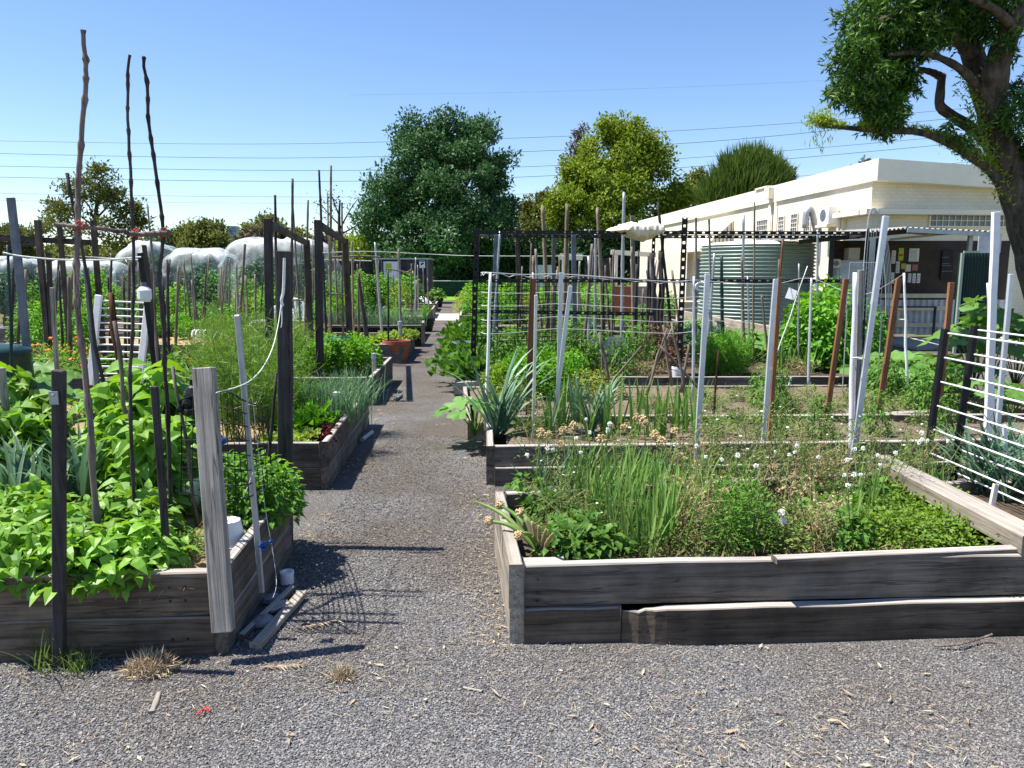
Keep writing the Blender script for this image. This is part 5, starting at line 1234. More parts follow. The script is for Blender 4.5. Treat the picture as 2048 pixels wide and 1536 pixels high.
row('squash', 'broad-leaved squash at the left end of the second left bed', [(60, 840), (10, 850), (100, 800)], .28, .75, 'squash', 'squash in the second left bed')
row('broadleaf_weed', 'leafy green plant behind the straw of the second left bed', [(300, 810), (340, 800), (270, 805), (380, 800), (420, 808)], .28, 1.5, 'plant', 'leafy plants behind the straw', 1.4)
# ---- third left bed
row('parsley', 'big bright parsley clump at the corner of the third left bed', [(640, 755), (690, 752), (725, 745), (660, 735), (705, 728), (615, 745)], .27, 1.05, 'parsley', 'parsley in the third left bed')
row('marigold', 'orange marigold bush beside the compost bin', [(80, 770), (120, 765), (165, 760), (100, 745), (150, 740)], .27, 1.05, 'marigold', 'marigolds beside the compost bin')
row('marigold', 'orange marigold bush behind the fennel', [(420, 745), (460, 740), (380, 738), (510, 735), (340, 735)], .27, .95, 'marigold', 'marigolds behind the fennel')
row('fennel', 'feathery green dill bush in the third left bed', [(530, 745), (580, 745), (500, 735), (440, 730), (560, 725)], .27, 1.0, 'dill', 'dill in the third left bed', .95)
row('broadleaf_weed', 'low leafy plant in the left part of the third left bed', [(200, 755), (240, 750), (300, 748), (345, 755)], .27, 1.2, 'plant', 'low plants in the third left bed')
# ---- between, left: sunflowers etc.
row('leafy_shrub', 'tall leafy plant in front of the dark timber frame at the left', [(90, 700), (130, 690), (160, 705), (60, 690), (110, 672)], .2, .95, 'plant', 'leafy plants in front of the timber frame', 1.05)
# ---- fourth left bed and the pots
row('lettuce', 'pale yellow-green lettuce in the fourth left bed', [(805, 684), (785, 688), (768, 690), (820, 678), (795, 680), (775, 682), (750, 690), (725, 690)], .27, 1.25, 'lettuce', 'pale lettuces in the fourth left bed', 1.3)
row('yellow_bush', 'yellowish leafy plant in the fourth left bed', [(560, 690), (600, 688), (640, 690), (580, 678), (620, 676)], .27, .8, 'plant', 'yellowish plants in the fourth left bed')
row('strap_leaf_plant', 'spiky yellow-green strap-leaved plant behind the dark tub', [(800, 640), (785, 642)], .45, .95, 'plant', 'strap-leaved plants behind the dark tub')
plant('dark_shrub', 'dark glossy bush with a white flower head left of the strap-leaved plants', tuple(G(733, 655, .25)), .95, 'shrub')
row('leek', 'thick blue leek clump behind the rope post', [(592, 668), (600, 655)], .27, 1.3, 'leek', 'leeks behind the rope post', 1.3)
row('parsley', 'green leafy crop in the left part of the fourth left bed', [(340, 672), (380, 678), (420, 676), (460, 672), (300, 675), (500, 680), (360, 660), (440, 660)], .27, 1.0, 'plant', 'leafy crop in the fourth left bed', .9)
# ---- far beds: rows of mixed vegetables
def fill(b, z, kinds, n, label, cat, group, sc=1.0, zs=1.0, front=0.):
    FLc, FRc, BRc, BLc = [Vector((*q, 0)) for q in b]
    for i in range(n):
        u, v = .05 + .88 * (i + random.uniform(.1, .9)) / n, random.uniform(.12 + front, .9)
        p = FLc.lerp(FRc, u).lerp(BLc.lerp(BRc, u), v); p.z = z
        plant(kinds[i % len(kinds)], label, tuple(p), sc, cat, group, sc * zs)
fill(LB[0], .26, ['parsley', 'leafy_shrub', 'chive_clump', 'leafy_shrub', 'strap_leaf_plant', 'carrot', 'parsley', 'tomato'], 22, 'leafy vegetable in the fifth bed back on the left', 'plant', 'vegetables in the fifth left bed', .95, .85)
fill(LB[1], .26, ['leafy_shrub', 'parsley', 'yellow_bush', 'leafy_shrub', 'cabbage', 'tomato'], 24, 'leafy vegetable in the sixth bed back on the left', 'plant', 'vegetables in the sixth left bed', 1.2, 1.15)
fill(LB[2], .26, ['leafy_shrub', 'dark_shrub', 'leafy_shrub', 'yellow_bush', 'tomato'], 24, 'leafy vegetable in the seventh bed back on the left', 'plant', 'vegetables in the seventh left bed', 1.4, 1.3)
fill(LB[3], .26, ['leafy_shrub', 'leafy_shrub', 'dark_shrub'], 20, 'leafy vegetable in the eighth bed back on the left', 'plant', 'vegetables in the eighth left bed', 1.6, 1.1)
# ---- near right bed
row('onion', 'dense clump of green onion tops in the near right bed', [(1240, 1108, .95), (1290, 1112, 1.), (1335, 1095), (1200, 1045), (1255, 1060), (1310, 1050), (1170, 1020), (1370, 1060), (1270, 1020), (1340, 1010), (1215, 1005), (1390, 1020), (1265, 1085), (1310, 1085), (1225, 1075), (1180, 1060), (1350, 1040), (1240, 1030), (1160, 985), (1290, 1000)], .25, .82, 'onion', 'onions in the near right bed', .88)
row('flowering_onion', 'onion clump with round white flower heads in the near right bed', [(1120, 1020), (1190, 985), (1440, 1050), (1600, 1030), (1735, 1040), (1860, 1010), (1700, 1085)], .25, .8, 'onion', 'white-flowering onions in the near right bed', .85)
row('seeding_onion', 'onion with dry tan seed heads in the near right bed', [(1075, 1000), (1140, 985), (1290, 985), (1330, 1000)], .25, .95, 'onion', 'seeding onions in the near right bed', 1.0)
row('broadleaf_weed', 'leafy green weed in the front left of the near right bed', [(1130, 1118), (1175, 1110), (1100, 1040), (1060, 1010), (1150, 1085), (1205, 1118)], .25, .75, 'weed', 'leafy weeds in the front left of the near right bed')
row('serrated_weed', 'upright saw-leaved plant in the middle of the near right bed', [(1455, 1105), (1490, 1075), (1475, 1035), (1505, 1100), (1440, 1060)], .25, .78, 'plant', 'saw-leaved plants in the near right bed', .72)
row('clover', 'low yellow-green clover patch in the right of the near right bed', [(1880, 1080), (1920, 1070), (1840, 1085), (1780, 1090), (1730, 1075), (1830, 1045), (1890, 1045), (1780, 1050), (1940, 1085), (1860, 1018), (1800, 1015)], .25, 1.0, 'clover', 'clover in the near right bed', 1.0)
row('broadleaf_weed', 'leafy green weed in the clover of the near right bed', [(1690, 1090), (1650, 1060), (1710, 1040), (1750, 1015), (1660, 1020)], .25, .75, 'weed', 'leafy weeds in the clover')
row('low_weed', 'small pale weed on the bare soil of the near right bed', [(1560, 1090), (1590, 1060), (1630, 1080), (1380, 1100), (1545, 1050), (1560, 1100)], .25, .8, 'weed', 'small weeds in the near right bed')
row('dry_weed', 'dry straw-coloured weed in the near right bed', [(1400, 1090), (1380, 1050), (1630, 1095), (1600, 1000), (1350, 985), (1570, 1010), (1650, 1000)], .25, .75, 'weed', 'dry weeds in the near right bed', .62)
row('flowering_weed', 'tall branching weed with small white flowers in the near right bed', [(1110, 990, .9), (1250, 985, .9), (1400, 985), (1470, 985, 1.05), (1530, 1010, 1.1), (1570, 975), (1610, 1000, .95), (1660, 985), (1720, 985, .95), (1770, 1000, .9), (1820, 985, .9), (1440, 960, 1.05), (1690, 1020, .9), (1500, 1050, .9), (1860, 975, .8), (1190, 1090, .7), (1140, 1055, .7)], .25, .85, 'weed', 'white-flowered weeds in the near right bed', .70)
# fallen onion stalks across the left board
t = thing('fallen_onion', 'onion with thick stalks fallen over the left board of the near right bed', 'onion', tuple(G(1080, 1105, .26)))
g = Geo(); base = G(1082, 1110, .27)
ends = [(950, 1002, .44), (1000, 1010, .43), (1040, 1025, .45), (1037, 1070, .40), (978, 1042, .40)]
for i, (px, py, z) in enumerate(ends):
    e = G(px, py, z); mid = (base + e) / 2 + Vector((0, 0, .05)); q = smooth_path([base, mid, e], 10)
    tube(g, q, np.interp(np.linspace(0, 1, 10), [0, .5, 1], [.010, .013, .003 if i == 0 else .006]), 6, m=0)
    if i in (1, 2, 3, 4): balls(g, np.repeat([tuple(e)], 1, 0), .021, 1, .2); nn = nrm(RS.normal(size=(60, 3))); balls(g, np.array(e) + nn * .021, .0045, 1)
for k in range(5):
    e = G(1050 + 14 * k, 1035 + 8 * k, .45); q = smooth_path([base + Vector((.01 * k, 0, 0)), (base + e) / 2, e], 8); tube(g, q, np.interp(np.linspace(0, 1, 8), [0, .5, 1], [.014, .014, .006]), 5, m=2)
g.build('stalk', [M['l_onion'], M['seedhead'], M['l_dry']], t, t.location, smooth=True)
# dandelion-like seed clocks
for px, top, lab in ((1563, 1025, 'taller fluffy white seed clock on a thin stalk in the near right bed'), (1566, 1042, 'lower fluffy cream seed clock just under the taller one')):
    b = G(px + 18, 1098, .25); e = P(px, top, b.y - .05); t = thing('seed_clock', lab, 'seed head', tuple(b))
    g = Geo(); tube(g, smooth_path([b, (Vector(b) + e) / 2 + Vector((.01, 0, 0)), e], 8), .004, 5); g.build('stalk', M['drystem'], t, t.location)
    g = Geo(); balls(g, np.array([tuple(e)]), .010, 0, .1); n = 130; d = nrm(RS.normal(size=(n, 3))); rods(g, np.array(e) + d * .008, np.array(e) + d * .019, .0007, .001); g.build('flower_head', M['flower'], t, t.location)
# ---- second right bed
plant('leek', 'very large blue-green leek at the left end of the second right bed', tuple(G(992, 872, .235)), 1.3, 'leek', None, 1.45, rz=.1)
plant('leek', 'second blue-green leek close behind the very large one', tuple(G(1005, 866, .235)), 1.05, 'leek', None, 1.2, rz=.4)
row('leek', 'slim blue-green leek in the row along the second right bed', [(1180, 868), (1148, 862), (1205, 862)], .235, .7, 'leek', 'slim leeks in the second right bed', .95)
row('spring_onion', 'upright green onion in the row along the second right bed', [(1268, 878), (1298, 874), (1325, 872), (1372, 868), (1170, 880), (1100, 875), (1125, 868), (1345, 878), (1235, 872), (1390, 874), (1282, 866), (1355, 866), (1215, 878), (1310, 880)], .235, 1.45, 'onion', 'onions in the second right bed', 1.35)
row('tomato', 'young tomato plant in the right of the second right bed', [(1540, 870), (1750, 868), (1895, 868), (1640, 872)], .235, .6, 'tomato plant', 'young tomatoes in the second right bed', .66)
row('low_weed', 'low green weed in the second right bed', [(1080, 872), (1060, 860), (1230, 865), (1440, 868), (1480, 850), (1590, 865), (1850, 852), (1110, 850), (1400, 850)], .235, .8, 'weed', 'low weeds in the second right bed')
plant('zucchini', 'pale lobed zucchini plant leaning over the path at the second right bed', tuple(G(950, 872, .10)), .8, 'zucchini', None, .8)
row('flowering_weed', 'thin white-flowered weed in front of the leeks of the second right bed', [(1060, 880), (1490, 875)], .235, .7, 'weed', 'thin weeds in the second right bed', .6)
# ---- low plot
row('parsley', 'bright frilly green herb clump at the left of the low plot', [(1060, 790), (1110, 795), (1085, 770), (1140, 775), (1040, 765), (1110, 755), (1020, 790)], .15, .95, 'herb', 'frilly herbs in the low plot', 1.1)
row('yellow_bush', 'yellow-green leafy bush left in the low plot', [(1170, 800), (1210, 795), (1030, 815), (1000, 790)], .15, .75, 'plant', 'yellow-green bushes in the low plot')
row('low_weed', 'scattered small weed on the bare soil of the low plot', [(1290, 815), (1350, 825), (1430, 818), (1480, 800), (1570, 812), (1620, 800), (1650, 822), (1700, 815), (1600, 828), (1790, 822), (1540, 795), (1830, 810), (1400, 800), (1720, 800)], .15, .9, 'weed', 'weeds on the low plot')
row('tomato', 'bushy tomato plant tied to a stake in the low plot', [(1550, 822), (1525, 812), (1780, 800), (1860, 805), (1840, 820), (1900, 815), (1760, 790)], .15, .85, 'tomato plant', 'tomato plants in the low plot', .85)
row('squash', 'large round-leaved squash plant in the right of the low plot', [(1800, 775), (1860, 768), (1755, 772), (1830, 760), (1905, 775)], .15, .85, 'squash', 'round-leaved squash in the low plot', .78)
# ---- third right bed and the path edge
row('silverbeet', 'dark crinkled silverbeet leaning over the right edge of the path', [(935, 770), (915, 755), (950, 750)], .1, 1.05, 'silverbeet', 'silverbeet at the path edge')
row('silverbeet', 'crinkled silverbeet beside the green-banded tub', [(925, 690), (940, 685), (935, 700)], .15, 1.1, 'silverbeet', 'silverbeet beside the tub')
row('tomato', 'tall tomato plant between the stakes of the third right bed', [(1000, 755), (1035, 745), (1080, 750), (1120, 745), (1160, 755), (1200, 748), (1250, 755), (970, 745), (1140, 735), (1280, 745)], .15, 1.15, 'tomato plant', 'tomato plants in the third right bed', 1.25)
row('carrot', 'bright feathery carrot tops in the third right bed', [(1415, 752), (1440, 754), (1465, 752), (1430, 745), (1455, 742), (1480, 748)], .15, 1.55, 'carrot', 'carrots in the third right bed', 1.7)
row('brown_bush', 'brown withered bush among the stakes of the third right bed', [(1318, 735), (1335, 728)], .15, 1.3, 'shrub', 'withered bushes in the third right bed', 1.5)
row('spring_onion', 'yellowing onion with bent leaves in the third right bed', [(1560, 752), (1580, 750), (1600, 752), (1545, 748), (1620, 750), (1570, 742), (1590, 740)], .15, 1.45, 'onion', 'yellowing onions in the third right bed', 1.35)
row('dry_weed', 'dry litter of onion tops in the third right bed', [(1300, 755), (1270, 758), (1580, 756), (1610, 755)], .15, .9, 'weed', 'dry onion tops in the third right bed', .5)
row('leafy_shrub', 'tall dense bright green vine bush between the tank and the shelter', [(1600, 735, .9), (1640, 738, 1.0), (1680, 735, 1.05), (1720, 730, 1.0), (1625, 715, 1.2), (1665, 712, 1.2), (1650, 700, 1.3), (1700, 712, 1.0)], .15, 1.15, 'shrub', 'bright green bushes in front of the shelter', 1.45)
row('squash', 'low broad-leaved vine at the foot of the tank wall', [(1480, 712), (1510, 718), (1530, 712)], .15, .9, 'squash', 'vines at the tank wall', .9)
row('cabbage', 'green cabbage plant left of the tank wall', [(1370, 690), (1395, 695), (1350, 688), (1420, 692), (1330, 690)], .2, 1.3, 'cabbage', 'cabbages left of the tank wall', 1.4)
# ---- far right beds
fill(RB[0], .26, ['cabbage', 'parsley', 'tomato', 'yellow_bush', 'leafy_shrub', 'chive_clump'], 13, 'leafy vegetable in the fourth bed back on the right', 'plant', 'vegetables in the fourth right bed', .85, .8)
fill(RB[1], .26, ['leafy_shrub', 'cabbage', 'leafy_shrub', 'strap_leaf_plant', 'parsley'], 12, 'leafy vegetable in the fifth bed back on the right', 'plant', 'vegetables in the fifth right bed', .9, .75)
fill(RB[2], .26, ['leafy_shrub', 'leafy_shrub', 'parsley', 'tomato'], 13, 'leafy vegetable in the sixth bed back on the right', 'plant', 'vegetables in the sixth right bed', 1.1, .9)
fill(RB[3], .26, ['leafy_shrub', 'yellow_bush', 'leafy_shrub'], 12, 'leafy vegetable in the seventh bed back on the right', 'plant', 'vegetables in the seventh right bed', 1.3, 1.0)
fill(RB[4], .26, ['yellow_bush', 'leafy_shrub'], 10, 'leafy vegetable in the eighth bed back on the right', 'plant', 'vegetables in the eighth right bed', 1.5, .9)
for px, py in ((935, 612), (928, 620), (940, 605), (932, 628)): plant('yellow_bush', 'pale yellow-green bush at the far right edge of the path', tuple(G(px, py, .05)), 1.35, 'shrub', 'pale bushes at the far right edge of the path', 1.5)
for px, py, s in ((1360, 600, 1.9), (1340, 602, 1.7), (1375, 606, 1.5), (1395, 600, 1.6)): plant('yellow_bush', 'tall golden-leaved bush by the hall awning', tuple(G(px, py, .0)), s, 'shrub', 'golden bushes by the hall awning', s * 1.9)
# ---- right edge
row('leek', 'dark strap-leaved leek behind the white-rodded panels at the right edge', [(1960, 985), (2010, 1000), (2045, 985), (1985, 960), (2030, 955), (2070, 1010), (1940, 960)], .17, .85, 'leek', 'leeks at the right edge', .85)
row('fig_leaf_plant', 'tall plant with large deeply lobed leaves at the right edge', [(1975, 790), (2030, 780), (1945, 780)], .1, .95, 'plant', 'lobed-leaved plants at the right edge', 1.15)
row('zucchini', 'lobed-leaved plant lower down at the right edge', [(1960, 830), (2020, 840)], .1, .8, 'plant', 'low lobed-leaved plants at the right edge')
plant('grass_tuft', 'dark grass tuft at the foot of the near left bed', tuple(G(112, 1335, .0)), .9, 'grass')
plant('grass_tuft', 'smaller grass tuft right of the dark one at the near left bed', tuple(G(160, 1345, .0)), .5, 'grass')
# weeds spread between the onions, nobody could count them
def cover(name, area, n, z, L, mats, seed, hmax=.12, wr=.45):
    RS.seed(seed); g = Geo(); x = RS.uniform(area[0], area[1], n); y = RS.uniform(area[2], area[3], n)
    k = (vnoise(x, y, 3.0, seed) + RS.normal(0, .25, n)) > -.12; x, y = x[k], y[k]; n = len(x)
    B = np.stack([x, y, z + hmax * RS.rand(n) ** 2], -1)
    leaf4(g, B, rdir(n, .35), nrm(RS.normal(size=(n, 3)) + np.array((0, 0, .9))), L * RS.uniform(.5, 1.3, n), L * wr * RS.uniform(.6, 1.2, n), .4)
    tag(g.build(name, M[mats]), kind='stuff')
cover('ground_cover', (.08, 2.25, 3.3, 4.25), 9000, .255, .03, 'l_weed', 31, .15)
cover('fallen_straw', (.08, 2.2, 3.3, 4.2), 2600, .255, .07, 'l_dry', 32, .05, .07)
cover('seedling_cover', (0, 4.6, 5.7, 6.7), 1000, .24, .035, 'l_weed', 33, .05)
cover('weed_cover', (-.2, 5.0, 7.2, 9.3), 1500, .16, .045, 'l_weed', 34, .06)
cover('straw_wisps', (-3.4, -1.3, 2.95, 4.0), 2600, .295, .06, 'l_dry', 35, .03, .07)
cover('straw_scatter', (-5.6, -1.6, 5.5, 7.6), 4500, .285, .08, 'l_dry', 36, .04, .07)
RS.seed(91)
# tufts of straw on the gravel
def strawpile(label, px, py, r, h, n):
    c = G(px, py, 0); g = Geo(); d = nrm(RS.normal(size=(n, 3))); d[:, 2] = np.abs(d[:, 2]); B = np.array(c) + d * np.array((r, r * .7, h)) * RS.uniform(.5, 1, (n, 1))
    leaf4(g, B, rdir(n), rdir(n, 1), RS.uniform(.02, .07, n), .004, .2)
    grid(g, lambda u, v: np.stack([c.x + r * .85 * v * np.cos(u * 6.2832), c.y + r * .6 * v * np.sin(u * 6.2832), h * .8 * (1 - v ** 2) - .004], -1), 16, 5, 1)
    tag(g.build('straw_heap', [M['litter'], M['straw']], None, tuple(c)), label, 'straw')
# screws in the near boards
for nm, pts, zs_ in (('near right raised bed', [(.11, 3.053), (2.2, 3.165)], (.30, .24, .20)), ('near left raised bed', [(-1.42, 2.946), (-1.36, 2.953)], (.31, .25, .08))):
    par = [o for o in bpy.data.objects if o.name.startswith('raised_bed') and o['label'].startswith(nm)][0]
    for x_, y_ in pts:
        for z_ in zs_:
            g = Geo(); balls(g, [(x_, y_ + .002, z_)], .0055, 0, 0); g.build('screw', M['black'], par, par.location)
strawpile('heap of brown straw on the gravel at the front of the near left bed', 300, 1346, .10, .065, 2400)
strawpile('small flat tuft of straw in the middle of the gravel', 683, 1358, .05, .018, 600)
for lab, px, py, a in (('dry feathery leaf spray on the gravel beside the corner post', 560, 1335, .1), ('dry feathery leaf spray on the gravel right of the batten', 640, 1250, .5)):
    c = G(px, py, .015); g = Geo(); dx = np.array((math.cos(a), math.sin(a), 0)); pr = np.array((-dx[1], dx[0], 0)); n = 11
    s = np.linspace(-.08, .08, n); ax = np.array(c) + dx * s[:, None] + pr * (.9 * s[:, None] ** 2) + np.array((0, 0, .006))
    tube(g, ax, .0016, 4)
    for sg_ in (-1, 1): leaf8(g, ax, dx * 1.1 + pr * sg_ * RS.uniform(.4, 1.1, (n, 1)) + RS.normal(0, .18, (n, 3)) * np.array((1, 1, .6)), RS.normal(0, .3, (n, 3)) + np.array((0, 0, 1.)), RS.uniform(.02, .05, n), .007, .4, .4)
    tag(g.build('dry_leaf_spray', M['litter'], None, tuple(c)), lab, 'leaf')

# ================================================================== bean trellis and stakes, left
t = thing('bean_trellis', 'tall trellis of three knotted bare branches with a lashed crossbar', 'trellis', tuple(P(200, 1095, 3.35)))
def branch(name, rows, w0, w1, mat='twig', knots=True):
    q = smooth_path([P(a, c, y) for a, c, y in rows], 110); n = len(q)
    r = np.linspace(w0, w1, n) / 2 * 3.35 / F
    kn = np.zeros(n); kn[(np.cumsum(RS.randint(6, 11, 16)) % n)] = 1; r = r * (.92 + .42 * kn + .2 * np.roll(kn, 1)); j = np.zeros(q.shape); i_ = np.arange(0, n, 5)
    for ax in range(3): j[:, ax] = np.interp(np.arange(n), i_, RS.normal(0, .0022, len(i_)))
    q = q + j
    g = Geo(); tube(g, q, r, 8); return g.build(name, M[mat], t, t.location, smooth=True)
branch('pole', [(168, 60, 3.4), (170, 120, 3.4), (173, 160, 3.4), (164, 240, 3.4), (160, 330, 3.4), (157, 420, 3.38), (153, 500, 3.37), (153, 580, 3.36), (160, 670, 3.35), (174, 780, 3.35), (186, 920, 3.33), (198, 1110, 3.30)], 9, 14)
branch('pole', [(258, 110, 3.6), (256, 200, 3.6), (257, 260, 3.6), (262, 350, 3.6), (264, 440, 3.6), (267, 540, 3.58), (266, 640, 3.56), (261, 740, 3.55), (262, 860, 3.5), (270, 1020, 3.5)], 6, 9, 'twig_dark')
branch('pole', [(288, 112, 3.65), (292, 170, 3.65), (298, 250, 3.65), (310, 340, 3.65), (322, 420, 3.65), (325, 480, 3.62), (319, 560, 3.6), (326, 640, 3.6), (330, 720, 3.6), (336, 850, 3.6), (342, 1020, 3.6)], 7, 10, 'twig_dark')
branch('crossbar', [(114, 448, 3.37), (150, 454, 3.36), (190, 457, 3.4), (230, 461, 3.46), (262, 467, 3.52), (280, 470, 3.56), (310, 468, 3.58), (343, 466, 3.6)], 7, 12)
g = Geo()
for px, py, Y, k in ((160, 456, 3.38, 5), (267, 467, 3.56, 3), (324, 468, 3.62, 4)):
    c = np.array(P(px, py, Y))
    for i in range(k):
        a = np.linspace(0, 6.28, 9); r_ = .024 if px < 200 else .017
        tube(g, c + np.stack([r_ * np.cos(a) + .004 * i, r_ * np.sin(a), .018 * np.sin(a + i) + .004 * i], -1), .0016, 4)
    tube(g, smooth_path([c, c + np.array((.03, -.02, -.012)), c + np.array((.05, -.02, -.035))], 6), .002, 4)
g.build('twine', M['redtwine'], t, t.location)
stk('thick red-barked branch stake standing in the second left bed', (222, 585), (248, 790), 5.8, 16, 'bark_red', 'branch_stake', 'stake', 'knot', zs=.28)
stk('crooked pale forked branch leaning in front of the red-barked stake', (228, 642), (262, 880), 4.0, 10, 'twig', 'branch_stake', 'stake', 'knot', zs=.29)
stk('short dark knotted branch leaning beside the tallest pole', (134, 346), (190, 650), 5.4, 8, 'twig_dark', 'branch_stake', 'stake', 'knot', zs=.28)
stk('thin knotted twig stake right behind the crossbar end', (295, 410), (318, 700), 5.6, 5, 'twig', 'branch_stake', 'stake', 'knot', zs=.28)
stk('blue-grey squared post leaning at the far left edge', (22, 395), (58, 730), 6.6, 13, 'bluegrey', 'post', 'post', zs=.28)
stk('thin dark green plastic pole by the compost bin, with the white line on top', (15, 490), (26, 790), 5.7, 7, 'darkgreen', 'pole', 'pole', 'round', zs=.28)
stk('black stake with a white plastic jug hung upside down on it', (281, 505), (318, 790), 5.9, 11, 'black', 'stake', 'stake', zs=.28)
stk('grey batten stake leaning against the black stake with the jug', (288, 490), (326, 790), 6.0, 8, 'post_brown', 'stake', 'stake', zs=.28)
stk('slim blue-grey batten leaning left of the white slatted rack', (172, 535), (197, 800), 6.0, 9, 'bluegrey', 'stake', 'stake', zs=.28)
stk('plain grey stake left of the tallest knotted pole', (104, 575), (118, 800), 6.2, 8, 'post_grey', 'stake', 'stake', zs=.28)
stk('light grey square stake cut off by the left edge of the photo', (3, 735), (20, 900), 4.4, 13, 'post_grey', 'stake', 'stake', zs=.29)
stk('dark narrow picket in the front row of the near left bed', (309, 772), (337, 1150), 3.12, 14, 'post_dark', 'picket', 'stake', zs=.29)
# front stake with a steel plate
sk = thing('bracket_stake', 'dark stake with a grey steel plate outside the near left bed', 'stake', tuple(P(119, 1325, 2.87)))
a, b = P(119, 1330, 2.865), P(118, 740, 2.84); w = 24 * 2.85 / F
g = Geo(); beam(g, a, b, w, w * .7); bevel(g.build('stake', M['post_dark'], sk, sk.location), .004)
g = Geo(); c = P(115, 794, 2.84); box(g, (c.x - .017, c.y - .026, c.z - .025), (c.x + .017, c.y - .021, c.z + .025)); balls(g, [(c.x, c.y - .027, c.z + .012)], .006, 0, 0); g.build('steel_plate', M['galv'], sk, sk.location)
# big weathered corner post
o = stk('broad weathered grey post with cracked grain leaning at the corner of the near left bed', (408, 735), (448, 1262), 2.90, 44, 'post_grey', 'post', 'post', zs=-1, ex=False, d=.55, lean=.15, bv=.004)
# slim metal edged stake with cord
stk('slim grey stake with a pale edge leaning at the side of the near left bed', (475, 630), (524, 1185), 3.28, 11, 'galv', 'stake', 'stake', zs=-1, ex=False, d=.8)
stk('broad dark timber post with a white cord tied near its top', (568, 502), (572, 1010), 4.22, 26, 'post_dark', 'post', 'post', zs=.02, d=.8)
stk('short dark stick leaning on the broad dark post', (553, 745), (537, 925), 4.3, 7, 'post_dark', 'stick', 'stick', 'round', zs=.29)
stk('crooked stick wrapped with black plastic behind the big grey post', (345, 732), (388, 1000), 3.75, 8, 'twig', 'branch_stake', 'stake', 'knot', zs=.29)
# cord from the dark post to the grey post
g = Geo()
q = [P(570, 516, 4.18), P(568, 560, 4.17), P(563, 600, 4.17), P(558, 640, 4.1), P(547, 690, 3.9), P(530, 728, 3.6), P(508, 755, 3.3), P(480, 772, 3.15), P(440, 783, 3.02), P(432, 786, 2.97)]
tube(g, smooth_path(q, 40), .0024, 6)
tube(g, smooth_path([P(569, 516, 4.17), P(567, 580, 4.165), P(563, 600, 4.16), P(566, 612, 4.16)], 14), .008, 6)
tube(g, smooth_path([P(563, 600, 4.16), P(564, 640, 4.15), P(562, 655, 4.15)], 8), .003, 5)
tag(g.build('cord', M['rope'], None, tuple(q[0])), 'white knotted cord sagging from the broad dark post to the big grey post', 'cord')
g = Geo(); q = [P(505, 800, 3.2), P(528, 1000, 3.3), P(545, 1100, 3.3), P(553, 1165, 3.2), P(546, 1195, 3.15)]; tube(g, smooth_path(q, 20), .0013, 5)
tube(g, smooth_path([P(506, 945, 3.25), P(497, 970, 3.25), P(491, 985, 3.25)], 6), .002, 4); tag(g.build('string', M['string'], None, tuple(q[-1])), 'thin loose string hanging down the side of the near left bed', 'string')
g = Geo(); q = [P(6, 505, 5.69), P(40, 512, 5.7), P(100, 518, 5.75), P(150, 520, 5.8), P(220, 519, 5.83), P(282, 514, 5.86)]; tube(g, smooth_path(q, 24), .006, 6); tag(g.build('clothes_line', M['rope'], None, tuple(q[0])), 'white line sagging between the green pole and the black stake', 'line')
g = Geo(); q = [P(130, 511, 7.4), P(200, 515, 7.4), P(282, 520, 6.0)]; tube(g, smooth_path(q, 12), .003, 5); tag(g.build('string', M['string'], None, tuple(q[0])), 'thin string just above the white line at the left', 'string')
for lab, c, r_, mt in (('knot of blue twine on the slim stake at the near left bed', P(526, 1090, 3.24), .02, 'blue'), ('scrap of blue twine on the side of the near left bed', P(541, 1082, 3.3), .01, 'blue'), ('blue plastic scrap caught behind the big grey post', P(438, 880, 3.1), .025, 'blue'), ('dark plastic wrap tied round the crooked stick', P(372, 812, 3.7), .04, 'black')):
    g = Geo(); balls(g, np.array(c) + RS.normal(0, r_ * .4, (7, 3)), r_ * .6, 0, .35); tag(g.build('twine_knot' if r_ < .022 else 'plastic_wrap', M[mt], None, tuple(c)), lab, 'twine' if r_ < .022 else 'plastic')
c = P(388, 805, 3.8); g = Geo(); lathe(g, [(0, 0), (.045, 0), (.05, .02), (.05, .10), (.03, .14), (.016, .15), (.016, .18), (0, .18)], (c.x, c.y, c.z - .06), 16); tag(g.build('bottle', M['black'], None, (c.x, c.y, c.z - .06)), 'dark plastic bottle hung behind the big grey post', 'bottle')
# black plastic mesh at the corner
t = thing('plastic_mesh', 'black plastic trellis mesh bent round behind the big grey post', 'mesh', tuple(P(450, 1000, 3.5)))
g = Geo()
top = [P(362, 800, 3.75), P(440, 780, 3.2), P(495, 803, 3.3), P(534, 822, 4.0)]; bot = [P(362, 985, 3.75), P(440, 1000, 3.2), P(510, 990, 3.3), P(545, 965, 4.0)]
T_, B_ = smooth_path(top, 31), smooth_path(bot, 31)
for i in range(0, 31, 2): tube(g, smooth_path([T_[i], (T_[i] + B_[i]) / 2 + RS.normal(0, .004, 3), B_[i]], 6), .002 if i % 30 else .004, 4)
for k in range(8):
    f_ = k / 7; tube(g, T_ * (1 - f_) + B_ * f_ + np.array((0, 0, 1)) * (.006 * np.sin(np.linspace(0, 9, 31) + k))[:, None], .003 if k else .004, 4)
g.build('mesh', M['black'], t, t.location)
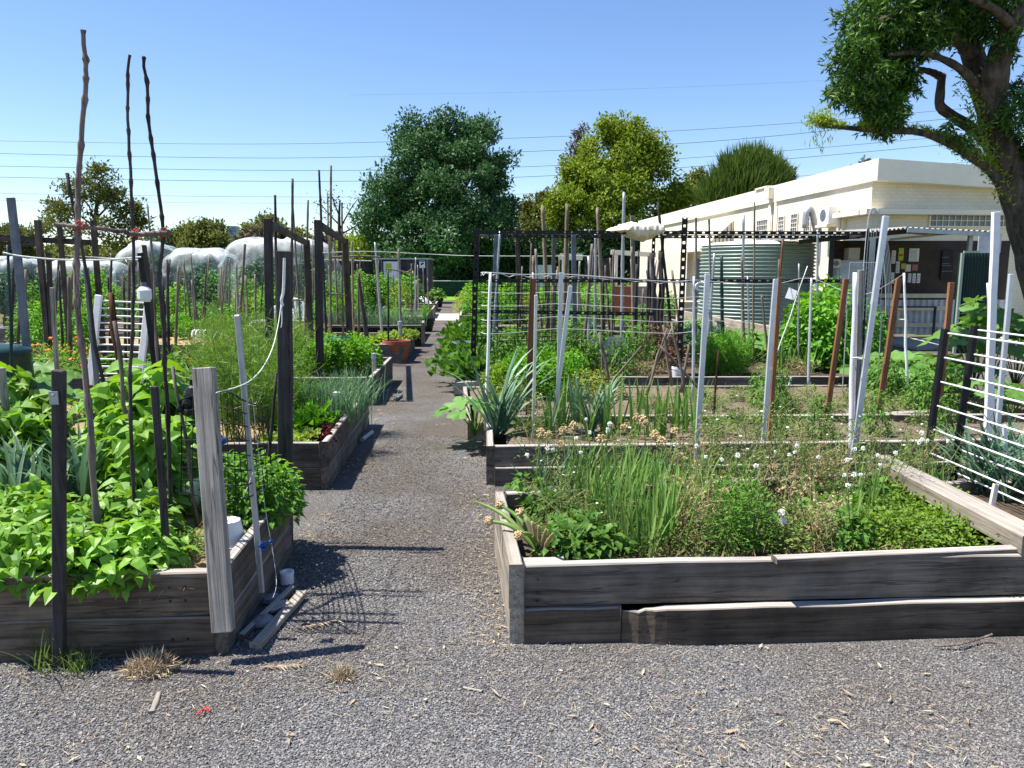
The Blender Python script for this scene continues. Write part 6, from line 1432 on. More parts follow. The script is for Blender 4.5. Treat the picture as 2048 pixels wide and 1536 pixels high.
# white pots and bits by the near left bed
def pot(name, label, c, r0, r1, h, mat, cat='pot', soilm=None, rim=.0, flip=False):
    t = thing(name, label, cat, tuple(c)); g = Geo()
    p = [(0, 0), (r0, 0), (r1, h * .82), (r1 + rim, h * .83), (r1 + rim, h), (r1 - .012, h), (r1 - .02, h * .8), (0, h * .8)]
    if flip: p = [(a_, h - z_) for a_, z_ in p]
    lathe(g, p, c, 28); g.build('body', M[mat], t, t.location, smooth=False)
    if soilm:
        g = Geo(); n = 20; V = [(c[0], c[1], c[2] + h * .83)] + [(c[0] + (r1 - .018) * math.cos(k * 6.283 / n), c[1] + (r1 - .018) * math.sin(k * 6.283 / n), c[2] + h * .82) for k in range(n)]
        g.add(V, np.array([[0, k + 1, (k + 1) % n + 1] for k in range(n)])); g.build('soil', M[soilm], t, t.location)
    return t
c = P(458, 1062, 3.45); pot('flower_pot', 'upturned white plastic pot under the mesh in the near left bed', (c.x, c.y, .29), .055, .075, .14, 'white', flip=True, rim=.006)
c = P(370, 945, 4.0); pot('bucket', 'pale bucket half hidden behind the big grey post', (c.x, c.y, .29), .07, .09, .2, 'white', 'bucket', rim=.006)
c = G(575, 1168, 0); pot('drain_cap', 'round white plastic cap on the gravel beside the near left bed', (c.x, c.y, .0), .034, .034, .07, 'white', 'pipe cap', rim=.002)
for lab, px, py, r_ in (('rough grey stone among the offcuts beside the near left bed', 525, 1245, .055), ('flat grey stone against the side of the near left bed', 545, 1200, .05)):
    c = G(px, py, .02); g = Geo(); lathe(g, [(0, -.5), (.7, -.3), (1, 0), (.8, .4), (.3, .6), (0, .6)], (0, 0, 0), 11); V = g.v[0] * r_ * (1 + RS.uniform(-.15, .15, (len(g.v[0]), 1))); g2 = Geo(); g2.add(V + np.array(c), g.f); tag(g2.build('stone', M['stone'], None, tuple(c)), lab, 'stone')
g = Geo(); q = [G(392, 1432, .02), G(405, 1418, .03), G(420, 1422, .02), G(412, 1412, .02), G(402, 1426, .025)]; tube(g, smooth_path(q, 16), .0025, 5); tag(g.build('twine_scrap', M['redtwine'], None, tuple(q[0])), 'scrap of red twine on the foreground gravel', 'twine')
plank('long pale bark strip on the gravel in front of the near left bed', G(303, 1425, .012), G(318, 1385, .012), .02, .006, 'sleeper_pale', 'bark_strip', 'bark')
plank('small reddish bark sliver on the gravel in front of the right bed', G(925, 1374, .012), G(965, 1383, .012), .012, .006, 'sleeper', 'bark_strip', 'bark')
g = Geo(); q = [G(1870, 1292, .02), G(1920, 1288, .03), G(1965, 1275, .03), G(1985, 1268, .05)]; tube(g, smooth_path(q, 12), .005, 5); tag(g.build('fallen_twig', M['twig'], None, tuple(q[0])), 'bent brown twig on the gravel under the front right sleeper', 'twig')

# ---- white slatted rack
Y = 6.35; t = thing('slatted_rack', 'white wire-slatted rack standing among the poles on the left', 'rack', tuple(P(235, 770, Y)))
for (tx, ty), (bx, by) in (((198, 590), (180, 770)), ((297, 600), (279, 765))):
    g = Geo(); beam(g, P(bx, by, Y), P(tx, ty, Y + .1), 13 * Y / F, .03); bevel(g.build('upright', M['white'], t, t.location), .004)
g = Geo()
for k in range(11):
    f_ = k / 10.6; a = P(198 - 17 * f_, 601 + 155 * f_, Y + .1 * (1 - f_)); b = P(296 - 16 * f_, 606 + 150 * f_, Y + .1 * (1 - f_)); tube(g, [a, b], .0065, 6)
g.build('slat', M['white'], t, t.location)
c = P(289, 588, 5.85); t = thing('milk_jug', 'white plastic jug upside down on the black stake', 'jug', tuple(c)); g = Geo(); lathe(g, [(.0, .06), (.03, .055), (.052, .03), (.052, -.035), (.04, -.05), (.04, -.06), (.03, -.06)], c, 14); g.build('body', M['white'], t, t.location); g = Geo(); lathe(g, [(.0, .09), (.02, .09), (.022, .06)], c, 10); g.build('cap', M['bluegrey'], t, t.location)
# compost bin
c = Vector((P(-42, 700, 6.3).x, 6.3, .22)); cb = thing('compost_bin', 'dark green plastic compost bin at the left edge', 'compost bin', tuple(c)); g = Geo(); lathe(g, [(.44, 0), (.36, .64), (.37, .66), (.37, .70)], c, 32); g.build('body', M['darkgreen'], cb, cb.location, smooth=True); g = Geo(); lathe(g, [(.38, .70), (.38, .73), (.3, .76), (.1, .78), (0, .78)], c, 32); g.build('lid', M['darkgreen'], cb, cb.location, smooth=True)
# dark timber frame far left
Y = 12.2; t = thing('pergola', 'dark brown timber frame of posts and double rails at the far left', 'frame', tuple(P(95, 640, Y)))
for tp, bt, w in (((75, 440), (92, 640), 10), ((118, 443), (136, 650), 8), ((186, 440), (202, 640), 9), ((97, 505), (103, 640), 8)):
    g = Geo(); b_, t_ = P(*bt, Y), P(*tp, Y); b_ = b_ + (b_ - t_) * max(0, (b_.z - .1) / (t_.z - b_.z)); beam(g, b_, t_, w * Y / F, w * Y / F); bevel(g.build('post', M['post_brown'], t, t.location), .006)
g = Geo(); beam(g, P(-30, 474, Y + .1), P(194, 486, Y + .1), .07, .09, up=(0, 0, 1)); beam(g, P(-30, 486, Y + .9), P(80, 490, Y + .9), .05, .06); g.build('rail', M['sleeper_dark'], t, t.location)
# ---- two timber arches over the third and fourth left beds
for lab, n0, n1, y0, y1, w0, w1 in (('left of two timber post arches beside the rope post', ((536, 437), (541, 775)), ((613, 480), (623, 720)), 9.3, 12.4, 14.5, 11), ('right of two timber post arches, nearer the path', ((636, 440), (640, 740)), ((690, 477), (700, 680)), 9.3, 12.9, 13.5, 11)):
    t = thing('timber_arch', lab, 'post arch', tuple(P(n0[1][0], n0[1][1], y0)))
    for (tp, bt), Y, w, mt in ((n0, y0, w0, 'post_dark'), (n1, y1, w1, 'post_brown')):
        g = Geo(); b = P(*bt, Y); tt = P(*tp, Y); b = b + (b - tt) * max(0, (b.z - .2) / (tt.z - b.z)); beam(g, b, tt, w * Y / F, w * Y / F); bevel(g.build('post', M[mt], t, t.location), .006)
    a, b = P(n0[0][0] + 6, n0[0][1] + 12, y0 + .05), P(n1[0][0], n1[0][1] + 6, y1 - .05)
    g = Geo(); beam(g, a, b, .045, .09); bevel(g.build('rail', M['post_brown'], t, t.location), .004)
g = Geo(); q = [P(645, 580, 9.4), P(660, 588, 10), P(675, 588, 11), P(692, 592, 12.4)]; tube(g, smooth_path(q, 12), .012, 6); tag(g.build('branch_rail', M['twig'], None, tuple(q[0])), 'crooked thin branch tied across the right timber arch', 'branch')
g = Geo(); q = [P(580, 607, 12.2), P(590, 600, 12.3), P(605, 601, 12.4), P(618, 606, 12.4)]; tube(g, smooth_path(q, 10), .012, 6); tag(g.build('branch_rail', M['twig'], None, tuple(q[0])), 'crooked thin branch tied across the left timber arch', 'branch')
# known tall thin stakes behind
for i, (tx, ty, bx, by, Y, w, mt, lab) in enumerate([(585, 357, 583, 640, 13, 6, 'twig', 'tall twig stake rising between the two timber arches'), (585, 400, 600, 640, 13.2, 4, 'bamboo', 'thin cane leaning right from the tall twig stake between the arches'), (550, 390, 556, 690, 10.4, 6, 'twig_dark', 'dark stick rising through the left timber arch'), (638, 340, 652, 660, 13.5, 5, 'twig_dark', 'thin dark stick leaning over the right timber arch'), (662, 331, 660, 650, 14, 5, 'bamboo', 'tallest thin cane just right of the right arch post'),
        (655, 385, 663, 680, 13, 3.5, 'bamboo', 'thin cane behind the tallest one at the right arch'), (616, 400, 611, 640, 13.4, 5, 'bamboo', 'thin bent cane above the far post of the left arch'), (684, 405, 686, 640, 14, 4, 'bamboo', 'thin cane right of the right timber arch'), (490, 488, 480, 640, 14, 6, 'twig', 'twig stake leaning left of the left timber arch'), (776, 540, 777, 683, 13.25, 4, 'darkgreen', 'thin dark green stake standing in the round terracotta pot'),
        (750, 485, 762, 640, 15.5, 5, 'galv', 'thin galvanised stake left of the shed door'), (797, 497, 801, 640, 16, 5, 'post_grey', 'grey stake right of the shed door'), (716, 545, 737, 700, 13.1, 9, 'post_brown', 'leaning brown stake left of the terracotta pots'), (833, 560, 832, 625, 19, 4, 'bamboo', 'short cane in front of the shed corner')]):
    stk(lab, (tx, ty), (bx, by), Y, w, mt, 'cane' if w < 6 else 'stake', 'cane' if w < 6 else 'stake', 'bamboo' if mt in ('bamboo', 'twig', 'twig_dark') else 'round', zs=.26)
g = Geo(); q = [P(774, 538, 13.25), P(800, 542, 13.3), P(828, 548, 13.4)]; tube(g, smooth_path(q, 8), .012, 6); tube(g, [P(815, 545, 13.3), P(824, 538, 13.3)], .012, 6); tag(g.build('branch_rail', M['bamboo'], None, tuple(q[0])), 'pale forked branch lying across the stakes in front of the shed', 'branch')
g = Geo(); q = [P(640, 506, 13), P(740, 503, 15), P(850, 508, 17), P(960, 512, 17), P(1200, 512, 17)]; tube(g, smooth_path(q, 20), .008, 5); tag(g.build('long_wire', M['string'], None, tuple(q[0])), 'long pale wire stretched across in front of the shed and trees', 'wire')
g = Geo(); q = [P(660, 515, 14), P(720, 512, 14.5), P(760, 514, 15)]; tube(g, smooth_path(q, 8), .018, 6); tag(g.build('branch_rail', M['bamboo'], None, tuple(q[0])), 'pale pole tied level between the right arch and the shed', 'branch')
def thicket(n, x0, x1, y0, y1, t0, t1, label, group, mats, w=(3, 5.5), seed=1, lean=8, zs=.26):
    r = random.Random(seed)
    for i in range(n):
        Y = r.uniform(y0, y1); px = r.uniform(x0, x1); d = r.gauss(0, lean)
        py = r.uniform(t0, t1); b = G(px + d, 700, .26)
        base = P(px + d, 545 + 1.34 * F / Y, Y)
        top = P(px, py, Y)
        stk(label, (px, py), (px + d, 545 + 1.2 * F / Y), Y, r.uniform(*w) * 14 / Y, r.choice(mats), 'cane', 'cane', r.choice(['bamboo', 'round', 'knot']), zs=zs, group=group)
thicket(26, 335, 540, 12.5, 20, 500, 560, 'thin cane in the crowd of canes in front of the white net domes', 'canes in front of the net domes', ['bamboo', 'twig', 'twig_dark', 'bamboo', 'post_grey'], seed=3)
thicket(12, 210, 335, 8.5, 14, 505, 575, 'thin cane between the timber frame and the net domes', 'canes left of the net domes', ['bamboo', 'twig_dark', 'post_brown'], seed=4)
thicket(12, 560, 740, 14, 22, 470, 560, 'thin cane behind the timber arches', 'canes behind the arches', ['bamboo', 'twig', 'post_grey'], seed=5)
thicket(8, 700, 860, 17, 27, 515, 560, 'short cane in the plots in front of the shed', 'canes in front of the shed', ['bamboo', 'galv', 'twig'], seed=6, lean=3)
thicket(10, 10, 200, 9, 18, 500, 570, 'short stake behind the dark timber frame at the far left', 'stakes at the far left', ['post_brown', 'bamboo', 'post_dark'], seed=7, w=(4, 7))

# ---- things among the left plots
def chair(label, x, y, z, rz, mat='white'):
    t = thing('garden_chair', label, 'chair', (x, y, z)); ca, sa = math.cos(rz), math.sin(rz)
    X = lambda a, b, c_: (x + a * ca - b * sa, y + a * sa + b * ca, z + c_)
    g = Geo()
    def slab(pts, th=.012):
        pts = [np.array(q) for q in pts]; n = nrm(np.cross(pts[1] - pts[0], pts[2] - pts[0])) * th
        g.add([q - n for q in pts] + [q + n for q in pts], BOXF)
    slab([X(-.22, -.22, .42), X(.22, -.22, .42), X(.22, .22, .44), X(-.22, .22, .44)]); g.build('seat', M[mat], t, t.location)
    g = Geo()
    for k in range(6):
        a = -.19 + k * .076; h = .82 + .05 * math.cos((k - 2.5) * .6); tube(g, [X(a, -.22, .44), X(a * 1.08, -.31, h)], .022, 5)
    tube(g, smooth_path([X(-.24, -.22, .42), X(-.25, -.30, .74), X(-.15, -.33, .86), X(0, -.335, .89), X(.15, -.33, .86), X(.25, -.30, .74), X(.24, -.22, .42)], 24), .024, 6); g.build('backrest', M[mat], t, t.location)
    for sx in (-1, 1):
        g = Geo(); tube(g, smooth_path([X(sx * .25, -.27, .64), X(sx * .27, 0, .65), X(sx * .26, .2, .62), X(sx * .25, .23, .44)], 12), .022, 6); g.build('armrest', M[mat], t, t.location)
        for sy in (-1, 1):
            g = Geo(); tube(g, [X(sx * .21, sy * .21, .43), X(sx * .26, sy * .27, 0)], [.026, .018], 6); g.build('leg', M[mat], t, t.location)
c = G(668, 690, 0); chair('white plastic garden chair seen from behind beside the right timber arch', c.x, 12.4, .15, R(165))
c = G(598, 650, 0); chair('second white plastic chair half hidden behind the leeks at the left arch', P(590, 640, 15.9).x, 15.9, .15, R(200), 'white')
c = G(790, 728); pot('terracotta_pot', 'large round terracotta pot standing on the path edge', (c.x, c.y + .24, 0), .17, .235, .40, 'terracotta', 'pot', 'soil', .02)
c = G(740, 722); pot('terracotta_pot', 'terracotta trough pot behind the large round one', (c.x, c.y + .5, 0), .18, .25, .40, 'terracotta', 'pot', 'soil', .02)
c = G(848, 664); pot('black_pot', 'black nursery pot with a plant at the end of the dark tub', (c.x, c.y + .2, 0), .2, .27, .36, 'black', 'pot', 'soil', .02); plant('carrot', 'small feathery plant in the black nursery pot', (c.x, c.y + .2, .30), 1.2, 'plant')
c = G(872, 615); pot('black_pot', 'dark pot of leafy greens further along the left path edge', (c.x, c.y + .2, 0), .25, .32, .42, 'black', 'pot', 'soil', .02); plant('broadleaf_weed', 'leafy plant in the dark pot further along the path', (c.x, c.y + .2, .36), 2.2, 'plant')
c = G(718, 672); pot('teal_tub', 'teal green plastic tub under the dark bush', (c.x, c.y + .3, .05), .26, .33, .36, 'teal', 'tub', 'soil', .02)
Y = 16.2; x0, x1 = P(640, 660, Y).x, P(842, 660, Y).x; t = thing('trough', 'long black planter trough with a rough pale rim across the left plots', 'planter', ((x0 + x1) / 2, Y, 0)); g = Geo(); box(g, (x0, Y, 0), (x1, Y + .7, .42)); g.build('body', M['black'], t, t.location); g = Geo(); beam(g, (x0, Y, .45), (x1, Y, .45), .08, .05); beam(g, (x0, Y + .7, .45), (x1, Y + .7, .46), .08, .05); g.build('rim', M['sleeper'], t, t.location); g = Geo(); box(g, (x0 + .03, Y + .05, .40), (x1 - .03, Y + .65, .44)); g.build('soil', M['soil'], t, t.location)
for k in range(6): plant('chive_clump', 'wispy grey-green plant in the long black trough', (x0 + (x1 - x0) * (k + .5) / 6, Y + .35, .43), 1.1, 'plant', 'wispy plants in the trough', 1.15)
Y = 12.2; a = P(650, 692, Y); t = thing('storage_box', 'dark blue plastic crate beside the right timber arch', 'crate', (P(672, 700, Y).x, Y, .1)); g = Geo(); box(g, (P(650, 690, Y).x, Y, .1), (P(696, 690, Y).x, Y + .35, P(0, 681, Y).z)); bevel(g.build('body', M['blue'], t, t.location), .015); g = Geo(); box(g, (P(648, 690, Y).x, Y - .02, P(0, 682, Y).z + .003), (P(698, 690, Y).x, Y + .37, P(0, 678, Y).z + .01)); bevel(g.build('rim', M['blue'], t, t.location), .008)
c = P(708, 697, 12.0); g = Geo(); balls(g, np.array(c) + RS.normal(0, .07, (14, 3)) * np.array((1, .6, .5)), .075, 0, .25); tag(g.build('net_bag', M['orange'], None, tuple(c)), 'crumpled orange net bag right of the blue crate', 'bag')
c = P(725, 700, 11.6); plant('grass_tuft', 'yellow dried tuft beside the orange bag', (c.x, c.y, .28), 1.6, 'grass')
for lab, px, py, Y, hpx in (('white pipe riser standing in the second left bed by its side board', 675, 850, 6.6, 50), ('grey pipe riser standing at the corner of the third left bed', 749, 760, 9.6, 42), ('pale pipe riser standing in the fourth left bed', 801, 690, 14.3, 40)):
    b = P(px, py, Y); tt = P(px, py - hpx, Y); r_ = (6 if px < 700 else 4) * Y / F; g = Geo(); lathe(g, [(r_, 0), (r_, tt.z - .25), (r_ * 1.25, tt.z - .25), (r_ * 1.25, tt.z - .18), (0, tt.z - .17)], (b.x, Y, .25), 12); tag(g.build('pipe_riser', M['white'] if px < 700 else M['galv'], None, (b.x, Y, .25)), lab, 'pipe')
for lab, px, py, s_ in (('white rag heap in the plot in front of the shed', 845, 605, .45), ('pale plastic cover over a low plant left of the white rag heap', 795, 602, .4)):
    c = G(px, py + 6, .2); g = Geo(); grid(g, lambda u, v: np.stack([c.x + s_ * v * np.cos(u * 6.2832), c.y + s_ * v * np.sin(u * 6.2832), c.z + (s_ * .9) * (1 - v ** 1.5) + .06 * np.sin(u * 25 + v * 9) * v], -1), 24, 8); tag(g.build('cloth_heap', M['white'], None, tuple(c)), lab, 'cloth')
Y = 7.6; a, b = P(425, 795, Y), P(545, 770, Y); g = Geo(); grid(g, lambda u, v: np.stack([a.x + (b.x - a.x) * u, Y + .45 * (v - .5), .28 + .18 * np.sin(v * np.pi) * (.8 + .2 * np.sin(u * 14))], -1), 30, 10); M['clearplastic'] = m_plain('clear_plastic', (.60, .63, .62), .25, 0, .2, 8, spec=.5); tag(g.build('plastic_cloche', M['clearplastic'], None, (a.x, Y, .28)), 'low crinkled clear plastic cloche behind the straw of the second left bed', 'cloche')
plank('weathered board lying level behind the fennel', G(520, 735, .3), G(625, 731, .3), .12, .04, 'sleeper', 'board', 'board')
c = G(768, 772, 0); pot('clay_dish', 'small red clay dish on the path under the third left bed', (c.x - .06, c.y, 0), .05, .06, .05, 'terracotta', 'dish')
for lab, px, py, mt in (('grey plastic pipe end beside the second left bed', 724, 880, 'galv'), ('dark pipe lying on the path at the foot of the third left bed', 790, 800, 'bluegrey')):
    a = G(px, py, .03); g = Geo(); tube(g, [a, a + Vector((.03, .35, 0))], .022, 8); tag(g.build('pipe', M[mt], None, tuple(a)), lab, 'pipe')
# stack of white cups / spiral by the left canes
c = P(408, 622, 14); g = Geo(); 
for k in range(5): lathe(g, [(.11, -.005), (.13, 0), (.11, .005)], (0, 0, 0), 14); 
g = Geo()
for k in range(6): a_ = np.linspace(0, 6.28, 14); tube(g, np.stack([np.full(14, c.x - .2 + .07 * k), c.y + .12 * np.cos(a_), .42 + .12 * np.sin(a_)], -1), .018, 5)
tag(g.build('hose_coil', M['white'], None, (c.x, c.y, .3)), 'white coiled hose on a stand left of the fennel', 'hose')

# ================================================================== right: black steel frame
YF_ = 10.35
def slotted(parent, name, a, b, w, holes=True, n=None):
    a, b = np.array(tuple(a)), np.array(tuple(b)); L_n = np.linalg.norm(b - a); d = (b - a) / L_n
    up = np.array((0, 0, 1.)) if abs(d[2]) < .7 else np.array((1., 0, 0)); k = max(4, int(L_n / .11)); g = Geo()
    s = nrm(np.cross(d, (0, -1., 0))) if abs(d[1]) < .9 else up
    for sg_ in (-1, 1): obox(g, (a + b) / 2 + s * sg_ * w * .36, (b - a) / 2, s * w * .14, np.array((0, .003, 0)))
    obox(g, (a + b) / 2 + s * w * .5 + np.array((0, .02, 0)), (b - a) / 2, s * .003, np.array((0, .02, 0)))
    for i in range(k):
        c = a + d * (L_n * (i + .5) / k); obox(g, c, d * L_n / k * .34, s * w * .22, np.array((0, .0028, 0)))
    return g.build(name, M['black'], parent, parent.location)
fr = thing('plant_cage', 'black slotted-steel frame spanning the third right bed', 'frame', tuple(P(950, 760, YF_)))
def cornerx(px, Y): return P(px, 600, Y).x
zt = P(1000, 462, YF_).z
for px, Y, w in ((948, YF_, 20), (1363, YF_, 22), (1730, YF_, 11), (985, YF_ + 2.3, 12), (1302, YF_ + 2.3, 16), (1320, YF_ + 2.0, 14)):
    slotted(fr, 'upright', (P(px - 4, 700, Y).x, Y, .1), (P(px + 6, 460, Y).x, Y, zt + (.18 if px == 1363 else .04)), w * .0034)
slotted(fr, 'rail', P(948, 464, YF_ - .01), P(1735, 466, YF_ - .01), .045)
slotted(fr, 'rail', P(943, 561, YF_ - .012), P(1700, 562, YF_ - .012), .045)
slotted(fr, 'rail', P(941, 622, YF_ - .014), P(1310, 628, YF_ - .014), .045)
slotted(fr, 'rail', P(985, 472, YF_ + 2.29), P(1720, 474, YF_ + 2.29), .05)
for p_, q_, x_ in ((948, 464, 975), (1730, 466, 1700), (1363, 464, 1330)): g = Geo(); beam(g, P(p_, q_, YF_), P(x_, 474, YF_ + 2.3), .03, .05); g.build('cross_rail', M['black'], fr, fr.location)
# wire grid hung on the frame
t = thing('wire_grid', 'black wire mesh panel hung low on the left of the steel frame', 'mesh', tuple(P(1020, 640, YF_)))
g = Geo(); Y = YF_ + .06
for px in np.linspace(945, 1120, 22): a = P(px, 565, Y); rods(g, [tuple(a)], [(a.x, Y, P(0, 690, Y).z)], .0035, k=4)
for py in np.linspace(565, 690, 16): a, b = P(945, py, Y), P(1120, py, Y); rods(g, [tuple(a)], [tuple(b)], .0035, k=4)
g.build('wire', M['black'], t, t.location)
t = thing('wire_grid', 'pale wire mesh panel leaning by the white pole in front of the shelter', 'mesh', tuple(P(1720, 640, 9.0))); g = Geo(); Y = 9.0
for px in np.linspace(1700, 1768, 9): a = P(px, 525, Y); rods(g, [tuple(a)], [(P(px - 8, 620, Y).x, Y, P(0, 620, Y).z)], .004, k=4)
for py in np.linspace(525, 620, 10): a, b = P(1700 - (py - 525) * .08, py, Y), P(1768 - (py - 525) * .08, py, Y); rods(g, [tuple(a)], [tuple(b)], .004, k=4)
rods(g, [tuple(P(1764, 620, Y))], [(P(1760, 700, Y).x, Y, .15)], .008, k=5); rods(g, [tuple(P(1694, 620, Y))], [(P(1690, 700, Y).x, Y, .15)], .008, k=5)
g.build('wire', M['galv'], t, t.location)
# sack over the frame
a, b = P(1205, 470, YF_ + .4), P(1322, 470, YF_ + .4); zz = zt
g = Geo()
def sack(u, v):
    ip = lambda xs, ys: np.interp(u, xs, ys)
    top = ip([0, .12, .25, .45, .52, .62, .72, .85, .95, 1], [.005, .05, .10, .125, .085, .13, .155, .12, .05, .01])
    bot = ip([0, .3, .38, .5, .62, .78, .9, 1], [-.005, -.012, -.07, -.115, -.13, -.10, -.03, -.005])
    wd = ip([0, .1, .3, .9, 1], [.03, .2, .38, .34, .05]); an = v * 2 * np.pi; s = np.sin(an)
    fold = .022 * vnoise(u * 22, v * 9, 1.2, 3) + .012 * vnoise(u * 60, v * 20, 1.0, 8)
    z = zz + np.where(s > 0, top * np.abs(s) ** .6, bot * np.abs(s) ** .7) + fold * (np.abs(s) > .1)
    return np.stack([a.x + (b.x - a.x) * u, YF_ + .12 - wd * np.cos(an) + fold, z], -1)
grid(g, sack, 80, 40); o = g.build('sack_cover', M['sack'], None, (a.x, YF_, zz), smooth=True); tag(o, 'crumpled cream sack thrown over the top rail of the black frame', 'sack')
# ---- fence of white poles with strings (right)
PL = [('left white plastic pole of the string fence, rising from the big leek', (981, 545), (972, 840), 6.6, 7, 'white', 'round'), ('second white pole of the string fence', (1122, 545), (1116, 800), 7.6, 8, 'alu', 'box'), ('aluminium pole leaning right with a brown tip in the string fence', (1141, 572), (1104, 872), 6.3, 8, 'alu', 'box'),
      ('reddish timber stake beside the second white pole', (1066, 557), (1057, 815), 7.2, 12, 'hardwood', 'box'), ('short cream plastic stake in front of the reddish one', (1072, 590), (1066, 880), 6.1, 6, 'cream', 'box'), ('pale pole of the string fence left of the leaning aluminium post', (1388, 553), (1386, 790), 8.4, 6, 'alu', 'round'),
      ('square aluminium post nailed to the front of the second right bed', (1415, 548), (1392, 930), 5.47, 10, 'alu', 'box'), ('aluminium post beside a timber stake, leaning in the second right bed', (1551, 558), (1527, 880), 5.85, 9, 'alu', 'box'), ('timber stake strapped behind the leaning aluminium post', (1560, 555), (1540, 860), 6.0, 8, 'hardwood', 'box'),
      ('thin pale pole carrying the string to the shelter side', (1623, 556), (1617, 778), 9.9, 6, 'alu', 'round'), ('reddish stake leaning right behind the white posts', (1692, 558), (1656, 815), 7.0, 10, 'hardwood', 'box'), ('round white post in the pair at the second right bed', (1710, 545), (1702, 905), 5.62, 11, 'white', 'round'),
      ('weathered grey post right behind the round white one', (1722, 540), (1710, 900), 5.7, 11, 'post_grey', 'box'), ('flat aluminium blade leaning across the white post', (1772, 432), (1707, 900), 5.6, 11, 'alu', 'box'), ('bare reddish stake leaning in front of the noticeboard', (1797, 557), (1758, 825), 7.0, 10, 'hardwood', 'box'), ('thin white pole in front of the noticeboard', (1808, 546), (1812, 690), 8.8, 6, 'white', 'round'),
      ('orange-brown hardwood stake in front of the green cabinet', (1903, 565), (1878, 812), 6.6, 10, 'hardwood', 'box'), ('tall white angle post at the right edge', (1992, 424), (1975, 870), 6.0, 13, 'white', 'box'), ('slim aluminium post crossing the white-rodded panels', (2022, 548), (1990, 920), 5.3, 9, 'alu', 'box'), ('thin bluish pole behind the tall white angle post', (1975, 566), (1990, 850), 6.3, 6, 'alu', 'round'), ('rusty iron stake with a thin rod leaning by the aluminium post', (1437, 700), (1427, 830), 7.0, 5, 'bark_red', 'round'), ('short white stake on the front board of the third right bed', (1582, 755), (1578, 775), 9.9, 4, 'white', 'box'), ('short white stake among the leeks at the right edge', (2008, 850), (2014, 945), 4.9, 7, 'white', 'box'), ('short pale green stake at the foot of the white-rodded panels', (1992, 968), (1984, 1008), 4.3, 10, 'cream', 'box')]
for lab, tp, bt, Y, w, mt, kd in PL: stk(lab, tp, bt, Y, w, mt, 'pole' if kd == 'round' else 'garden_stake', 'pole' if kd == 'round' else 'stake', kd, zs=.2 if Y > 5.5 else .05, bv=.002)
t = thing('string_fence', 'rows of grey string strung between the white poles over the low plot', 'string', tuple(P(1200, 640, 7.6)))
g = Geo(); tops = [(962, 545, 6.8), (981, 545, 6.65), (1050, 549, 7.2), (1122, 548, 7.62), (1250, 557, 8.0), (1340, 563, 8.3), (1388, 560, 8.42), (1415, 562, 8.6), (1500, 568, 9), (1560, 566, 9.4), (1623, 557, 9.9), (1720, 590, 9.4), (1808, 548, 8.8)]
def strand(dy, r_, wav=0., upto=None):
    pts = [P(a_, c_ + dy * (1 + .12 * (a_ - 960) / 800) * 7.4 / y_ * 1.0, y_) for a_, c_, y_ in tops][:upto]
    q = smooth_path(pts, 90)
    if wav: q[:, 2] += wav * np.abs(np.sin(np.linspace(0, 42, 90)))
    tube(g, q, r_, 4)
strand(0, .0035); strand(6, .004, .025, 8); strand(36, .0028, upto=9); strand(60, .0028, upto=9); strand(86, .0028, upto=9); strand(110, .0028, upto=7)
g.build('string', M['string'], t, t.location)
g = Geo(); q = [P(1702, 716, 5.6), P(1720, 715, 5.55), P(1730, 718, 5.6)]; tube(g, smooth_path(q, 8), .004, 5); a_ = np.linspace(0, 6.28, 14); c = np.array(P(1715, 716, 5.66)); tube(g, c + np.stack([.045 * np.cos(a_), .06 * np.sin(a_), 0 * a_], -1), .004, 5); tag(g.build('cord', M['rope'], None, tuple(q[0])), 'white tie holding the white post and the grey post together', 'cord')
t = thing('wire_loops', 'bundle of thin bent wire hoops hung on the steel frame by the shelter', 'wire', tuple(P(1735, 560, 10.2))); g = Geo()
for k in range(5):
    q = [P(1720 + 6 * k, 640, 10.1), P(1728 + 5 * k, 520, 10.1), P(1738 + 5 * k, 430 - 6 * (k % 2), 10.1), P(1752 + 4 * k, 425 + 6 * k, 10.1), P(1768 + 3 * k, 520, 10.1), P(1772 + 3 * k, 630, 10.1)]; tube(g, smooth_path(q, 24), .0045, 4)
g.build('wire', M['string'], t, t.location)
# ---- white-rodded panels at the right edge
for lab, x, ys, zt_, zb_, nr in (('nearer-left black posts carrying white rods at the right edge', 2.87, (5.0, 3.3), 1.20, .22, 7), ('second rack of white rods just behind the first at the right edge', 3.08, (5.02, 3.4), 1.22, .24, 7)):
    t = thing('rod_panel', lab, 'rack', (x, ys[0], .1))
    for Y in ys:
        g = Geo(); beam(g, (x - .045, Y, .05), (x + .03, Y + .02, zt_ + .03), .04, .04); bevel(g.build('post', M['black'], t, t.location), .005)
    g = Geo()
    for k in range(nr):
        f_ = k / (nr - 1); z = zb_ + (zt_ - zb_) * f_; tube(g, [(x - .03 + .06 * f_, ys[0] - .02, z), (x - .03 + .06 * f_, ys[1], z)], .0062, 8)
    g.build('rod', M['white'], t, t.location, smooth=True)
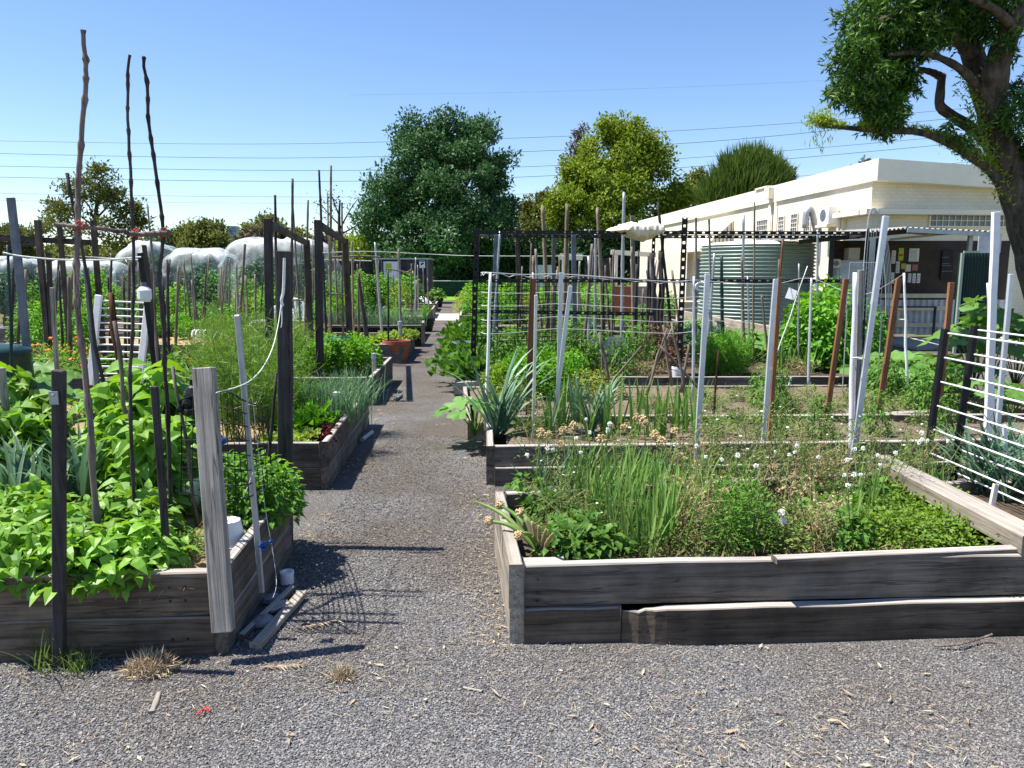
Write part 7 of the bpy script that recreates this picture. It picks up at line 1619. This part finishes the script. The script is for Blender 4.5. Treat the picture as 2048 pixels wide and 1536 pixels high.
# ---- canes on the right
for i, (tx, ty, bx, by, Y, w, mt, lab) in enumerate([(1085, 412, 1096, 640, 13, 8, 'bamboo', 'tall pale bare stake standing above the frame, left of the others'), (1135, 408, 1128, 650, 12.8, 9, 'bamboo', 'tall pale bare stake just left of the middle of the frame top'), (1195, 415, 1207, 660, 13.2, 8, 'bamboo', 'tall pale stake leaning right left of the sack'), (1248, 385, 1243, 700, 12.6, 7, 'galv', 'tallest smooth stake standing in front of the sack'), (1265, 432, 1268, 690, 13.6, 8, 'post_grey', 'grey stake passing behind the sack'),
        (1316, 405, 1332, 560, 12.4, 6, 'twig_dark', 'dark forked stick leaning out right of the sack'), (1392, 435, 1392, 680, 11.8, 4, 'post_grey', 'thin grey stake left of the tank in front of the awning'), (1418, 438, 1424, 690, 11.9, 4, 'post_grey', 'thin grey stake in front of the awning corner'), (1487, 430, 1486, 700, 11.6, 6, 'galv', 'tall knotted stake in front of the tank pipe'), (1509, 404, 1506, 690, 11.8, 4, 'bamboo', 'thin cane rising in front of the narrow hall window'), (1035, 458, 1038, 650, 13.0, 9, 'post_brown', 'brown post with a white cap left under the frame top'), (1107, 468, 1108, 660, 13.3, 7, 'post_grey', 'grey post under the frame left of the blue one'), (1147, 468, 1150, 700, 12.2, 9, 'bluegrey', 'blue-grey steel post under the frame'), (1191, 466, 1190, 680, 12.9, 6, 'galv', 'galvanised post under the sack'), (1566, 478, 1553, 640, 11.2, 5, 'hardwood', 'orange bamboo cane leaning in front of the dark side of the tank'), (1635, 460, 1636, 640, 11.6, 5, 'galv', 'thin steel pole at the left end of the shelter roof'), (1443, 512, 1446, 700, 12.1, 7, 'darkgreen', 'green stake standing in front of the tank'), (1000, 462, 986, 700, 11.2, 5, 'galv', 'thin steel pole beside the left upright of the frame'), (993, 470, 990, 720, 12.6, 11, 'bluegrey', 'broad blue-grey post at the left of the frame')]):
    stk(lab, (tx, ty), (bx, by), Y, w, mt, 'stake' if w > 5 else 'cane', 'stake' if w > 5 else 'cane', 'box' if mt in ('bluegrey', 'post_brown', 'post_grey') else 'bamboo', zs=.2)
thicket(30, 1040, 1345, 10.8, 17, 480, 580, 'thin cane in the crowd of canes inside the black frame', 'canes inside the black frame', ['bamboo', 'twig', 'twig_dark', 'post_grey', 'galv'], seed=11, w=(3, 6))
thicket(14, 1270, 1345, 11, 15, 500, 600, 'dark stick in the dense cluster right of the sack', 'dark sticks right of the sack', ['twig_dark', 'post_dark', 'twig'], seed=12, w=(4, 9))
thicket(8, 1380, 1640, 10.3, 12, 500, 600, 'thin cane in front of the water tank', 'canes in front of the tank', ['bamboo', 'galv'], seed=13, w=(3, 5))
thicket(9, 1180, 1400, 8.0, 9.6, 640, 700, 'thin bare stalk stuck in the low plot', 'stalks in the low plot', ['bamboo', 'twig'], seed=14, w=(2.5, 4), lean=25)
# ---- other things on the right
for lab, x0, x1, y0, y1, Y in (('bluish sheet panel standing among the tomatoes', 1183, 1266, 674, 722, 12.0), ('low grey sheet panel behind the carrots', 1418, 1500, 686, 720, 12.3)):
    a, b = P(x0, y1, Y), P(x1, y0, Y); g = Geo(); grid(g, lambda u, v: np.stack([a.x + (b.x - a.x) * u, Y + .03 * np.sin(u * 5), .12 + (b.z - .12) * v], -1), 12, 3); o = g.build('sheet_panel', M['sheet'], None, (a.x, Y, .12)); s_ = o.modifiers.new('thickness', 'SOLIDIFY'); s_.thickness = .006; tag(o, lab, 'panel')
c = P(1355, 757, 10.2); pot('white_pot', 'tall white plastic pot standing on the third right bed', (c.x, c.y, .15), .065, .08, .17, 'white', 'pot', 'soil', .004)
c = P(925, 690, 12.6); pot('banded_tub', 'pale tub with a green band half hidden by silverbeet', (P(912, 690, 12.9).x + .15, 12.9, .0), .2, .22, .42, 'sheet', 'tub', 'soil', .004)
c = P(1573, 590, 9.6); a = P(1600, 545, 9.6); stk('thin pole holding up a white plastic flag', (1615, 532), (1570, 660), 9.6, 2.2, 'white', 'pole', 'pole', 'round', zs=.15)
g = Geo(); q0, q1, q2, q3 = P(1578, 575, 9.55), P(1594, 582, 9.55), P(1588, 600, 9.5), P(1570, 596, 9.5); g.add([q0, q1, q2, q3], np.array([[0, 1, 2, 3]])); o = g.build('plastic_flag', M['white'], None, tuple(q0)); s_ = o.modifiers.new('thickness', 'SOLIDIFY'); s_.thickness = .004; tag(o, 'white plastic flag hung by the bright green bushes', 'flag')
t = thing('garden_table', 'small dark round table in front of the timber tank wall', 'table', tuple(G(1450, 690))); c = G(1450, 690); g = Geo(); lathe(g, [(0, .52), (.24, .52), (.25, .535), (.24, .55), (0, .55)], c, 24); g.build('table_top', M['black'], t, t.location)
for k in range(3): a_ = k * 2.09 + .4; g = Geo(); tube(g, [c + Vector((.08 * math.cos(a_), .08 * math.sin(a_), .52)), c + Vector((.2 * math.cos(a_), .2 * math.sin(a_), 0))], .012, 6); g.build('leg', M['black'], t, t.location)
t = thing('hose_loop', 'looped white hose hung on the frame left of the tank', 'hose', tuple(P(1400, 575, 10.3))); g = Geo()
for k in range(3): a_ = np.linspace(0, 6.28, 20); c = np.array(P(1402 + 2 * k, 573, 10.28)); tube(g, c + np.stack([.075 * np.cos(a_), 0 * a_ + .01 * k, .055 * np.sin(a_)], -1), .012, 6)
g.build('hose', M['rope'], t, t.location, smooth=True)
for lab, px, py, w_, mt in (('reddish brown tarp hanging among the stakes far behind the frame', 1245, 590, 22, 'terracotta'), ('ochre board fence piece among the stakes left of the golden bushes', 1290, 590, 20, 'sleeper_pale')):
    Y = 21; a, b = P(px - w_, 612, Y), P(px + w_, 572, Y); g = Geo(); box(g, (a.x, Y, 0.25), (b.x, Y + .05, b.z)); tag(bevel(g.build('hanging_board', M[mt], None, (a.x, Y, .25)), .01), lab, 'board')
